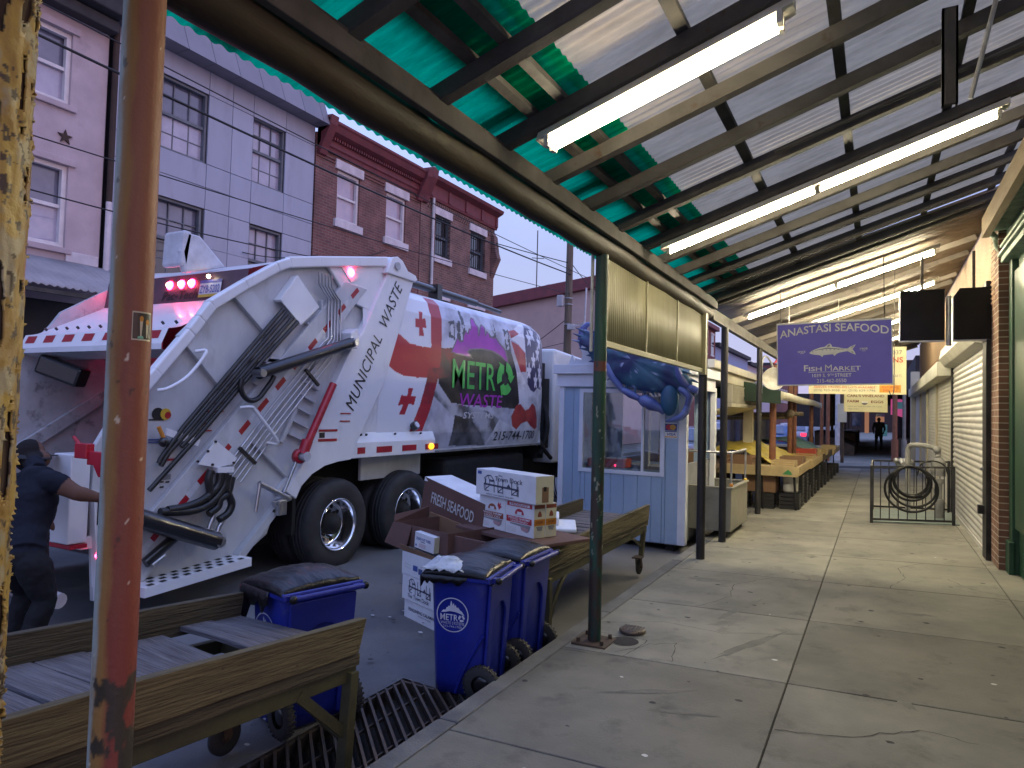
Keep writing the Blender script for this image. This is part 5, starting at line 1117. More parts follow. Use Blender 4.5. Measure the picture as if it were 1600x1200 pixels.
# hopper
G = MB().use('hopper_worn'); G.add([(x, y, z) for x in (XF+.06, XP-.06) for y, z in ((5.3, 2.1), (4.95, 1.35), (5.1, .75), (4.3, .40), (3.3, .45))], [(i, i+1, i+6, i+5) for i in range(4)]); G.build('packer_blade', T)
G = MB().use('under_black'); G.box(XF+.06, XP-.06, 5.4, 5.45, 0.3, 3.0); G.build('hopper_back', T)
G = MB().use('truck_white'); G.box(XF, XP-.0, 3.16, 3.32, 0.52, 0.62); G.box(-5.68, -5.44, 3.05, 3.20, 0.58, 1.27); G.box(-5.52, XP-.06, 3.12, 3.3, 0.6, 1.2); G.build('rear_sill', T, bevel=0.01)
G = MB().use('truck_red'); G.box(-5.72, -5.42, 3.06, 3.19, 0.545, 0.575); G.build('sill_edge', T)
G = MB().use('truck_red'); (xa_, za_), (xb_, zb3), (xc_, zc3), (xd_, zd3) = [(-5.285, 1.367), (-5.137, 1.255), (-4.961, 1.312), (-5.047, 1.130)]
G.box(xa_, xb_, 2.98, 3.045, zb3, za_); G.prism([(xb_-.02, zc3), (xc_, zc3), (xc_, zd3), (xc_-.05, zd3), (xb_+.06, zc3-.10), (xb_-.02, zc3-.10)], 'Y', 3.0, 3.04); G.tube([(xa_+.01, 3.02, za_-.02), (xa_-.22, 3.1, za_+.03)], 0.016, 8); G.build('red_latch', T, bevel=0.006)
G = MB().use('hopper_dirty'); G.obox((XF+.09, 3.6, 1.0), (XF+.09, 5.0, 1.95), .06, .12); G.build('packer_guide', T)
G = MB().use('cyl_black'); G.obox((XF+.3, 3.9, 2.05), (XF+.7, 4.1, 1.9), .18, .2); G.build('hopper_light_box', T, bevel=0.03)
# skirt with reflectors
sk = [(6.126, 1.078), (8.204, 1.115)]; (ya, za), (yb2, zb2) = sk
G = MB().use('truck_white'); G.prism([(-5.367, 1.085), (-5.367, 1.265), (-5.43, 1.41), (-5.60, 1.41), (-5.60, 1.085)], 'Y', 5.60, 7.83); G.build('fender_skirt', T, bevel=0.01)
G = MB().use('truck_white'); G.box(-5.58, -5.41, 5.62, 6.42, 1.09, 1.6); G.build('lower_quarter', T)
G = MB()
for (a_, b_) in ([(6.232, 1.154), (6.368, 1.156)], [(6.580, 1.155), (6.878, 1.158)], [(7.087, 1.150), (7.390, 1.155)], [(7.592, 1.156), (7.896, 1.162)]): G.use('reflect_red').box(-5.3665, -5.3635, a_[0], b_[0], 1.135, 1.21)
G.use('cyl_black')
for (a_) in [(6.405, 1.350), (6.957, 1.355), (7.506, 1.353), (6.308, 1.247)]: G.cyl((-5.395, a_[0], 1.355), (-5.375, a_[0], 1.36), 0.014, 8)
G.build('skirt_tape', T)
G = MB().use('lamp_amber'); G.sphere((-5.355, 7.72, 1.175), 0.055, 14, (.35, 1.15, .75)); G.build('amber_lamp', T)
G = MB().use('cyl_black'); G.cyl((-5.40, 7.35, 1.44), (-5.34, 7.35, 1.47), 0.06, 14); G.use('lead_white'); G.cyl((-5.34, 7.35, 1.47), (-5.33, 7.35, 1.475), 0.04, 12); G.build('skirt_camera', T)
G = MB().use('truck_inner'); G.box(-5.66, -5.62, 6.6, 7.84, 0.78, 1.09); G.build('mud_guard', T)
# underside, chassis, cab
G = MB().use('under_black'); G.box(-7.7, -5.9, 4.7, 13.5, 0.5, 1.12); G.box(-7.1, -6.2, 4.6, 14.0, 0.25, 0.5); G.box(-7.6, -5.98, 5.2, 8.2, 0.15, 1.0); G.build('chassis', T)
G = MB().use('under_black'); G.box(-6.0, -5.5, 8.3, 10.8, 0.35, 0.95); G.build('fuel_tank', T, bevel=0.08, seg=4)
G = MB().use('under_black'); G.box(-6.1, -5.62, 11.5, 11.8, 0.8, 2.6); G.cyl((-5.6, 11.7, 1.0), (-5.6, 11.7, 2.3), 0.12, 12); G.tube(bez([(-5.55, 11.55, 0.9), (-5.45, 11.6, 1.4), (-5.6, 11.65, 1.9), (-5.9, 11.6, 2.2)]), 0.05, 8); G.tube(bez([(-5.6, 11.5, 1.2), (-5.5, 11.55, 1.0), (-5.5, 11.9, 0.8)]), 0.04, 8); G.build('air_filter', T)
G = MB().use('truck_white'); G.prism([(11.95, .7), (14.2, .7), (14.3, 1.6), (14.0, 2.78), (11.95, 2.9)], 'X', -7.75, -5.48); G.build('cab', T, bevel=0.06, seg=3)
G = MB().use('glass_dark'); G.prism([(12.7, 1.75), (14.0, 1.75), (13.85, 2.55), (12.7, 2.6)], 'X', -5.475, -5.465); G.build('cab_window', T)
# wheels: dual tyres with deep polished rims
for wy in (6.0, 7.33, 13.3):
    wz = 0.345; xw = -5.40
    wh = MB().use('rubber')
    prof = [(0.285, -.02), (0.33, .0), (0.42, .004), (0.475, -.01), (0.505, -.035), (0.512, -.09), (0.512, -.22), (0.500, -.27), (0.45, -.295), (0.30, -.29)]
    wh.lathe(prof, (xw, wy, wz), 'X', 56)
    if wy < 13: wh.lathe([(r, h-.32) for r, h in prof], (xw, wy, wz), 'X', 48)
    W0 = MB()
    wo = wh.build('wheel', T)
    g = MB().use('rubber')      # tread grooves as ribs
    for off in (0, -.32):
        for h in (-.10, -.15, -.20): g.lathe([(0.5125, h-.008+off), (0.520, h-.006+off), (0.520, h+.014+off), (0.5125, h+.016+off)], (xw, wy, wz), 'X', 56)
    g.build('tread', wo)
    g = MB().use('chrome'); g.lathe([(0.292, -.018), (0.300, -.004), (0.292, .004), (0.280, -.006), (0.272, -.03), (0.262, -.06), (0.250, -.16), (0.240, -.175), (0.21, -.18), (0.13, -.165), (0.12, -.15)], (xw, wy, wz), 'X', 48); g.build('rim', wo)
    g = MB().use('under_black')
    for k in range(10):
        a = 2*math.pi*k/10; g.cyl((xw-.179, wy+.193*math.cos(a), wz+.193*math.sin(a)), (xw-.172, wy+.193*math.cos(a), wz+.193*math.sin(a)), 0.026, 10)
    g.lathe([(0.13, -.166), (0.125, -.10), (0.09, -.09), (0.085, -.04), (0.0, -.035)], (xw, wy, wz), 'X', 24)
    for k in range(10):
        a = 2*math.pi*(k+.5)/10; g.cyl((xw-.17, wy+.145*math.cos(a), wz+.145*math.sin(a)), (xw-.13, wy+.145*math.cos(a), wz+.145*math.sin(a)), 0.013, 6)
    g.build('hub', wo)

# ------------------------------------------------------------------ storm drain
mat('iron_grate', (0.055, 0.052, 0.05), rough=0.55, metal=0.4, c2=(0.10, 0.07, 0.05), ns=8, bump=0.2)
DR = thing('storm_drain', 'iron storm drain grate in the gutter between the carts', 'drain', (-2.5, 3.0, -.17))
m = MB().use('dark_void'); m.box(-2.87, -2.10, 2.22, 3.89, -0.255, -0.245); m.build('pit_plate', DR)  # shallow black plate, its colour standing in for the shade of a deep drain
m = MB().use('iron_grate'); m.box(-2.88, -2.83, 2.2, 3.9, -.25, -.160); m.box(-2.83, -2.14, 3.84, 3.89, -.25, -.163); m.box(-2.83, -2.14, 2.2, 2.25, -.25, -.163); m.build('frame', DR, bevel=0.004)
m = MB().use('iron_grate')
for k in range(26):
    y = 1.75+k*.085; p = Vector((-2.15, y, -.17)); q = Vector((-2.83, y+.62, -.165))
    if q.y < 2.25 or p.y > 3.83: continue
    if p.y < 2.25: p = p+(q-p)*((2.25-p.y)/(q.y-p.y))
    if q.y > 3.83: q = p+(q-p)*((3.83-p.y)/(q.y-p.y))
    m.obox(p, q, 0.016, 0.05)
m.build('grate_bars', DR)
m = MB().use('iron_grate')
for x in (-2.36, -2.30, -2.62): m.box(x-.005, x+.005, 2.25, 3.83, -.190, -.172)
m.build('cross_bars', DR)
# pried-up valve cover
VC = thing('valve_cover', 'round iron valve cover tipped beside its hole by the green post', 'cover', (-1.5, 5.0, .02))
VX, VY = walkpos = (-1.63, 4.98)
m = MB().use('iron_grate'); m.lathe([(0, 0.02), (.09, 0.02), (.10, .012), (.10, 0)], (-1.66, 5.16, zw(-1.66)+.012), 'Z', 24)
for k in range(-3, 4): m.box(-1.66+k*.024-.005, -1.66+k*.024+.005, 5.16-.07, 5.16+.07, zw(-1.66)+.03, zw(-1.66)+.036)
m.build('lid', VC)
m = MB().use('dark_void'); m.lathe([(0, 0.004), (.10, 0.004)], (-1.64, 4.93, zw(-1.64)), 'Z', 24); m.build('hole', VC)  # flat black disc, painted as the shade of an open hole

# ------------------------------------------------------------------ wheelie bins
mat('bin_blue', (0.010, 0.022, 0.26), rough=0.42, c2=(0.008, 0.016, 0.19), ns=3, bump=0.06, bs=90, c3=(0.045, 0.055, 0.20), ns3=7, lo3=0.60, hi3=0.72)
mat('bag_black', (0.006, 0.006, 0.007), rough=0.30, c2=(0.010, 0.010, 0.012), ns=4, bump=0.7, bs=7, bdist=0.02, st=(1, 3.5, 1), spec=0.35)
mat('bag_clear', (0.55, 0.60, 0.66), rough=0.25, c2=(0.35, 0.38, 0.42), ns=10, bump=0.8, bs=16, bdist=0.02)
mat('logo_white', (0.62, 0.64, 0.74), rough=0.5, bump=0)
def bin_parts(T, bag_drop, white_bag=False):
    H = 0.80
    def hx(z, s): t = z/H; return (0.155+0.045*t) if s > 0 else -(0.175+0.03*t)       # inner depth
    def hy(z): return 0.195+0.04*z/H
    b = MB().use('bin_blue'); zz = [0.02, 0.10, 0.25, 0.5, 0.72, H]
    rings = []
    for z in zz:
        x0, x1, y = hx(z, -1), hx(z, 1), hy(z); c = 0.035
        rings.append([(x0+c, -y, z), (x1-c, -y, z), (x1, -y+c, z), (x1, y-c, z), (x1-c, y, z), (x0+c, y, z), (x0, y-c, z), (x0, -y+c, z)])
    vs = [p for r in rings for p in r]; fs = [(i*8+k, i*8+(k+1) % 8, (i+1)*8+(k+1) % 8, (i+1)*8+k) for i in range(len(zz)-1) for k in range(8)]
    b.add(vs, fs+[tuple(range(8))[::-1]], True); b.build('body', T, raw=True)
    b = MB().use('bin_blue')          # flange all round the mouth, wider at the front
    zt = H
    for (xa, xb, ya, yb) in ((-.245, -.20, -.265, .265), (-.20, .205, -.265, -.228), (-.20, .205, .228, .265), (.195, .225, -.265, .265)): b.box(xa, xb, ya, yb, zt-.045, zt)
    b.build('rim', T, bevel=0.012, raw=True)
    b = MB().use('bin_blue')          # handle side: arch-shaped raised panel with two recesses between pillars
    def ph(y, z, d): return (hx(z, 1)+d, y, z)
    def pad(pts, d=0.022):
        n = len(pts); tri = tessellate_polygon([[Vector((p[0], p[1], 0)) for p in pts]]); vs = [ph(y, z, 0.001) for y, z in pts]+[ph(y, z, d) for y, z in pts]
        b.add(vs, [tuple(t) for t in tri]+[tuple(i+n for i in t) for t in tri]+[(i, (i+1) % n, (i+1) % n+n, i+n) for i in range(n)], False)
    arch = [(-.14+.12*0+0.10*math.cos(math.pi-math.pi*i/8)+.10, .52+.09*math.sin(math.pi*i/8)) for i in range(9)]
    pad([(-.20, .04), (-.13, .04)]+[(-.13+.0, .45)]+[(0-.13*math.cos(math.pi*i/10), .45+.14*math.sin(math.pi*i/10)) for i in range(1, 10)]+[(.13, .45), (.13, .04), (.20, .04), (.22, .74), (-.22, .74)])
    b.build('handle_panel', T, bevel=0.008, raw=True)
    b = MB().use('bin_blue'); b.tube([(.272, -.235, zt-.02), (.272, .235, zt-.02)], 0.017, 12)
    for y in (-.2, .2): b.obox((.21, y, zt-.03), (.275, y, zt-.02), .05, .03)
    b.build('handle', T, raw=True)
    for y in (-.238, .238): b = MB().use('bag_black'); b.sphere((.272, y, zt-.02), 0.024, 10); b.build('handle_end', T, raw=True)
    b = MB().use('bin_blue')          # swept swoosh on the flank
    sw = bez([(-.02, -.198, .03), (.03, -.206, .16), (.10, -.214, .30), (.17, -.220, .42)], 6); b.tube(sw, 0.012, 6); b.build('flank_rib', T, raw=True)
    for s in (-1, 1):
        w = MB().use('rubber'); w.lathe([(.06, -.022), (.105, -.024), (.116, -.014), (.116, .014), (.105, .024), (.06, .022)], (.165, s*.225, .116), 'Y', 28)
        for k in range(26):
            a = 2*math.pi*k/26; c_ = Vector((.165+.116*math.cos(a), s*.225, .116+.116*math.sin(a))); w.obox(c_-Vector((0, .024, 0)), c_+Vector((0, .024, 0)), .012, .008, up=(math.cos(a), 0, math.sin(a)))
        wo = w.build('wheel', T, raw=True)
        h = MB().use('bin_blue' if s > 2 else 'cyl_black'); h.lathe([(0, .018), (.03, .018), (.062, .010), (.062, -.01), (.03, -.018), (0, -.018)], (.165, s*.225, .116), 'Y', 16); h.build('hub', wo, raw=True)
    # black liner stretched over the mouth
    g = MB().use('bag_black'); rng = random.Random(int(bag_drop*1000)); n = 26
    def bag(u, v):
        x = -.25+.455*u; y = -.27+.54*v; ed = min(u, 1-u, v, 1-v)
        z = zt+.006+0.075*math.sin(math.pi*u)**.6*math.sin(math.pi*v)**.6+0.008*fbm((x*3, y*12, bag_drop*9), 1.5)
        if ed <= 0.0: z = zt-.012
        return (x, y, z)
    g.grid(n, n, bag)
    def skirt(P, dr):
        m_ = len(P); 
        g.add([p for p in P]+[(p[0]*1.03, p[1]*1.03, p[2]-dr*(.35+.65*abs(NZ.noise((i*.23, bag_drop*7, 1)))*1.6)*.5) for i, p in enumerate(P)]+[(p[0]*1.02, p[1]*1.02, p[2]-dr*(.6+.5*NZ.noise((i*.31, bag_drop*5, 4)))) for i, p in enumerate(P)], [(i, i+1, m_+i+1, m_+i) for i in range(m_-1)]+[(m_+i, m_+i+1, 2*m_+i+1, 2*m_+i) for i in range(m_-1)], True)
    skirt([bag(0, i/n) for i in range(n+1)], bag_drop*1.6); skirt([bag(i/n, 0) for i in range(int(n*.75))], bag_drop); skirt([bag(i/n, 1) for i in range(int(n*.8))], bag_drop)
    g.build('bin_liner', T, raw=True, solid=0.003)
    if white_bag:
        g = MB().use('bag_clear'); g.grid(18, 12, lambda u, v: (-.26+.30*u, -.27+.20*v, zt+.02+.075*math.sin(math.pi*u)*math.sin(math.pi*v)+.02*fbm((u*4, v*4, 2), 1.5))); g.build('white_bag', T, raw=True, solid=0.004)
    # ring logo on the -y flank
    l = MB().use('logo_white'); cz = .53; cx = -.045; r = .112
    def lp(u, w): z = cz+w; return (cx+u, -hy(z)-0.0025, z)
    k = 40; l.add([lp(r*math.cos(2*math.pi*i/k), r*math.sin(2*math.pi*i/k)) for i in range(k)]+[lp(.94*r*math.cos(2*math.pi*i/k), .94*r*math.sin(2*math.pi*i/k)) for i in range(k)], [(i, (i+1) % k, k+(i+1) % k, k+i) for i in range(k)])
    sky_ = [(-.08, .012), (-.062, .030), (-.05, .028), (-.04, .048), (-.034, .046), (-.028, .058), (-.018, .056), (-.012, .088), (-.006, .088), (0, .062), (.008, .080), (.014, .060), (.022, .068), (.028, .050), (.04, .052), (.052, .036), (.066, .028), (.085, .0), (.06, .012), (.02, .022), (-.02, .024), (-.055, .014)]
    tri = tessellate_polygon([[Vector((p[0], p[1], 0)) for p in sky_]]); l.add([lp(*p) for p in sky_], [tuple(t) for t in tri])
    def lt(body, w, x0, x1, z0, z1, bold):
        vs, fs = text2d(body, 1.0, bold, 0, 'LEFT', 1.0, 1.0); xa = min(v[0] for v in vs); xb = max(v[0] for v in vs); za = min(v[1] for v in vs); zb_ = max(v[1] for v in vs)
        l.add([lp(x0+(x-xa)/(xb-xa)*(x1-x0), z0+(z-za)/(zb_-za)*(z1-z0)) for x, z in vs], fs, False)
    lt('METR', 0, -.085, .038, -.038, .004, .012); lt('WASTE SYSTEMS', 0, -.083, .083, -.062, -.044, .0); lt('215-744-1700', 0, -.065, .065, -.083, -.068, .0)
    recyc(l, lambda u, v: lp(.063+u, -.017+v), .022)
    l.build('logo', T, raw=True)
G1 = 'blue wheelie bins with black liners'
for (loc, rz, drop, wb, lb) in (((-2.42, 4.02, -.168), 10, .07, True, 'blue wheelie bin with a white ring logo, nearest the storm drain'), ((-2.44, 4.63, -.168), 2, .05, False, 'blue wheelie bin standing between the logo bin and the second cart'), ((-3.02, 3.08, -.150), -13.5, .16, False, 'blue wheelie bin with baggy black liner behind the near wooden cart')):
    T_ = thing('wheelie_bin', lb, 'bin', loc, G1); bin_parts(T_, drop, wb); T_.rotation_euler = (0, 0, math.radians(rz))

# ------------------------------------------------------------------ wooden market carts
mat('wood_warm', (0.14, 0.112, 0.054), rough=0.85, c2=(0.062, 0.05, 0.026), ns=2.2, lo=0.3, hi=0.7, st=(14, 1.0, 14), bump=0.9, bs=5, bdist=0.02, c3=(0.035, 0.028, 0.018), ns3=1.6, lo3=0.62, hi3=0.7)
mat('wood_dark', (0.075, 0.062, 0.037), rough=0.9, c2=(0.035, 0.029, 0.018), ns=2.2, lo=0.3, hi=0.7, st=(14, 1.0, 14), bump=0.9, bs=5, bdist=0.02)
mat('wood_grey', (0.20, 0.185, 0.195), rough=0.9, c2=(0.085, 0.078, 0.085), ns=2.0, lo=0.3, hi=0.7, st=(1.1, 16, 16), bump=1.0, bs=5, bdist=0.02, island=0.28, c3=(0.03, 0.027, 0.028), ns3=1.4, lo3=0.6, hi3=0.68)
mat('olive_steel', (0.062, 0.06, 0.024), rough=0.6, c2=(0.035, 0.032, 0.016), ns=5, bump=0.2, c3=(0.05, 0.03, 0.02), ns3=8, lo3=0.6, hi3=0.75)
def rough_board(mb, x0, x1, y0, y1, z0, z1, seed, n=26, axis='y', splint=0.0):
    """a board as a lofted section with slightly wandering edges"""
    rng = random.Random(seed); vs = []; fs = []
    for i in range(n+1):
        t = i/n; j = [0.004*NZ.noise((t*7+seed, k*3.1, 0)) for k in range(4)]
        if axis == 'y':
            y = y0+(y1-y0)*t
            e = (0 if i < n else 1)*splint
            vs += [(x0, y-e*rng.random(), z0+j[0]), (x1, y-e*rng.random(), z0+j[1]), (x1, y-e*rng.random()*.3, z1+j[2]), (x0, y-e*rng.random()*.3, z1+j[3])]
        else:
            x = x0+(x1-x0)*t; vs += [(x, y0+j[0], z0+j[0]), (x, y1+j[1], z0+j[1]), (x, y1+j[1], z1+j[2]), (x, y0+j[0], z1+j[3])]
    for i in range(n):
        for k in range(4): fs.append((i*4+k, i*4+(k+1) % 4, (i+1)*4+(k+1) % 4, (i+1)*4+k))
    fs += [(3, 2, 1, 0), (n*4, n*4+1, n*4+2, n*4+3)]
    mb.add(vs, fs, False)
def caster(T, x, y, z0, z1, r=0.085):
    """fork from z1 down to a wheel touching z0"""
    m = MB().use('rust_plate'); m.box(x-.05, x+.05, y-.07, y+.07, z1-.012, z1); m.obox((x-.03, y+.02, z1-.012), (x-.03, y+.05, z0+r), .006, .05, up=(0, 1, 0)); m.obox((x+.03, y+.02, z1-.012), (x+.03, y+.05, z0+r), .006, .05, up=(0, 1, 0)); m.cyl((x-.04, y+.05, z0+r), (x+.04, y+.05, z0+r), .012, 8); o = m.build('caster', T)
    m = MB().use('rubber'); m.lathe([(.03, -.018), (.07, -.02), (r, -.012), (r, .012), (.07, .02), (.03, .018)], (x, y+.05, z0+r), 'X', 24); m.use('rust_plate'); m.lathe([(0, .014), (.055, .010), (.055, -.010), (0, -.014)], (x, y+.05, z0+r), 'X', 16); m.build('wheel', o)
def cart(label, X0, X1, Y0, Y1, ztop, planks, end, loc, gap_at=None):
    """end: +1 legs at Y1 end, casters at Y0; -1 the other way round"""
    T = thing('market_cart', label, 'cart', loc, 'wooden market carts in the gutter')
    m = MB().use('wood_warm'); rough_board(m, X1-.045, X1, Y0, Y1, ztop-.17, ztop, 3+X1, splint=.05); m.use('rust_plate')
    for q in range(9):
        for zz_ in (-.04, -.13): m.cyl((X1-.004, Y1-.06-q*.42, ztop+zz_), (X1+.002, Y1-.06-q*.42, ztop+zz_), .006, 7)
    m.build('side_board', T, bevel=0.004)
    m = MB().use('wood_dark'); rough_board(m, X1-.05, X1-.012, Y0, Y1-.02, ztop-.235, ztop-.176, 5+Y1); m.build('lower_board', T, bevel=0.003)
    m = MB().use('wood_dark'); rough_board(m, X0, X0+.045, Y0, Y1, ztop-.17, ztop, 9+X0, splint=.02); m.build('side_board', T, bevel=0.004)
    n = len(planks); y = Y1-.02
    for k, w in enumerate(planks):
        m = MB().use('wood_grey'); zz = ztop-.135+random.uniform(-.012, .008)
        dropx = -.09 if gap_at == k else 0
        y2 = y-w
        vs = []; rng = random.Random(k*7+int(Y1*10)); N_ = 14
        for i in range(N_+1):
            t = i/N_; x = X0+.05+(X1-.1-X0)*t; wv = .006*NZ.noise((t*4, k*2.2, 1)); dz = dropx*(1-abs(2*t-1))*0.5 + (0.018*math.sin(t*3+k) if gap_at is not None and k in (gap_at-1, gap_at+1) else 0)
            sk = (0.05*(t-.5) if gap_at == k else 0)
            vs += [(x, y2+.008+wv+sk, zz-.028+dz), (x, y-.006-wv+sk*.6, zz-.028+dz*.8), (x, y-.006-wv+sk*.6, zz+dz*.8), (x, y2+.008+wv+sk, zz+dz)]
        fs = [(i*4+q, i*4+(q+1) % 4, (i+1)*4+(q+1) % 4, (i+1)*4+q) for i in range(N_) for q in range(4)]+[(3, 2, 1, 0), (N_*4, N_*4+1, N_*4+2, N_*4+3)]
        m.add(vs, fs, False); m.build('plank', T, bevel=0.004)
        y = y2-(.07 if gap_at == k+1 else .0)
        if y < Y0+.1: break
    zb = ztop-.24
    m = MB().use('olive_steel')
    for x in (X0+.035, X1-.055): m.box(x-.025, x+.025, Y0+.05, Y1-.02, zb-.075, zb)
    for yy in (Y0+.12, (Y0+Y1)/2, Y1-.12): m.box(X0+.062, X1-.082, yy-.03, yy+.03, zb-.07, zb-.004)
    m.build('frame', T, bevel=0.004)
    return T, zb
road_z = -.168
T_, zb = cart('near weathered wooden market cart with high plank sides beside the orange post', -3.33, -2.365, -1.0, 2.87, 0.585, [.20, .21, .22, .20, .23, .21, .2, .22, .2, .21, .2, .2, .2, .2, .2, .2], 1, (-2.85, 2.87, 0.585), gap_at=2)
m = MB().use('olive_steel'); m.box(-2.425, -2.365, 2.78, 2.84, road_z, zb-.02); m.build('leg', T_, bevel=0.004)
m = MB().use('olive_steel'); m.obox((-2.40, 2.45, zb-.05), (-2.40, 2.80, .02), .05, .02, up=(1, 0, 0)); m.build('brace', T_)
m = MB().use('olive_steel'); m.tube(bez([(-2.85, 2.80, zb-.03), (-2.72, 2.80, .14), (-2.5, 2.80, .03), (-2.40, 2.80, .0)]), 0.022, 8); m.build('brace', T_)
m = MB().use('rust_plate'); m.obox((-3.03, 2.5, zb-.03), (-3.0, 2.52, 0.08), .05, .05); m.build('leg', T_)
caster(T_, -3.0, 2.52, road_z+.01, .08, r=.095)
T_.rotation_euler = (-.072, 0, 0)
T_, zb = cart('second wooden market cart carrying seafood boxes in front of the blue booth', -3.25, -2.365, 5.10, 7.93, 0.60, [.15]*19, -1, (-2.8, 6.5, 0.60))
for x in (-2.40, -3.21):
    m = MB().use('olive_steel'); m.box(x-.03, x+.03, 5.16, 5.22, road_z+.01, zb-.02); m.build('leg', T_, bevel=0.004)
    m = MB().use('olive_steel'); m.tube(bez([(x, 5.55, zb-.07), (x, 5.42, zb-.14), (x, 5.27, zb-.32), (x, 5.21, zb-.45)]), .018, 8); m.build('brace', T_)
    m = MB().use('olive_steel'); m.obox((x, 7.8, zb-.05), (x, 7.72, .04), .05, .05); m.build('leg', T_)
    m = MB().use('olive_steel'); m.obox((x, 7.35, zb-.05), (x, 7.70, .16), .012, .03); m.build('brace', T_)
    caster(T_, x, 7.60, road_z+.012, .05)
T_.rotation_euler = (0.018, 0, 0)

# ------------------------------------------------------------------ cartons
mat('card_white', (0.66, 0.67, 0.70), rough=0.75, c2=(0.56, 0.57, 0.60), ns=4, bump=0.05)
mat('card_cream', (0.62, 0.60, 0.44), rough=0.75, c2=(0.52, 0.50, 0.36), ns=4, bump=0.05)
mat('card_brown', (0.13, 0.068, 0.055), rough=0.8, c2=(0.10, 0.052, 0.043), ns=3, bump=0.08)
mat('card_kraft', (0.22, 0.125, 0.07), rough=0.85, c2=(0.17, 0.10, 0.055), ns=3)
mat('foam_white', (0.80, 0.82, 0.86), rough=0.6, c2=(0.72, 0.74, 0.78), ns=20, bump=0.1)
mat('ink_dark', (0.06, 0.065, 0.11), rough=0.6); mat('ink_red', (0.45, 0.03, 0.05), rough=0.6); mat('ink_rust', (0.27, 0.07, 0.04), rough=0.6); mat('ink_pale', (0.55, 0.55, 0.56), rough=0.6); mat('ink_blue', (0.05, 0.10, 0.35), rough=0.6); mat('ink_pink', (0.5, 0.3, 0.33), rough=0.6)
class Carton:
    """box with its front-left-bottom corner at the origin: u right, v back, z up"""
    def __init__(s, name, label, loc, rz, w, d, h, cm='card_white', side=None, group=None, tilt=0.0, pitch=0.0):
        s.T = thing(name, label, 'box', loc, group); s.w, s.d, s.h = w, d, h; s.rot = (pitch, tilt, math.radians(rz)); s.side = side; s.cm = cm
    def solid(s, open_top=False, bev=.004):
        m = MB().use(s.cm); w, d, h = s.w, s.d, s.h
        if not open_top: m.box(0, w, 0, d, 0, h)
        else:
            t = .006; m.box(0, w, 0, d, 0, t)
            for a in ((0, w, 0, t), (0, w, d-t, d), (0, t, t, d-t), (w-t, w, t, d-t)): m.box(*a, t, h)
        m.build('carton', s.T, bevel=bev, raw=True)
        if s.side: m = MB().use(s.side); m.add([(w+.0012, .003, .003), (w+.0012, d-.003, .003), (w+.0012, d-.003, h-.003), (w+.0012, .003, h-.003)], [(0, 1, 2, 3)]); m.build('end_face', s.T, raw=True)
        return s
    def ink(s): s.p = MB(); return s
    def F(s, u, z, d=.002): return (u*s.w, -d, z*s.h)
    def R(s, v, z, d=.0025): return (s.w+d, v*s.d, z*s.h)
    def poly(s, mt, pts, face='F', d=.002):
        s.p.use(mt); f = s.F if face == 'F' else s.R; tri = tessellate_polygon([[Vector((p[0], p[1], 0)) for p in pts]]); s.p.add([f(a, b, d) for a, b in pts], [tuple(t) for t in tri])
    def rect(s, mt, a, b, c, e, face='F', d=.002): s.poly(mt, [(a, c), (b, c), (b, e), (a, e)], face, d)
    def line(s, mt, pts, w=.01, face='F'):
        for p, q in zip(pts, pts[1:]):
            dx, dy = q[0]-p[0], q[1]-p[1]; L_ = math.hypot(dx, dy) or 1; nx, ny = -dy/L_*w, dx/L_*w*s.w/s.h; s.poly(mt, [(p[0]-nx, p[1]-ny), (q[0]-nx, q[1]-ny), (q[0]+nx, q[1]+ny), (p[0]+nx, p[1]+ny)], face)
    def txt(s, mt, body, u0, u1, z0, z1, bold=0.0, shear=0.0, face='F', d=.0035):
        s.p.use(mt); f = s.F if face == 'F' else s.R; vs, fs = text2d(body, 1.0, bold, shear, 'LEFT', 1.0, 1.0); xa = min(v[0] for v in vs); xb = max(v[0] for v in vs); za = min(v[1] for v in vs); zb_ = max(v[1] for v in vs)
        s.p.add([f(u0+(x-xa)/(xb-xa)*(u1-u0), z0+(z-za)/(zb_-za)*(z1-z0), d) for x, z in vs], fs, False)
    def done(s):
        if s.p.f: s.p.build('print', s.T, raw=True)
        s.T.rotation_euler = s.rot; return s.T
def dock(c, u0, u1, z0, z1):      # ink sketch of a fishing dock
    U = lambda u: u0+(u1-u0)*u
    Z = lambda z: z0+(z1-z0)*z
    c.line('ink_dark', [(U(0), Z(.45)), (U(1), Z(.38))], .006); c.line('ink_dark', [(U(0), Z(.5)), (U(.98), Z(.43))], .004)
    c.poly('ink_dark', [(U(.02), Z(.5)), (U(.02), Z(.78)), (U(.06), Z(.78)), (U(.06), Z(.5))]); c.line('ink_dark', [(U(0), Z(.78)), (U(.10), Z(.98)), (U(.2), Z(.98)), (U(.3), Z(.72)), (U(.3), Z(.5))], .006); c.line('ink_dark', [(U(.1), Z(.98)), (U(.16), Z(.74)), (U(.3), Z(.72))], .005); c.rect('ink_dark', U(.15), U(.28), Z(.64), Z(.70)); c.line('ink_dark', [(U(.16), Z(.74)), (U(.16), Z(.5))], .004)
    for u, t in ((.0, .5), (.05, .5), (.3, .5), (.41, .95), (.55, .92), (.8, .92), (.95, .85), (.98, .6)): c.line('ink_dark', [(U(u), Z(t)), (U(u+.01), Z(.05+.12*(u < .1)))], .006)
    for u in (.02, .42, .82): c.line('ink_dark', [(U(u), Z(.12)), (U(u+.14), Z(.4))], .006); c.rect('ink_dark', U(u), U(u+.13), Z(.08), Z(.13))
    c.poly('ink_dark', [(U(.66), Z(.48)), (U(.72), Z(.66)), (U(.78), Z(.46))])
GB = 'seafood boxes stacked on and beside the second cart'
rz0 = -23
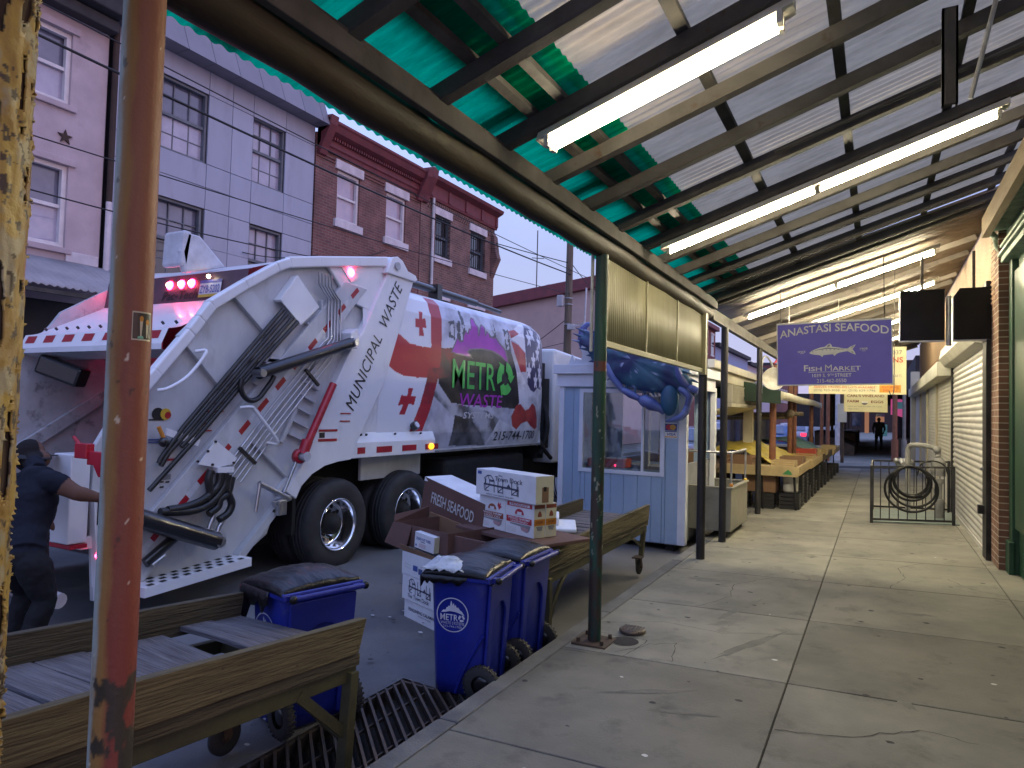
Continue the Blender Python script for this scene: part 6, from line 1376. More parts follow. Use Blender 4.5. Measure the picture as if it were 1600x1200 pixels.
ex = Vector((math.cos(math.radians(rz0)), math.sin(math.radians(rz0)), 0)); ey = Vector((-ex.y, ex.x, 0))
cn_ = Vector((-2.50, 5.16, 0.628))      # front right bottom corner of the printed stack
c = Carton('carton', 'flat dark brown carton lying under the red and white boxes', cn_-ex*.95-ey*.16+Vector((0, 0, -.03)), rz0, 1.14, .62, .028, 'card_brown', group=GB).solid().ink(); c.done()
for i in range(2):
    for j in range(2):
        near = j == 0
        lb = {(0, 0): 'white and red printed seafood box at the near right of the stack', (1, 0): 'white box with rust coloured band beside the red one', (0, 1): 'cream sided printed box behind the near red one', (1, 1): 'printed box hidden at the back of the stack'}[(i, j)]
        if (i, j) == (1, 1): continue
        c = Carton('carton', lb, cn_-ex*(.385*(i+1)+.03)+ey*(.130*j), rz0, .38, .126, .285, 'card_white', 'card_cream', GB).solid().ink()
        col = 'ink_red' if i == 0 else 'ink_rust'
        if near:
            if i == 0:
                c.rect('ink_red', .06, .94, .84, .97); c.rect('card_white', .14, .86, .865, .945, d=.0028); c.txt('ink_red', 'PRODUCT', .2, .8, .875, .935, .02)
            else: c.poly('ink_red', [(.70, .76), (.75, .88), (.78, .80), (.83, .86), (.82, .76), (.88, .74), (.80, .68), (.76, .62), (.74, .70)])
            c.poly(col, [(.5+.16*math.cos(a), .62+.17*math.sin(a)) for a in [math.pi*k/12 for k in range(13)]]); c.rect('card_white', .42, .58, .62, .70, d=.0028); c.rect('ink_pale', .33, .67, .575, .60)
            c.rect(col, .04, .93, .36, .54); c.txt('card_white', 'PEELED SHRIMP' if i == 0 else 'WHOLE SHRIMP', .12, .88, .455, .525, .01); c.txt('card_white', 'UNDEVEINED' if i == 0 else 'HEAD ON', .2, .8, .375, .435, .01)
            c.poly('decal_grey', [(.15, .34), (.9, .34), (.86, .20), (.78, .12), (.62, .16), (.6, .27), (.2, .30)]); c.poly('ink_pink', [(.55, .27), (.85, .25), (.80, .14), (.58, .17)], d=.003)
            for k in range(4): c.rect('ink_pale', .06, .40, .08+.04*k, .095+.04*k)
        if i == 0:
            c.rect('ink_rust', .05, .95, .86, .97, 'R'); c.poly('ink_rust', [(.5+.18*math.cos(a), .62+.17*math.sin(a)) for a in [math.pi*k/12 for k in range(13)]], 'R'); c.rect('handle_orange', .02, .98, .36, .55, 'R'); c.txt('ink_rust', 'SHRIMP', .2, .8, .42, .5, .01, face='R')
            c.poly('decal_grey', [(.2, .34), (.8, .34), (.7, .2), (.3, .22)], 'R')
            for k in range(4): c.rect('ink_pale', .1, .6, .06+.035*k, .075+.035*k, 'R')
        c.done()
c = Carton('carton', 'long white dock sketch box on top of the printed stack', cn_-ex*.84-ey*.02+Vector((0, 0, .289)), rz0-1, .86, .20, .235, 'card_white', 'card_cream', GB).solid().ink()
dock(c, .15, .74, .14, .80); c.txt('ink_dark', 'the', .40, .47, .80, .88, .0); c.txt('ink_dark', 'Town Dock', .34, .80, .62, .80, .0); c.txt('ink_dark', 'WILD CAUGHT SQUID', .19, .66, .05, .11, .0)
c.rect('ink_blue', .03, .10, .80, .92); c.rect('card_kraft', .34, .70, .06, .60, 'R', .003); c.rect('dark_void', .42, .58, .46, .62, 'R', .004)
c.done()
# tilted fresh seafood lid
c = Carton('carton', 'tilted brown carton lettered fresh seafood with a white top', (-4.08, 5.72, .665), -17, .92, .34, .345, 'card_brown', None, GB, tilt=math.radians(11)).solid().ink()
c.txt('ink_pale', 'FRESH SEAFOOD', .16, .86, .36, .68, .012); c.p.use('card_white').add([(.0, .0, .3465), (.92, 0, .3465), (.92, .34, .3465), (0, .34, .3465)], [(0, 1, 2, 3)]); c.p.use('card_white').add([(.0, .0, .3465), (.06, -.004, .315), (.0, -.004, .305)], [(0, 1, 2)])
c.done()
c = Carton('carton', 'kraft carton wedged under the tilted fresh seafood box', (-3.94, 5.66, .50), -17, .70, .30, .17, 'card_kraft', None, GB, tilt=math.radians(7)).solid().ink(); c.done()
c = Carton('carton', 'open brown carton with drooping flaps below the seafood lid', (-3.93, 5.10, .455), -17, .78, .80, .19, 'card_brown', None, GB).solid(open_top=True).ink()
m = MB().use('card_brown'); m.hexa([(-.0, -.001, .18), (.28, -.001, .18), (.28, -.006, .19), (0, -.006, .19)], [(-.06, -.05, .0), (.26, -.05, -.03), (.26, -.056, -.03), (-.06, -.056, .0)]); m.build('flap', c.T, raw=True)
m = MB().use('card_brown'); m.hexa([(0, 0, .185), (.006, .0, .19), (.006, .4, .19), (0, .4, .185)], [(-.02, .02, .25), (-.014, .02, .25), (.03, .38, .30), (.024, .38, .30)]); m.build('flap', c.T, raw=True)
c.done()
c = Carton('carton', 'small white and blue printed box leaning on the open brown carton', (-3.57, 4.93, .48), -17, .27, .12, .14, 'card_white', 'card_cream', GB, tilt=math.radians(4)).solid().ink()
c.txt('ink_blue', 'SQUID CUT TUBES', .10, .84, .52, .72, .015); c.rect('ink_dark', .32, .55, .45, .49); c.poly('ink_blue', [(.10+.04*math.cos(a), .2+.07*math.sin(a)) for a in [k*.7 for k in range(9)]])
for k in range(4): c.rect('ink_pink', .26, .6, .14+.06*k, .165+.06*k)
c.done()
c = Carton('carton', 'brown carton side panel standing behind the first bin', (-3.32, 4.98, .46), -14, .55, .02, .16, 'card_brown', None, GB).solid().ink(); c.done()
z = -.165
for k, (h, lb) in enumerate(((.185, 'white lettered box at the bottom of the floor stack'), (.215, 'white dock sketch box in the middle of the floor stack'), (.20, 'torn open white box on top of the floor stack'))):
    c = Carton('carton', lb, (-3.69+.02*(k == 0)-.01*k, 4.95, z), -22, .62, .36, h-.003, 'card_white', None, GB).solid(open_top=(k == 2)).ink()
    if k == 0: c.txt('ink_dark', 'FENGSHENG CALAMARI', .12, .80, .55, .70, .01); c.txt('ink_dark', 'PRODUCT OF CHINA', .38, .70, .42, .48)
    if k == 1: dock(c, .18, .74, .30, .92); c.txt('ink_dark', 'The Town Dock', .16, .70, .14, .30, .0)
    if k == 2:
        c.rect('ink_blue', .30, .42, .28, .52); c.rect('decal_blue', .44, .54, .2, .45); c.line('ink_pale', [(.08, .5), (.24, .46)], .006); c.line('ink_pale', [(.08, .36), (.24, .32)], .006)
        m = MB().use('card_kraft'); m.hexa([(0, .002, .19), (.60, .002, .19), (.60, .008, .19), (0, .008, .19)], [(-.02, -.02, .255), (.58, .0, .225), (.58, .006, .225), (-.02, -.014, .255)]); m.build('flap', c.T, raw=True)
    c.done(); z += h
for (x, y, w, d, h, lb) in ((-2.98, 6.30, .34, .62, .04, 'flat white foam lid lying on the second cart'), (-3.12, 6.42, .24, .44, .085, 'small white foam block standing on the foam lid')):
    T_ = thing('foam_lid', lb, 'foam', (x, y, .475 if h < .05 else .516)); m = MB().use('foam_white'); m.box(0, w, 0, d, 0, h); m.build('slab', T_, bevel=.015, seg=3, raw=True); T_.rotation_euler = (0, 0, math.radians(24))

# ------------------------------------------------------------------ blue fish booth
mat('booth_blue', (0.32, 0.42, 0.56), rough=0.6, c2=(0.27, 0.365, 0.49), ns=2, bump=0.1, bs=20, island=0.05)
mat('booth_white', (0.66, 0.68, 0.74), rough=0.6, c2=(0.58, 0.60, 0.66), ns=4, bump=0.08)
clear_pane('booth_pane', (0.88, 0.92, 0.95), 0.86)
mat('crate_red', (0.42, 0.05, 0.03), rough=0.45); mat('interior_grey', (0.25, 0.26, 0.29), rough=0.7); emat('neon_red', (1, 0.05, 0.08), 6.0)
B = thing('fish_booth', 'pale blue wooden fish booth with white trim and a wide window', 'booth', (-3.2, 10.2, -.1))
bx0, bx1, by0, by1, bz0, bz1 = -4.12, -2.36, 9.25, 11.15, -.06, 2.12
m = MB().use('booth_blue'); n = 9
wx0, wx1, wz0, wz1 = -3.80, -2.60, .87, 2.00
k = 0; x = bx0
edges = sorted(set([bx0+i*(bx1-bx0)/n for i in range(n+1)]+[wx0, wx1]))
for a, b in zip(edges, edges[1:]):
    cx = (a+b)/2
    if wx0 < cx < wx1: m.box(a+.002, b-.002, by0, by0+.05, bz0, wz0); m.box(a+.002, b-.002, by0, by0+.05, wz1, bz1)
    else: m.box(a+.002, b-.002, by0, by0+.05, bz0, bz1)
m.build('front_wall', B, bevel=.004)
m = MB().use('booth_blue'); m.box(bx0, bx0+.05, by0+.052, by1, bz0, .9); m.box(bx0, bx0+.05, by0+.052, by0+.5, .9, bz1); m.box(bx0, bx0+.05, by1-.4, by1, .9, bz1); m.box(bx0+.05, bx1, by1-.05, by1, bz0, .9); m.box(bx0+.05, bx0+.3, by1-.05, by1, .9, bz1); m.box(bx1-.25, bx1, by1-.05, by1, .9, bz1); m.build('rear_wall', B)
m = MB().use('interior_grey'); m.box(bx1-.05, bx1, by0+.3, by1, bz0, 1.0); m.box(bx1-.05, bx1, by0+.25, by0+.32, 1.0, bz1); m.box(bx0+.06, bx1-.06, by0+.9, by0+1.5, .85, .90); m.box(bx0+1.0, bx0+1.08, by0+.8, by0+.9, .9, bz1); m.box(bx0+1.3, bx0+1.42, by1-.3, by1-.2, .9, bz1); m.box(bx0, bx1, by0+.06, by1, bz0-.02, bz0+.02); m.build('counter', B)
m = MB().use('booth_white')
m.box(bx1-.02, bx1+.09, by0-.02, by0+.09, bz0, bz1); m.box(bx0-.03, bx0+.05, by0-.02, by0+.04, bz0, bz1); m.box(bx0-.06, bx1+.10, by0-.05, by0+.03, 2.06, 2.24); m.box(bx0-.10, bx1+.14, by0-.10, by1+.1, 2.245, 2.38); m.box(bx1+.01, bx1+.09, by1-.1, by1, bz0, bz1); m.box(bx1+.02, bx1+.09, by0+.09, by1-.1, 2.06, 2.24)
m.build('trim', B, bevel=.005)
m = MB().use('booth_pane'); m.box(wx0, wx1, by0+.02, by0+.028, wz0, wz1); wo = m.build('window', B)
m = MB().use('booth_white')
for a in ((wx0-.03, wx0+.03, wz0-.03, wz1+.03), (wx1-.03, wx1+.03, wz0-.03, wz1+.03)): m.box(a[0], a[1], by0-.015, by0+.03, a[2], a[3])
m.box(wx0+.03, wx1-.03, by0-.015, by0+.03, wz0-.03, wz0+.02); m.box(wx0+.03, wx1-.03, by0-.015, by0+.03, wz1-.02, wz1+.03); m.box(wx0+.9, wx0+.93, by0-.005, by0+.018, wz0+.02, wz1-.02); m.build('frame', wo)
m = MB().use('dark_void')
for x in (bx0+.1, -3.2, bx1-.2): m.box(x, x+.12, by0+.08, by0+.3, -.168, bz0)
m.build('block', B)
T_ = thing('crate', 'red plastic crate on the counter inside the booth window', 'crate', (-3.6, 9.5, .90)); m = MB().use('crate_red'); m.box(-3.74, -3.2, 9.38, 9.75, .905, 1.03)
for k in range(5): m.box(-3.745, -3.195, 9.372, 9.378, .92+k*.02, .93+k*.02)
m.build('body', T_, bevel=.01); m = MB().use('interior_grey'); m.box(-3.7, -3.24, 9.42, 9.71, 1.031, 1.034); m.build('inside', T_)
# payment sticker
mat('pay_red', (0.5, 0.02, 0.03), rough=0.4); mat('pay_orange', (0.65, 0.33, 0.03), rough=0.4); mat('pay_navy', (0.02, 0.04, 0.20), rough=0.4); mat('pay_white', (0.7, 0.7, 0.72), rough=0.4)
m = MB(); (xa, za), (xb, zb_) = [(-2.566, 1.564), (-2.405, 1.379)]
def pr(mt, a, b, c, e, d): m.use(mt).add([(xa+(xb-xa)*a, by0-d, zb_+(za-zb_)*c), (xa+(xb-xa)*b, by0-d, zb_+(za-zb_)*c), (xa+(xb-xa)*b, by0-d, zb_+(za-zb_)*e), (xa+(xb-xa)*a, by0-d, zb_+(za-zb_)*e)], [(0, 1, 2, 3)])
pr('pay_white', -.05, 1.05, -.05, 1.05, .002); pr('pay_navy', 0, 1, .5, 1, .004); pr('pay_navy', 0, 1, .40, .47, .004); pr('pay_orange', 0, 1, .0, .08, .004)
for mt, c_, d in (('pay_red', .32, .006), ('pay_orange', .66, .007)): m.use(mt).add([(xa+(xb-xa)*(c_+.26*math.cos(k*.45)), by0-d, zb_+(za-zb_)*(.75+.2*math.sin(k*.45))) for k in range(14)], [tuple(range(14))])
m.use('pay_navy'); vs, fs = text2d('VISA', 1.0, .02, .25, 'LEFT', 1.0, 1.0); wx = max(v[0] for v in vs); m.add([(xa+(xb-xa)*(.1+.8*x/wx), by0-.005, zb_+(za-zb_)*(.14+.2*z/.73)) for x, z in vs], fs, False)
m.build('card_sticker', cat='sticker', label='small payment card sticker on the booth corner below the crab')
# the big painted crab
vcolmat('crab_paint', rough=0.45, coat=0.2)
def crabcol(c):
    n = fbm((c.x*2.2, c.y*2, c.z*2.2), 1.6); k = lerp((0.018, 0.026, 0.10), (0.04, 0.13, 0.19), 0.5+n*1.2); n2 = fbm((c.x*7, c.y*7, c.z*7), 1.4)
    return lerp(k, (0.40, 0.45, 0.65), (n2-.55)*6)
def legcol(c):
    n = fbm((c.x*4, c.y*4, c.z*4), 1.6); return lerp((0.17, 0.22, 0.46), (0.05, 0.055, 0.22), 0.5+n*1.1)
CB = thing('crab_figure', 'giant painted blue crab figure climbing over the booth roof', 'crab figure', (-2.9, 9.0, 2.4))
m = MB().use('crab_paint'); cx, cz = -2.95, 2.42; ta = math.radians(-24)
def shell(u, v):
    a = 2*math.pi*u; r = math.sin(math.pi*v/1.0*.5); th = 1-r*r
    R_ = 1+.03*math.sin(20*a)*(abs(math.cos(a)) > .3)*(1 if 0 < a < math.pi else .4)
    if abs(math.cos(a)) > .96: R_ *= 1.18
    x = .72*r*math.cos(a)*R_; z = .36*r*math.sin(a)*R_; return (cx+x*math.cos(ta)-z*math.sin(ta), 8.98-.09*math.sqrt(max(0, th))-.012*math.sin(6*a)*r, cz+x*math.sin(ta)+z*math.cos(ta))
m.grid(96, 20, shell); m.grid(96, 6, lambda u, v: (lambda p: (p[0], 8.98+.10*math.sqrt(max(0, 1-v*v)), p[2]))(shell(u, v))); o = m.build('shell', CB); paint(o, crabcol)
for k in range(34):      # saw-toothed rim of the carapace
    u = k/34; p = Vector(shell(u, 1.0)); q = p+(p-Vector((cx, p.y, cz))).normalized()*(.055 if abs(math.cos(2*math.pi*u)) < .93 else .13); q.z -= .01
    m = MB().use('crab_paint'); m.tube([(p.x-(q.x-p.x)*.4, 8.99, p.z-(q.z-p.z)*.4), (q.x, 8.97, q.z)], .030, 8, True, .004); o = m.build('rim_tooth', CB); paint(o, crabcol)
def limb(name, pts, rad, Y=8.98):
    m = MB().use('crab_paint'); P_ = [(x, Y-.03*math.sin(i), z) for i, (x, z) in enumerate(pts)]; m.tube(P_, rad, 14)
    o = m.build(name, CB); paint(o, lambda c: lerp(legcol(c), (.022, .026, .10), max(0, 1-min((Vector((c.x-2.9, c.y+9.0, c.z+2.4))-Vector(p)).length/(r*1.1) for p, r in zip(P_, rad)))*2.2))
limb('swimming_leg', [(-3.349, 2.402), (-3.305, 2.321), (-3.218, 2.175), (-3.098, 2.017)], [.05, .065, .055, .04])
limb('swimming_leg', [(-3.098, 2.017), (-2.967, 1.952), (-2.851, 1.895)], [.04, .055, .04])
limb('swimming_leg', [(-2.851, 1.889), (-2.777, 1.871), (-2.670, 1.815), (-2.565, 1.765), (-2.512, 1.716)], [.045, .085, .085, .05, .04])
limb('walking_leg', [(-2.366, 2.331), (-2.320, 2.216), (-2.248, 2.114), (-2.184, 2.064)], [.04, .055, .05, .035])
limb('walking_leg', [(-2.184, 2.058), (-2.121, 2.027), (-2.059, 2.002)], [.035, .05, .04])
limb('walking_leg', [(-2.305, 2.037), (-2.229, 1.987), (-2.165, 1.925), (-2.201, 1.812)], [.04, .045, .05, .04])
limb('walking_leg', [(-2.201, 1.805), (-2.224, 1.723), (-2.280, 1.658), (-2.387, 1.624), (-2.490, 1.602)], [.045, .05, .045, .03, .012])
m = MB().use('crab_paint'); (px_, pz_), = [(-2.439, 1.882)]; m.sphere((px_, 8.97, pz_), .2, 20, (.62, .35, 1.05)); o = m.build('paddle', CB); paint(o, lambda c: lerp((0.02, 0.09, 0.16), (0.10, 0.42, 0.55), 1.3-((c.x+2.9-px_)**2+((c.z+2.4-pz_)*.7)**2)**.5*9))
limb('claw_arm', [(-3.289, 2.608), (-3.517, 2.844), (-3.630, 2.614)], [.09, .10, .08], 9.3)
limb('claw', [(-3.749, 2.617), (-3.813, 2.759), (-3.816, 2.900), (-3.758, 2.973), (-3.678, 2.989)], [.10, .085, .06, .04, .02], 9.3)
m = MB().use('booth_white'); m.prism([(-3.922, 2.312), (-3.885, 2.470), (-3.795, 2.450), (-3.766, 2.506), (-3.809, 2.609), (-3.752, 2.747), (-3.639, 2.578), (-3.568, 2.466), (-3.487, 2.309)], 'Y', 9.18, 9.2); m.prism([(-3.972, 2.312), (-3.985, 2.415), (-3.937, 2.527), (-3.894, 2.414), (-3.902, 2.311)], 'Y', 9.18, 9.2); m.prism([(-3.358, 2.693), (-2.929, 2.326), (-3.063, 2.120), (-3.375, 2.119)], 'Y', 9.12, 9.14); m.build('spray_cutout', CB)

# ------------------------------------------------------------------ shop fronts on the right
brickmat('brick_pier', (0.17, 0.085, 0.055), (0.12, 0.06, 0.04), (0.36, 0.31, 0.25), 'Y', c3=None)
mat('shutter_steel', (0.56, 0.55, 0.51), rough=0.42, metal=0.1, c2=(0.42, 0.41, 0.375), ns=3, c3=(0.14, 0.13, 0.11), ns3=5, lo3=0.62, hi3=0.85, st=(1, 0.6, 3), bump=0.05)
mat('shutter_cream', (0.55, 0.54, 0.46), rough=0.5, c2=(0.45, 0.44, 0.37), ns=3)
mat('wall_cream', (0.48, 0.44, 0.34), rough=0.85, c2=(0.38, 0.35, 0.27), ns=2)
mat('green_wood', (0.012, 0.06, 0.03), rough=0.45, c2=(0.008, 0.038, 0.02), ns=3, bump=0.15, c3=(0.3, 0.32, 0.25), ns3=16, lo3=0.75, hi3=0.8)
mat('green_pale', (0.26, 0.34, 0.26), rough=0.6, c2=(0.12, 0.2, 0.14), ns=6, c3=(0.04, 0.06, 0.04), ns3=10, lo3=0.6, hi3=0.7)
mat('siding_tan', (0.50, 0.36, 0.24), rough=0.7, c2=(0.42, 0.29, 0.19), ns=3)
mat('plank_tan', (0.33, 0.25, 0.15), rough=0.85, c2=(0.24, 0.17, 0.10), ns=4, st=(6, .6, 6))
mat('sign_black', (0.008, 0.008, 0.009), rough=0.7, c2=(0.012, 0.012, 0.013), spec=.15)
mat('silver', (0.62, 0.62, 0.66), rough=0.3, metal=0.8)
R = thing('shuttered_shop', 'closed shop front with a big grey roller shutter and brick pier', 'shop', (1.2, 11.5, .11))
m = MB().use('brick_pier'); m.box(1.15, 1.8, 9.06, 9.60, .05, 4.3); m.build('brick_pier', R)
m = MB().use('black_paint'); m.box(1.10, 1.7, 9.602, 9.93, .05, 3.35); m.build('door_jamb', R, bevel=.006); m = MB().use('black_paint'); m.box(1.125, 1.20, 14.236, 14.36, .05, 2.75); m.build('door_jamb', R, bevel=.006)
m = MB().use('shutter_steel'); nz = 30; p_ = 0.086
m.grid(2, nz*8, lambda u, v: (1.165-0.014*abs(math.sin(math.pi*v*nz)), 9.93+4.30*u, .13+v*nz*p_)); m.box(1.14, 1.19, 9.93, 14.23, .10, .16); m.build('roller_shutter', R)
m = MB().use('shutter_cream'); m.prism([(1.19, 2.62), (1.02, 2.66), (.94, 2.78), (.97, 2.95), (1.08, 3.0), (1.19, 3.0)], 'Y', 9.95, 14.3); m.build('shutter_box', R, bevel=.01)
m = MB().use('siding_tan'); n = 19
m.grid(1, n*2, lambda u, v: (1.16-(0.022*(1-((v*n) % 1.0)) if int(round(v*n*2)) % 2 == 0 else 0.0), 9.3+16*u, 3.02+v*1.05), False); m.box(1.165, 1.6, 9.61, 25.3, 2.98, 4.2); m.build('siding', R)
m = MB().use('galv'); m.box(1.155, 1.175, 9.95, 9.99, .2, 2.6); m.build('shutter_guide', R)
m = MB().use('silver'); m.cyl((1.09, 9.77, 1.15), (1.06, 9.77, 1.15), .02, 10); m.use('black_paint'); m.box(1.04, 1.10, 9.76, 9.86, .62, .72); m.build('lock', R)
R2 = thing('shuttered_shop', 'row of narrow cream roller shutters with boxed tops beyond the gas meter cage', 'shop', (1.2, 20, .11))
for (y0, y1) in ((14.45, 17.5), (17.7, 20.8), (21.0, 24.1), (24.3, 27.6)):
    m = MB().use('shutter_cream'); nz = 34; m.grid(2, nz*6, lambda u, v: (1.15-0.010*abs(math.sin(math.pi*v*nz)), y0+(y1-y0)*u, .12+v*2.42)); m.build('roller_shutter', R2)
    m = MB().use('shutter_cream'); m.box(.92, 1.16, y0-.08, y1+.08, 2.50, 2.76); m.build('shutter_box', R2, bevel=.015)
    m = MB().use('wall_cream'); m.box(1.10, 1.2, y1+.04, y1+.16, .05, 2.6); m.build('mullion', R2)
m = MB().use('wall_cream'); m.box(1.17, 1.7, 14.37, 27.8, .05, 2.97); m.box(1.12, 1.165, 14.37, 27.8, 2.77, 2.97); m.box(1.0, 1.7, 27.8, 28.3, .05, 3.4); m.build('wall', R2)
# green storefront with carved cornice
G_ = thing('green_storefront', 'dark green painted wooden storefront edge with a carved pale cornice', 'shop', (1.35, 6, .1))
m = MB().use('green_wood'); m.box(1.24, 1.7, 8.86, 9.055, .06, 3.5); m.box(1.30, 1.7, 2.0, 8.86, .06, 3.5); m.box(1.21, 1.26, 8.83, 9.075, .06, .45); m.box(1.255, 1.30, 8.1, 8.80, .6, 3.3); m.build('pilaster', G_, bevel=.008)
m = MB().use('green_pale')
for (x0, x1, z0, z1) in ((1.17, 1.6, 3.44, 3.50), (1.14, 1.6, 3.505, 3.54), (1.19, 1.6, 3.545, 3.60), (1.16, 1.6, 3.605, 3.64), (1.10, 1.6, 3.80, 3.85), (1.07, 1.6, 3.855, 3.885), (1.04, 1.6, 3.89, 3.95)): m.box(x0, x1, 2.0, 9.06, z0, z1)
m.use('green_wood').box(1.22, 1.6, 2.0, 9.055, 3.645, 3.795); m.build('cornice', G_, bevel=.006)
m = MB().use('green_pale'); m.tube(bez([(1.05, 9.10, 3.93), (1.07, 9.11, 3.82), (1.13, 9.12, 3.74), (1.15, 9.12, 3.64), (1.20, 9.12, 3.57), (1.27, 9.12, 3.52), (1.27, 9.12, 3.45), (1.22, 9.12, 3.42), (1.23, 9.12, 3.36)], 8), .032, 10)
for k in range(5): m.sphere((1.10+.035*k, 9.10, 3.79-.055*k), .028, 8)
m.build('carved_bracket', G_)
m = MB().use('plank_tan'); m.box(.99, 1.06, 2.0, 9.0, 3.72, 3.93); m.build('fascia_plank', G_)

# two black sign boxes hung side by side
for (x0, x1, lb, cut) in ((.23, .69, 'square black sign box hanging nearest the seafood sign', 0), (.78, 1.19, 'black sign box with a clipped corner against the brick pier', .06)):
    T_ = thing('sign_box', lb, 'sign box', ((x0+x1)/2, 9.6, 2.96), 'black hanging sign boxes')
    m = MB().use('sign_black'); m.prism([(x0, 2.665), (x1, 2.665), (x1, 3.275), (x0+cut, 3.275), (x0, 3.275-cut*1.6)], 'Y', 9.58, 9.60); m.build('face', T_, bevel=.004)
    m = MB().use('silver'); m.prism([(x0-.012, 2.65), (x1+.004, 2.65), (x1+.004, 3.265), (x0+cut, 3.265), (x0-.012, 3.265-cut*1.6)], 'Y', 9.602, 9.72); m.build('cabinet', T_, bevel=.004)
    m = MB().use('steel_dark'); m.box((x0+x1)/2-.015, (x0+x1)/2+.015, 9.64, 9.67, 3.26, 3.72); m.build('hanger', T_)
m = MB().use('galv'); m.cyl((.735, 9.66, 2.6), (.735, 9.66, 3.2), .03, 10); o = m.build('conduit_pipe', cat='pipe', label='short grey conduit pipe between the two black sign boxes')

# ------------------------------------------------------------------ hanging signs
mat('sign_violet', (0.20, 0.18, 0.74), rough=0.6, c2=(0.165, 0.145, 0.64), ns=1.2, bump=0, coat=0, spec=.3)
mat('sign_white', (0.88, 0.88, 0.90), rough=0.5, bump=0)
mat('sign_grey', (0.30, 0.32, 0.45), rough=0.5, bump=0)
mat('sign_cream', (0.62, 0.57, 0.36), rough=0.6, c2=(0.54, 0.49, 0.30), ns=3, bump=0)
mat('sign_pale', (0.66, 0.63, 0.42), rough=0.6, c2=(0.58, 0.55, 0.36), ns=3, bump=0)
mat('sign_orange', (0.66, 0.30, 0.02), rough=0.6, bump=0); mat('sign_red', (0.48, 0.06, 0.03), rough=0.6, bump=0); mat('sign_brown', (0.20, 0.05, 0.03), rough=0.6, bump=0); mat('sign_ink', (0.16, 0.16, 0.18), rough=0.6, bump=0)
def board(name, label, x0, x1, z0, z1, y, face, frame, roll=0.0):
    T = thing(name, label, 'sign', ((x0+x1)/2, y, (z0+z1)/2)); w, h = x1-x0, z1-z0
    m = MB().use(face); m.box(-w/2, w/2, -.012, .012, -h/2, h/2); m.build('panel', T, raw=True)
    m = MB().use(frame)
    for a in ((-w/2-.012, w/2+.012, h/2, h/2+.022), (-w/2-.012, w/2+.012, -h/2-.014, -h/2), (-w/2-.012, -w/2, -h/2, h/2), (w/2, w/2+.012, -h/2, h/2)): m.box(a[0], a[1], -.018, .018, a[2], a[3])
    m.build('frame', T, bevel=.002, raw=True)
    def put(mb, body, u0, u1, v0, v1, bold=0.0, shear=0.0, arch=0.0, d=.015):
        vs, fs = text2d(body, 1.0, bold, shear, 'LEFT', 1.0, 1.0); xa = min(q[0] for q in vs); xb = max(q[0] for q in vs); za = min(q[1] for q in vs); zb_ = max(q[1] for q in vs); r = []
        for x, z in vs:
            t = (x-xa)/(xb-xa); s_ = u0+t*(u1-u0); r.append(((s_-.5)*w, -d, (v0+(z-za)/(zb_-za)*(v1-v0)-.5+arch*(1-(2*t-1)**2))*h))
        mb.add(r, fs, False)
    def poly(mb, pts, d=.015): tri = tessellate_polygon([[Vector((p[0], p[1], 0)) for p in pts]]); mb.add([((p[0]-.5)*w, -d, (p[1]-.5)*h) for p in pts], [tuple(t) for t in tri], False)
    return T, put, poly, w, h
T_, put, poly, w, h = board('hanging_sign', 'violet fish market sign with a white fish drawing hung over the sidewalk', -1.10, .13, 2.105, 2.84, 9.0, 'sign_violet', 'sign_white')
m = MB().use('sign_white'); put(m, 'ANASTASI SEAFOOD', .02, .98, .77, .90, .012, 0, .085)
put(m, 'F', .24, .28, .215, .315, .015); put(m, 'ISH', .285, .40, .215, .285, .015); put(m, 'M', .43, .49, .215, .315, .0); put(m, 'ARKET', .495, .74, .215, .285, .008)
poly(m, [(.28, .195), (.70, .195), (.70, .202), (.28, .202)]); put(m, '1039 S. 9', .315, .47, .115, .17, .008); put(m, 'TH', .475, .503, .135, .17, .0); put(m, 'STREET', .515, .66, .115, .17, .008); put(m, '215-462-0550', .355, .615, .025, .085, .008)
put(m, 'SINCE', .185, .255, .525, .555, .012); put(m, '1909', .735, .80, .535, .575, .012); poly(m, [(.205, .508), (.24, .508), (.24, .514), (.205, .514)]); poly(m, [(.75, .518), (.785, .518), (.785, .524), (.75, .524)])
fish = [(.29, .515), (.31, .545), (.345, .575), (.39, .60), (.43, .61), (.455, .645), (.475, .66), (.49, .635), (.495, .605), (.54, .595), (.60, .570), (.63, .570), (.655, .60), (.70, .63), (.685, .585), (.672, .555), (.69, .51), (.70, .465), (.66, .495), (.63, .525), (.60, .520), (.56, .508), (.535, .49), (.515, .455), (.50, .485), (.45, .478), (.42, .475), (.405, .445), (.385, .475), (.34, .485), (.305, .498)]
poly(m, fish); m.build('lettering', T_, raw=True)
m = MB().use('sign_grey'); poly(m, [(.34, .56), (.45, .595), (.60, .562), (.60, .555), (.45, .575), (.34, .552)], .0165); poly(m, [(.315, .535), (.322, .545), (.33, .535), (.322, .526)], .0165)
for k in range(5): poly(m, [(.40+.035*k, .555), (.41+.035*k, .565), (.42+.035*k, .55)], .0165)
poly(m, [(.445, .615), (.47, .65), (.48, .62), (.46, .605)], .0165); poly(m, [(.655, .585), (.685, .612), (.675, .585)], .0165); poly(m, [(.655, .515), (.685, .485), (.672, .52)], .0165); m.build('fish_shading', T_, raw=True)
m = MB().use('steel_dark')
for x in (-.58, .55): m.cyl((x, 0, h/2), (x, 0, h/2+.45+.30*(x > 0)), .006, 6)
m.build('hanging_wire', T_, raw=True); T_.rotation_euler = (0, math.radians(-1.2), 0)
T_, put, poly, w, h = board('hanging_sign', 'cream and orange sign with phone numbers behind the violet one', -1.15, .42, 2.16, 2.98, 14.0, 'sign_cream', 'sign_cream')
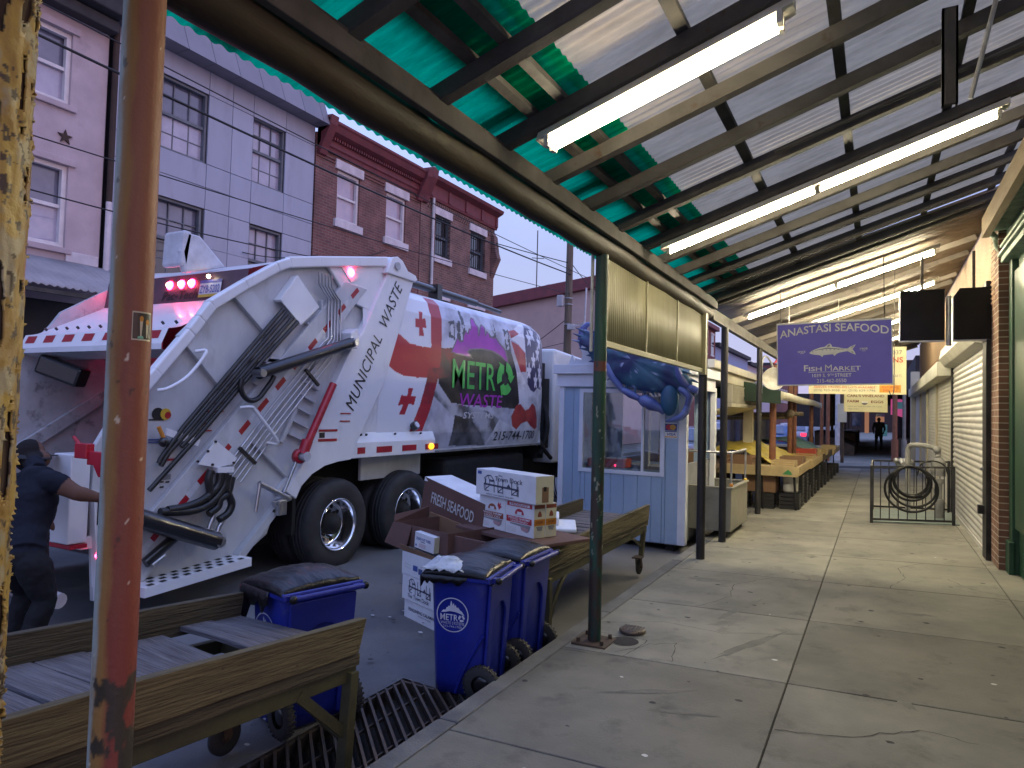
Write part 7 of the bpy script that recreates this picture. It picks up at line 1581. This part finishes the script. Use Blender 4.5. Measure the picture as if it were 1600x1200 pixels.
m = MB().use('sign_red'); put(m, 'FREEZER ORDERS-BIG LOTS AVAILABLE', .05, .70, .115, .165, .008, .15); put(m, 'NS', .87, .975, .68, .80, .02)
m.use('sign_ink'); put(m, '(215) 923-3058  or  (215) 629-1796', .05, .70, .03, .09, .008); put(m, '037', .87, .965, .86, .95, .005); put(m, 'PARTS', .88, .96, .36, .42, 0); put(m, 'WHOLESALE - RETAIL', .10, .38, .20, .235, 0); put(m, 'QUALITY MEATS', .62, .82, .21, .24, 0)
m.use('sign_orange'); poly(m, [(.74, .025), (.955, .025), (.955, .19), (.74, .19)]); m.use('sign_red'); put(m, 'FEATURING', .765, .93, .115, .165, .01, 0, 0, .018); put(m, 'SPECIALS', .775, .92, .045, .095, .01, 0, 0, .018); m.build('lettering', T_, raw=True)
m = MB().use('steel_dark')
for x in (-.7, .7): m.cyl((x, 0, h/2), (x, 0, h/2+.7), .006, 6)
m.build('hanging_wire', T_, raw=True)
T_, put, poly, w, h = board('hanging_sign', 'small pale farm eggs sign, lowest of the hanging signs', -.71, .17, 1.875, 2.30, 18.0, 'sign_pale', 'sign_cream')
m = MB().use('sign_brown'); put(m, "CARL'S VINELAND", .06, .94, .78, .92, .02); put(m, 'FARM', .07, .34, .48, .62, .025); put(m, 'EGGS', .63, .92, .46, .60, .025)
m.use('sign_ink'); put(m, 'EGGS BY THE DOZEN OR CASE', .08, .88, .24, .29, 0); put(m, 'FRESH DAILY', .08, .34, .10, .15, 0); poly(m, [(.40, .48), (.56, .48), (.53, .38), (.48, .35), (.43, .38)]); m.use('sign_white')
for k in range(4): poly(m, [(.43+.035*k+.018*math.cos(a), .50+.05*math.sin(a)) for a in [i*.63 for i in range(10)]], .017)
m.build('lettering', T_, raw=True); m = MB().use('steel_dark')
for x in (-.35, .35): m.cyl((x, 0, h/2), (x, 0, h/2+1.3), .006, 6)
m.build('hanging_wire', T_, raw=True)
# small lamps near the sign
for (x, y, z, lb) in ((-1.15, 10.6, 2.95, 'small bare bulb hanging left above the seafood sign'), (-.55, 11.6, 3.0, 'bright clamp bulb over the top edge of the seafood sign')):
    T_ = thing('bulb_lamp', lb, 'lamp', (x, y, z)); m = MB().use('lamp_warm'); m.sphere((x, y, z), .035, 10); m.build('bulb', T_); m = MB().use('fixture_white'); m.cyl((x, y, z+.03), (x, y, z+.11), .025, 10); m.cyl((x, y, z+.11), (x, y, zr(x, 3.14)), .006, 6); m.build('holder', T_)
# hooks on the roof
m = MB().use('steel_dark'); m.tube(bez([(.18, 10.3, 2.62), (.18, 10.3, 2.2), (.17, 10.3, 2.05), (.14, 10.3, 2.03), (.12, 10.3, 2.08)], 6), .006, 6); m.cyl((.18, 10.3, 2.6), (.18, 10.3, 3.75), .004, 6); m.build('hanging_hook', cat='hook', label='long wire hook hanging just right of the seafood sign')

# ------------------------------------------------------------------ cage with hose and gas meter
mat('hose_dark', (0.008, 0.008, 0.009), rough=0.55, spec=.25); mat('pipe_grey', (0.22, 0.22, 0.215), rough=0.6, c2=(0.15, 0.15, 0.145), ns=6); mat('mesh_green', (0.16, 0.20, 0.19), rough=0.7)
CG = thing('guard_cage', 'low black iron railing cage guarding the gas meter', 'railing', (.45, 13.2, .09))
def zz(x): return zw(x)
for (x, y) in ((-.09, 12.28), (1.02, 12.5), (-.09, 14.1), (1.08, 14.1)): m = MB().use('black_paint'); m.box(x-.022, x+.022, y-.022, y+.022, zz(x), zz(x)+.90); m.build('post', CG)
m = MB().use('black_paint')
for (p, q, n) in (((-.09, 12.28), (1.02, 12.5), 9), ((-.09, 12.28), (-.09, 14.1), 10), ((-.09, 14.1), (1.08, 14.1), 9)):
    for zc in (.06, .88): m.obox((p[0], p[1], zz(p[0])+zc), (q[0], q[1], zz(q[0])+zc), .02, .03)
    for k in range(1, n):
        x = p[0]+(q[0]-p[0])*k/n; y = p[1]+(q[1]-p[1])*k/n; m.cyl((x, y, zz(x)+.06), (x, y, zz(x)+.88), .0075, 6)
m.build('railing', CG)
m = MB().use('mesh_green'); m.hexa([(-.07, 12.32, zz(-.07)), (1.1, 12.5, zz(1.1)), (1.1, 14.1, zz(1.1)), (-.07, 14.1, zz(-.07))], [(-.07, 12.32, zz(-.07)+.02), (1.1, 12.5, zz(1.1)+.02), (1.1, 14.1, zz(1.1)+.02), (-.07, 14.1, zz(-.07)+.02)]); m.build('base_plate', CG)
HS = thing('hose_coil', 'coiled black hose hanging on the front of the iron cage', 'hose', (.45, 12.3, .7))
m = MB().use('hose_dark'); pts = []
for k in range(6*40):
    a = 2*math.pi*k/40+math.pi/2; t = k/240; r = .20+.045*math.sin(t*9)+.11*t; pts.append((.45+r*math.cos(a)*1.05, 12.30-.012*math.sin(a*3)-.03*(t*5 % 1), .97+.02-r+r*math.sin(a)*1.0+(-.02*t)))
m.tube(pts, .018, 8); m.build('coil', HS)
GM = thing('gas_meter', 'grey gas meter with elbow pipes inside the iron cage', 'gas meter', (.85, 13.3, .1))
m = MB().use('pipe_grey'); m.cyl((.87, 13.2, .80), (.87, 13.2, 1.02), .105, 18); m.cyl((.87, 13.2, 1.02), (.87, 13.2, 1.10), .105, 18, .05); m.cyl((.87, 13.2, .87), (.87, 13.2, .91), .125, 18); m.cyl((.87, 13.2, .68), (.87, 13.2, .75), .07, 14); m.build('meter_body', GM, bevel=.008)
m = MB().use('pipe_grey'); m.tube([(.88, 13.2, .68), (.88, 13.2, .12)], .04, 12); m.cyl((.88, 13.2, .12), (.88, 13.2, .42), .065, 12); m.tube(bez([(.86, 13.2, 1.10), (.86, 13.25, 1.20), (.80, 13.3, 1.26), (.62, 13.45, 1.28), (.50, 13.55, 1.27), (.45, 13.6, 1.20), (.45, 13.6, .95)], 8), .042, 12); m.sphere((.85, 13.21, 1.22), .06, 12); m.tube([(.45, 13.6, .95), (.45, 13.6, .12)], .04, 10); m.build('pipes', GM)
m = MB().use('hose_dark'); m.tube(bez([(.55, 12.9, .8), (.62, 12.9, 1.0), (.80, 12.9, 1.05), (.95, 12.9, .95), (1.0, 12.9, .6), (.98, 12.9, .25)], 8), .012, 6); m.build('thin_hose', GM)
m = MB().use('galv')
for k in range(14): a = k*.9; m.sphere((.28+.035*k*.5, 13.9+.08*math.sin(a), .95+.03*math.cos(a*1.7)), .05, 8)
m.build('jug_tops', GM)

# ------------------------------------------------------------------ metal tub, food stall, produce stalls
mat('tub_metal', (0.34, 0.33, 0.27), rough=0.45, metal=0.3, c2=(0.24, 0.235, 0.20), ns=3, c3=(0.14, 0.13, 0.11), ns3=5, lo3=0.62, hi3=0.8)
mat('stall_cream', (0.58, 0.54, 0.42), rough=0.6, c2=(0.48, 0.45, 0.35), ns=3)
mat('brown_post', (0.22, 0.09, 0.05), rough=0.6, c2=(0.16, 0.06, 0.035), ns=6)
mat('tarp_yellow', (0.50, 0.39, 0.05), rough=0.6, c2=(0.34, 0.26, 0.04), ns=3, bump=.5, bs=6, bdist=.04)
mat('tarp_green', (0.03, 0.06, 0.035), rough=0.8, c2=(0.02, 0.04, 0.025), ns=3)
mat('tarp_teal', (0.10, 0.20, 0.17), rough=0.7, c2=(0.05, 0.10, 0.09), ns=4)
mat('crate_wood', (0.42, 0.32, 0.16), rough=0.8, c2=(0.32, 0.24, 0.12), ns=5)
mat('crate_black', (0.015, 0.015, 0.016), rough=0.5)
mat('bucket_white', (0.55, 0.54, 0.50), rough=0.5)
mat('cloth_pale', (0.48, 0.47, 0.56), rough=0.9, c2=(0.3, 0.3, 0.38), ns=5, st=(8, 8, 1))
mat('car_white', (0.62, 0.64, 0.72), rough=0.25, coat=.6); mat('car_blue', (0.12, 0.2, 0.42), rough=0.25, coat=.6)
mat('wood_dim', (0.10, 0.07, 0.045), rough=0.9, c2=(0.06, 0.042, 0.03), ns=4)
T_ = thing('metal_tub', 'grey metal wash tub on casters behind the black posts', 'tub', (-2.2, 10.4, 0))
m = MB().use('tub_metal'); x0, x1, y0, y1, z0, z1 = -2.70, -1.78, 9.78, 11.1, .10, .68
m.box(x0, x1, y0, y1, z0, z0+.02)
for a in ((x0, x1, y0, y0+.03), (x0, x1, y1-.03, y1), (x0, x0+.03, y0+.03, y1-.03), (x1-.03, x1, y0+.03, y1-.03)): m.box(*a, z0+.02, z1)
m.build('basin', T_, bevel=.006)
m = MB().use('tub_metal')
for a in ((x0-.02, x1+.02, y0-.02, y0+.04), (x0-.02, x1+.02, y1-.04, y1+.02), (x0-.02, x0+.04, y0+.04, y1-.04), (x1-.04, x1+.02, y0+.04, y1-.04)): m.box(*a, z1+.001, z1+.03)
m.build('rim', T_, bevel=.006)
m = MB().use('galv')
for (x, y) in ((x1-.02, y0+.1), (x1-.02, y1-.08), (x0+.05, y0+.1)): m.cyl((x, y, z1), (x, y, 1.18), .015, 8)
m.tube([(x0+.05, y0+.1, 1.18), (x1-.02, y0+.1, 1.18), (x1-.02, y1-.08, 1.18)], .018, 8); m.build('push_rail', T_)
m = MB().use('handle_orange'); m.sphere((x1-.02, y0+.1, z1+.05), .03, 8); m.use('sticker_yellow'); m.sphere((x1-.02, y1-.08, z1+.04), .03, 8); m.build('rail_socket', T_)
for (x, y) in ((x1-.08, y0+.1), (x1-.08, y1-.1), (x0+.1, y0+.1), (x0+.1, y1-.1)):
    c = MB().use('rubber'); c.cyl((x-.015, y, zw(max(x, -2))-.0+.045 if x > -2 else -.10), (x+.015, y, zw(max(x, -2))+.045 if x > -2 else -.10), .045, 12); c.use('rust_plate').box(x-.02, x+.02, y-.03, y+.03, (.06 if x > -2 else -.07), .10); c.build('caster', T_)
T_ = thing('food_stall', 'cream food stall with a lattice vented hood beside the curb', 'stall', (-3, 13.5, -.1))
m = MB().use('stall_cream'); m.box(-4.6, -2.40, 11.3, 15.8, 2.28, 2.46); m.box(-4.7, -2.32, 11.2, 15.9, 2.465, 2.6); m.build('fascia', T_, bevel=.008)
m = MB().use('stall_cream'); m.box(-2.50, -2.36, 12.9, 15.85, 1.86, 1.93); m.box(-2.5, -2.36, 12.9, 12.95, 1.935, 2.27); m.box(-2.5, -2.36, 15.8, 15.85, 1.935, 2.27); m.prism([(-2.5, 1.86), (-2.36, 1.86), (-2.9, 1.70), (-3.0, 1.70)], 'Y', 12.95, 15.8); m.build('hood', T_)
m = MB().use('stall_cream'); n = 36
for k in range(n):
    y = 12.95+2.85*k/n
    for s in (-1, 1):
        a, b = (y, 1.94), (y+.16*s, 2.265)
        if 12.95 <= b[0] <= 15.8: m.obox((-2.40-.01*s, a[0], a[1]), (-2.40-.01*s, b[0], b[1]), .012, .010, up=(1, 0, 0))
m.build('lattice', T_)
m = MB().use('dark_void'); m.box(-2.52, -2.505, 12.95, 15.8, 1.94, 2.27); m.build('vent_back', T_)
for (x, y) in ((-2.45, 15.6), (-4.5, 15.6), (-4.5, 11.4)): m = MB().use('stall_cream'); m.box(x-.14, x+.05, y-.1, y+.1, -.17, 2.27); m.build('leg', T_)
m = MB().use('wood_dim'); m.box(-4.5, -2.6, 12.2, 15.4, .72, .80); m.box(-4.4, -2.7, 12.3, 15.3, -.1, .715); m.build('counter', T_)
m = MB().use('card_kraft'); m.box(-3.6, -2.9, 12.5, 13.1, .805, 1.05); m.build('carton', cat='box', label='brown carton on the counter of the cream food stall', bevel=.006)

def box_crate(mb, x0, x1, y0, y1, z0, z1, slots=4):
    mb.box(x0, x1, y0, y1, z0, z0+.012); dz = (z1-z0)/slots
    for k in range(slots):
        za = z0+.015+k*dz; zb2 = za+dz*.7
        for a in ((x0, x1, y0, y0+.012), (x0, x1, y1-.012, y1), (x0, x0+.012, y0+.012, y1-.012), (x1-.012, x1, y0+.012, y1-.012)): mb.box(*a, za, zb2)
    for (x, y) in ((x0, y0), (x1-.02, y0), (x0, y1-.02), (x1-.02, y1-.02)): mb.box(x+.001, x+.019, y+.001, y+.019, z0, z1-.002)
GS = 'produce stalls along the curb'
sty = [(13.3, 15.6), (15.75, 18.6), (18.75, 21.8), (21.95, 25.4)]
labs = ['nearest produce stall with a green marked crate front', 'second produce stall under the yellow tarp', 'third produce stall covered by a teal tarp', 'last produce stall before the side street']
for i, (y0, y1) in enumerate(sty):
    T_ = thing('produce_stall', labs[i], 'stall', (-2.2, (y0+y1)/2, 0), GS)
    m = MB().use('crate_wood' if i != 2 else 'wood_dim'); m.box(-3.2, -1.28+.04*i, y0, y1, .70, .76); m.box(-1.30+.04*i, -1.25+.04*i, y0, y1, .64, .80); m.box(-3.2, -1.27+.04*i, y0-.03, y0-.002, .62, .80); m.build('table_top', T_, bevel=.004)
    for (x, y) in ((-1.34, y0+.06), (-1.34, y1-.1), (-1.9, y0+.06), (-3.1, y0+.1), (-3.1, y1-.1)): m = MB().use('black_paint'); m.obox((x, y, .70), (x+.04, y-.02, zw(max(-2, x)) if x > -2 else -.16), .03, .03); m.build('leg', T_)
mat('mark_green', (0.03, 0.2, 0.06), rough=.6); m = MB().use('mark_green'); m.add([(-1.52, 13.265, .66), (-1.36, 13.265, .66), (-1.38, 13.265, .71), (-1.43, 13.265, .75), (-1.5, 13.265, .69)], [(0, 1, 2, 3, 4)]); m.build('leaf_mark', cat='mark', label='green leaf mark painted on the front of the nearest produce stall')
# crates of produce and cartons on the stalls
k = 0
for (x, y, w, d, h, mt, lb) in ((-1.75, 13.5, .40, .55, .12, 'crate_wood', 'shallow wooden crate at the corner of the nearest stall'), (-1.7, 14.3, .42, .6, .16, 'card_kraft', 'kraft carton on the nearest stall'), (-1.62, 15.9, .40, .9, .12, 'crate_wood', 'long wooden tray at the front of the yellow tarped stall'), (-1.65, 16.9, .4, .5, .22, 'crate_red', 'red rimmed box on the yellow tarped stall'), (-1.6, 17.7, .38, .6, .16, 'crate_wood', 'pale wooden crate at the far end of the yellow tarped stall'), (-1.55, 19.0, .4, .7, .14, 'crate_wood', 'wooden crate on the teal covered stall'), (-1.5, 22.2, .4, .8, .12, 'crate_wood', 'wooden crate on the last stall'), (-2.6, 13.6, .5, .5, .18, 'card_kraft', 'kraft carton under the edge of the yellow tarp')):
    m = MB().use(mt); box_crate(m, x, x+w, y, y+d, .762, .762+h, 3); m.build('crate', cat='crate', label=lb, group='crates set out on the produce stalls')
m = MB().use('tarp_yellow'); m.grid(30, 30, lambda u, v: (-3.4+1.75*u, 14.2+3.6*v, .80+.34*math.sin(math.pi*min(1, u*1.15))**.7*(.6+.4*math.sin(math.pi*v))+.06*fbm((u*5, v*7, 1), 1.4)-(.12 if u > .97 else 0))); m.build('yellow_tarp', cat='tarp', label='crumpled yellow tarp covering the produce stall', solid=.008)
m = MB().use('tarp_teal'); m.grid(24, 24, lambda u, v: (-3.3+1.9*u, 18.9+3.4*v, .80+.30*math.sin(math.pi*min(1, u*1.1))**.7+.05*fbm((u*5, v*7, 5), 1.4))); m.build('teal_tarp', cat='tarp', label='dull teal tarp covering the third produce stall', solid=.008)
# black milk crates and a bucket under the stalls
rng = random.Random(5); n = 0
for (y, x, zc) in [(13.55, -1.85, 0), (13.55, -2.3, 0), (13.6, -1.42, 0), (14.15, -1.42, 0), (14.15, -1.42, .29), (14.8, -1.40, 0), (14.8, -1.40, .29), (15.4, -1.40, 0), (16.0, -1.38, 0), (16.0, -1.38, .29), (16.7, -1.38, 0), (17.4, -1.36, 0), (17.4, -1.36, .29), (18.2, -1.34, 0), (19.0, -1.32, 0), (19.0, -1.32, .29), (20, -1.3, 0), (21, -1.28, 0), (22.2, -1.26, 0), (23.4, -1.24, 0)]:
    m = MB().use('crate_black'); b = zw(x)+zc+.002; box_crate(m, x-.17, x+.17, y-.17, y+.17, b, b+.285, 4)
    m.build('milk_crate', cat='crate', label='black plastic milk crate stored beneath the produce stalls', group='black milk crates under the produce stalls')
T_ = thing('bucket', 'white plastic bucket on a black crate beneath the nearest stall', 'bucket', (-1.42, 13.6, .3)); m = MB().use('bucket_white'); m.lathe([(0, 0), (.12, 0), (.145, .33), (.155, .33), (.155, .36), (.135, .36), (.13, .03)], (-1.42, 13.6, zw(-1.42)+.295), 'Z', 24); m.build('body', T_)
m = MB().use('card_kraft'); m.box(-2.25, -1.66, 13.45, 13.9, .30, .60); m.build('carton', cat='box', label='torn kraft carton under the nearest produce stall', bevel=.006)
# brown posts, green awning
for (y, x, r, lb) in ((14.85, -1.90, .065, 'thickest brown post standing in the yellow tarped stall'), (17.9, -1.90, .055, 'brown post with a rope wound round its top'), (18.9, -1.9, .055, 'brown post just behind the rope wound one'), (23.3, -1.85, .06, 'dark brown post at the teal tarp'), (27.0, -1.8, .06, 'slim brown post near the side street'), (29.6, -1.75, .07, 'far brown post beside the white pole')):
    m = MB().use('brown_post'); m.cyl((x, y, .0), (x, y, 2.75), r, 14); m.build('stall_post', cat='post', label=lb, group='brown posts of the produce stalls')
m = MB().use('wood_pole'); m.tube([(-3.5, 17.9, 1.72), (-1.6, 17.9, 1.78)], .05, 8); m.tube([(-3.5, 17.0, 1.62), (-1.95, 17.9, 1.68)], .04, 8); m.sphere((-1.9, 17.86, 1.78), .11, 10); m.build('lashed_poles', cat='pole', label='bamboo poles lashed to the rope wound brown post')
T_ = thing('stall_awning', 'dark green canvas awning over the produce stalls with a pale edge', 'awning', (-3, 19, 2.6))
m = MB().use('tarp_green'); m.grid(10, 30, lambda u, v: (-4.9+3.2*u, 14.4+11*v, 3.05-.85*u+.05*math.sin(v*9)*math.sin(math.pi*u))); m.build('canvas', T_, solid=.01)
m = MB().use('stall_cream'); m.grid(1, 20, lambda u, v: (-1.70+.004*u, 14.4+11*v, 2.20-.17*u+.01*math.sin(v*12))); m.build('valance', T_, solid=.01)
m = MB().use('tarp_green'); m.prism([(-4.9, 3.05), (-1.7, 2.2), (-1.7, 1.95), (-4.9, 2.2)], 'Y', 14.38, 14.40); m.build('end_flap', T_)
T_ = thing('wall_fan', 'round white lamp reflector hung left of the seafood sign', 'lamp', (-1.6, 12.9, 2.35)); m = MB().use('fixture_white'); m.lathe([(0.02, .12), (.06, .10), (.16, .03), (.20, -.02), (.19, -.02), (.10, .05), (0, .07)], (-1.62, 12.75, 2.36), 'Y', 24); m.build('reflector', T_); m = MB().use('galv'); m.tube(bez([(-1.62, 12.85, 2.36), (-1.66, 12.8, 2.6), (-1.74, 12.7, 2.75), (-1.80, 12.62, 2.65), (-1.81, 12.6, 2.1)], 6), .018, 8); m.build('bracket_pipe', T_)
m = MB().use('ink_red'); 
for k in range(5): m.tube(bez([(-1.62+.03*k, 12.7, 2.62+.02*k), (-1.56+.03*k, 12.7, 2.70), (-1.50+.02*k, 12.7, 2.62), (-1.55, 12.7, 2.56-.01*k)], 5), .010, 6)
m.build('red_cord', cat='cord', label='bundle of red cord hung beside the round white reflector')
m = MB().use('cloth_pale'); m.grid(60, 8, lambda u, v: (-3.9+1.3*u, 20+.08*math.sin(u*30)*(1-.3*v), .95+.85*v)); m.build('plastic_curtain', cat='curtain', label='pale plastic curtain hanging behind the stalls', solid=.004)

# parked cars down the street
def car(label, loc, rz, paint_, lights=True):
    T = thing('parked_car', label, 'car', loc, 'cars parked down the street')
    m = MB().use(paint_); prof = [(-2.2, .35), (-2.25, .75), (-2.15, .98), (-1.55, 1.02), (-1.05, 1.45), (.35, 1.48), (1.05, 1.05), (2.0, .92), (2.2, .7), (2.2, .35)]
    m.prism(prof, 'X', -.85, .85); m.build('body', T, bevel=.07, seg=3, raw=True)
    m = MB().use('glass_blue'); m.add([(-.66, -1.52, 1.06), (.66, -1.52, 1.06), (.58, -1.10, 1.40), (-.58, -1.10, 1.40)], [(0, 1, 2, 3)]); o = m.build('rear_window', T, raw=True); o.location = (0, -.03, .02)
    for s in (-1, 1):
        m = MB().use('glass_blue'); m.prism([(-1.35, 1.05), (-1.0, 1.38), (.3, 1.40), (.85, 1.05)], 'X', s*.855-.004, s*.855+.004); m.build('side_window', T, raw=True)
        m = MB().use('lamp_tail' if lights else 'pay_red'); m.box(s*.62-.15, s*.62+.15, -2.26, -2.16, .72, .92); m.build('tail_light', T, bevel=.02, raw=True)
        for y in (-1.35, 1.35): m = MB().use('rubber'); m.cyl((s*.86-.1, y, .32), (s*.86+.06, y, .32), .32, 20); m.use('silver'); m.cyl((s*.86+.061, y, .32), (s*.86+.065, y, .32), .2, 14); m.build('wheel', T, raw=True)
    m = MB().use('plate_white'); m.box(-.25, .25, -2.27, -2.25, .62, .76); m.build('number_plate', T, raw=True); T.rotation_euler = (0, 0, rz)
    return T
emat('lamp_tail', (1, .03, .08), 2.5, (.4, .01, .02))
car('white car seen between the black posts, tail lights lit', (-5.2, 22.5, -.17), 0, 'car_white')
car('blue parked car beyond the produce stalls', (-4.6, 36, -.17), 0.02, 'car_blue', False)
car('pale parked car farthest down the street', (-4.6, 47, -.17), 0, 'car_white')
car('white car on the far side of the street', (-7.6, 40, -.17), 0, 'car_white', False)

# ------------------------------------------------------------------ dark market arcade across the side street
mat('arcade_dark', (0.035, 0.028, 0.03), rough=.9, c2=(.02, .016, .018))
emat('glow_pink', (1.0, .15, .45), .4, (.5, .1, .25)); emat('glow_amber', (1.0, .45, .25), .30, (.3, .2, .12)); emat('glow_cyan', (.2, .6, .8), .16, (.2, .3, .35))
A_ = thing('market_arcade', 'dark covered arcade of closed stalls at the far end of the sidewalk', 'arcade', (0, 45, 0))
m = MB().use('arcade_dark'); m.box(-2.4, 1.6, 33, 62, 2.75, 2.95); m.build('roof', A_)
m = MB().use('arcade_dark'); m.box(1.25, 2.2, 30.6, 62, .1, 4.2); m.build('shop_wall', A_)
for y in (33.3, 37, 41, 46, 52, 58):
    m = MB().use('wood_dim'); m.box(-2.06, -1.94, y-.06, y+.06, 0, 2.75); m.build('post', A_)
m = MB().use('wood_dim'); m.prism([(-2.6, .0), (-.95, .0), (-.95, .45), (-2.6, 1.1)], 'Y', 34.5, 40); m.box(-2.8, -1.1, 42, 48, 0, .9); m.box(-2.8, -1.2, 50, 56, 0, .9); m.box(.75, 1.2, 34, 40, .1, .9); m.build('stall_counter', A_, bevel=.01)
m = MB().use('arcade_dark'); m.box(-3.4, -2.1, 33, 50, 1.3, 2.75); m.build('side_screen', A_)
m = MB().use('glow_pink'); m.grid(8, 6, lambda u, v: (.55+.65*u, 40.2, 1.95+.9*v-.2*u*u)); o = m.build('lit_banner', A_); m = MB().use('glow_cyan'); m.box(.65, 1.1, 40.0, 40.1, 2.25, 2.6); m.build('lit_banner', A_)
for (x0, x1, y, z0, z1, mt) in ((-.95, -.65, 60, .6, 2.3, 'glow_amber'), (-.2, .4, 61, 1.5, 1.9, 'glow_amber'), (.3, .6, 60.5, .4, 1.3, 'glow_cyan')):
    m = MB().use(mt); m.box(x0, x1, y, y+.1, z0, z1); m.build('lit_window', A_)
m = MB().use('brown_post'); m.cyl((.55, 29.9, .05), (.55, 29.9, 3.2), .085, 14); m.cyl((.55, 29.9, .05), (.55, 29.9, .95), .12, 14); m.build('corner_post', cat='post', label='brown flaking post with thick foot beyond the iron cage')
m = MB().use('pipe_grey'); m.cyl((.86, 30.0, .05), (.86, 30.0, 3.2), .06, 12); m.cyl((.86, 30.0, .05), (.86, 30.0, .95), .095, 12); m.build('corner_pipe', cat='pipe', label='grey standpipe next to the brown flaking post')
m = MB().use('lead_white'); m.cyl((-1.45, 30.5, 0), (-1.45, 30.5, 3.4), .09, 12); m.cyl((-1.45, 30.5, 0), (-1.45, 30.5, .2), .2, 12); m.build('street_pole', cat='pole', label='white round street pole beyond the last produce stall')
T_ = thing('control_cabinet', 'pale metal cabinet on a post past the last stall', 'cabinet', (-1.15, 28.5, 1.5)); m = MB().use('stall_cream'); m.box(-1.35, -1.05, 28.4, 28.6, 1.55, 2.25); m.build('case', T_, bevel=.01); m = MB().use('wood_dim'); m.cyl((-1.2, 28.62, .03), (-1.2, 28.62, 3.0), .06, 10); m.build('post', T_)
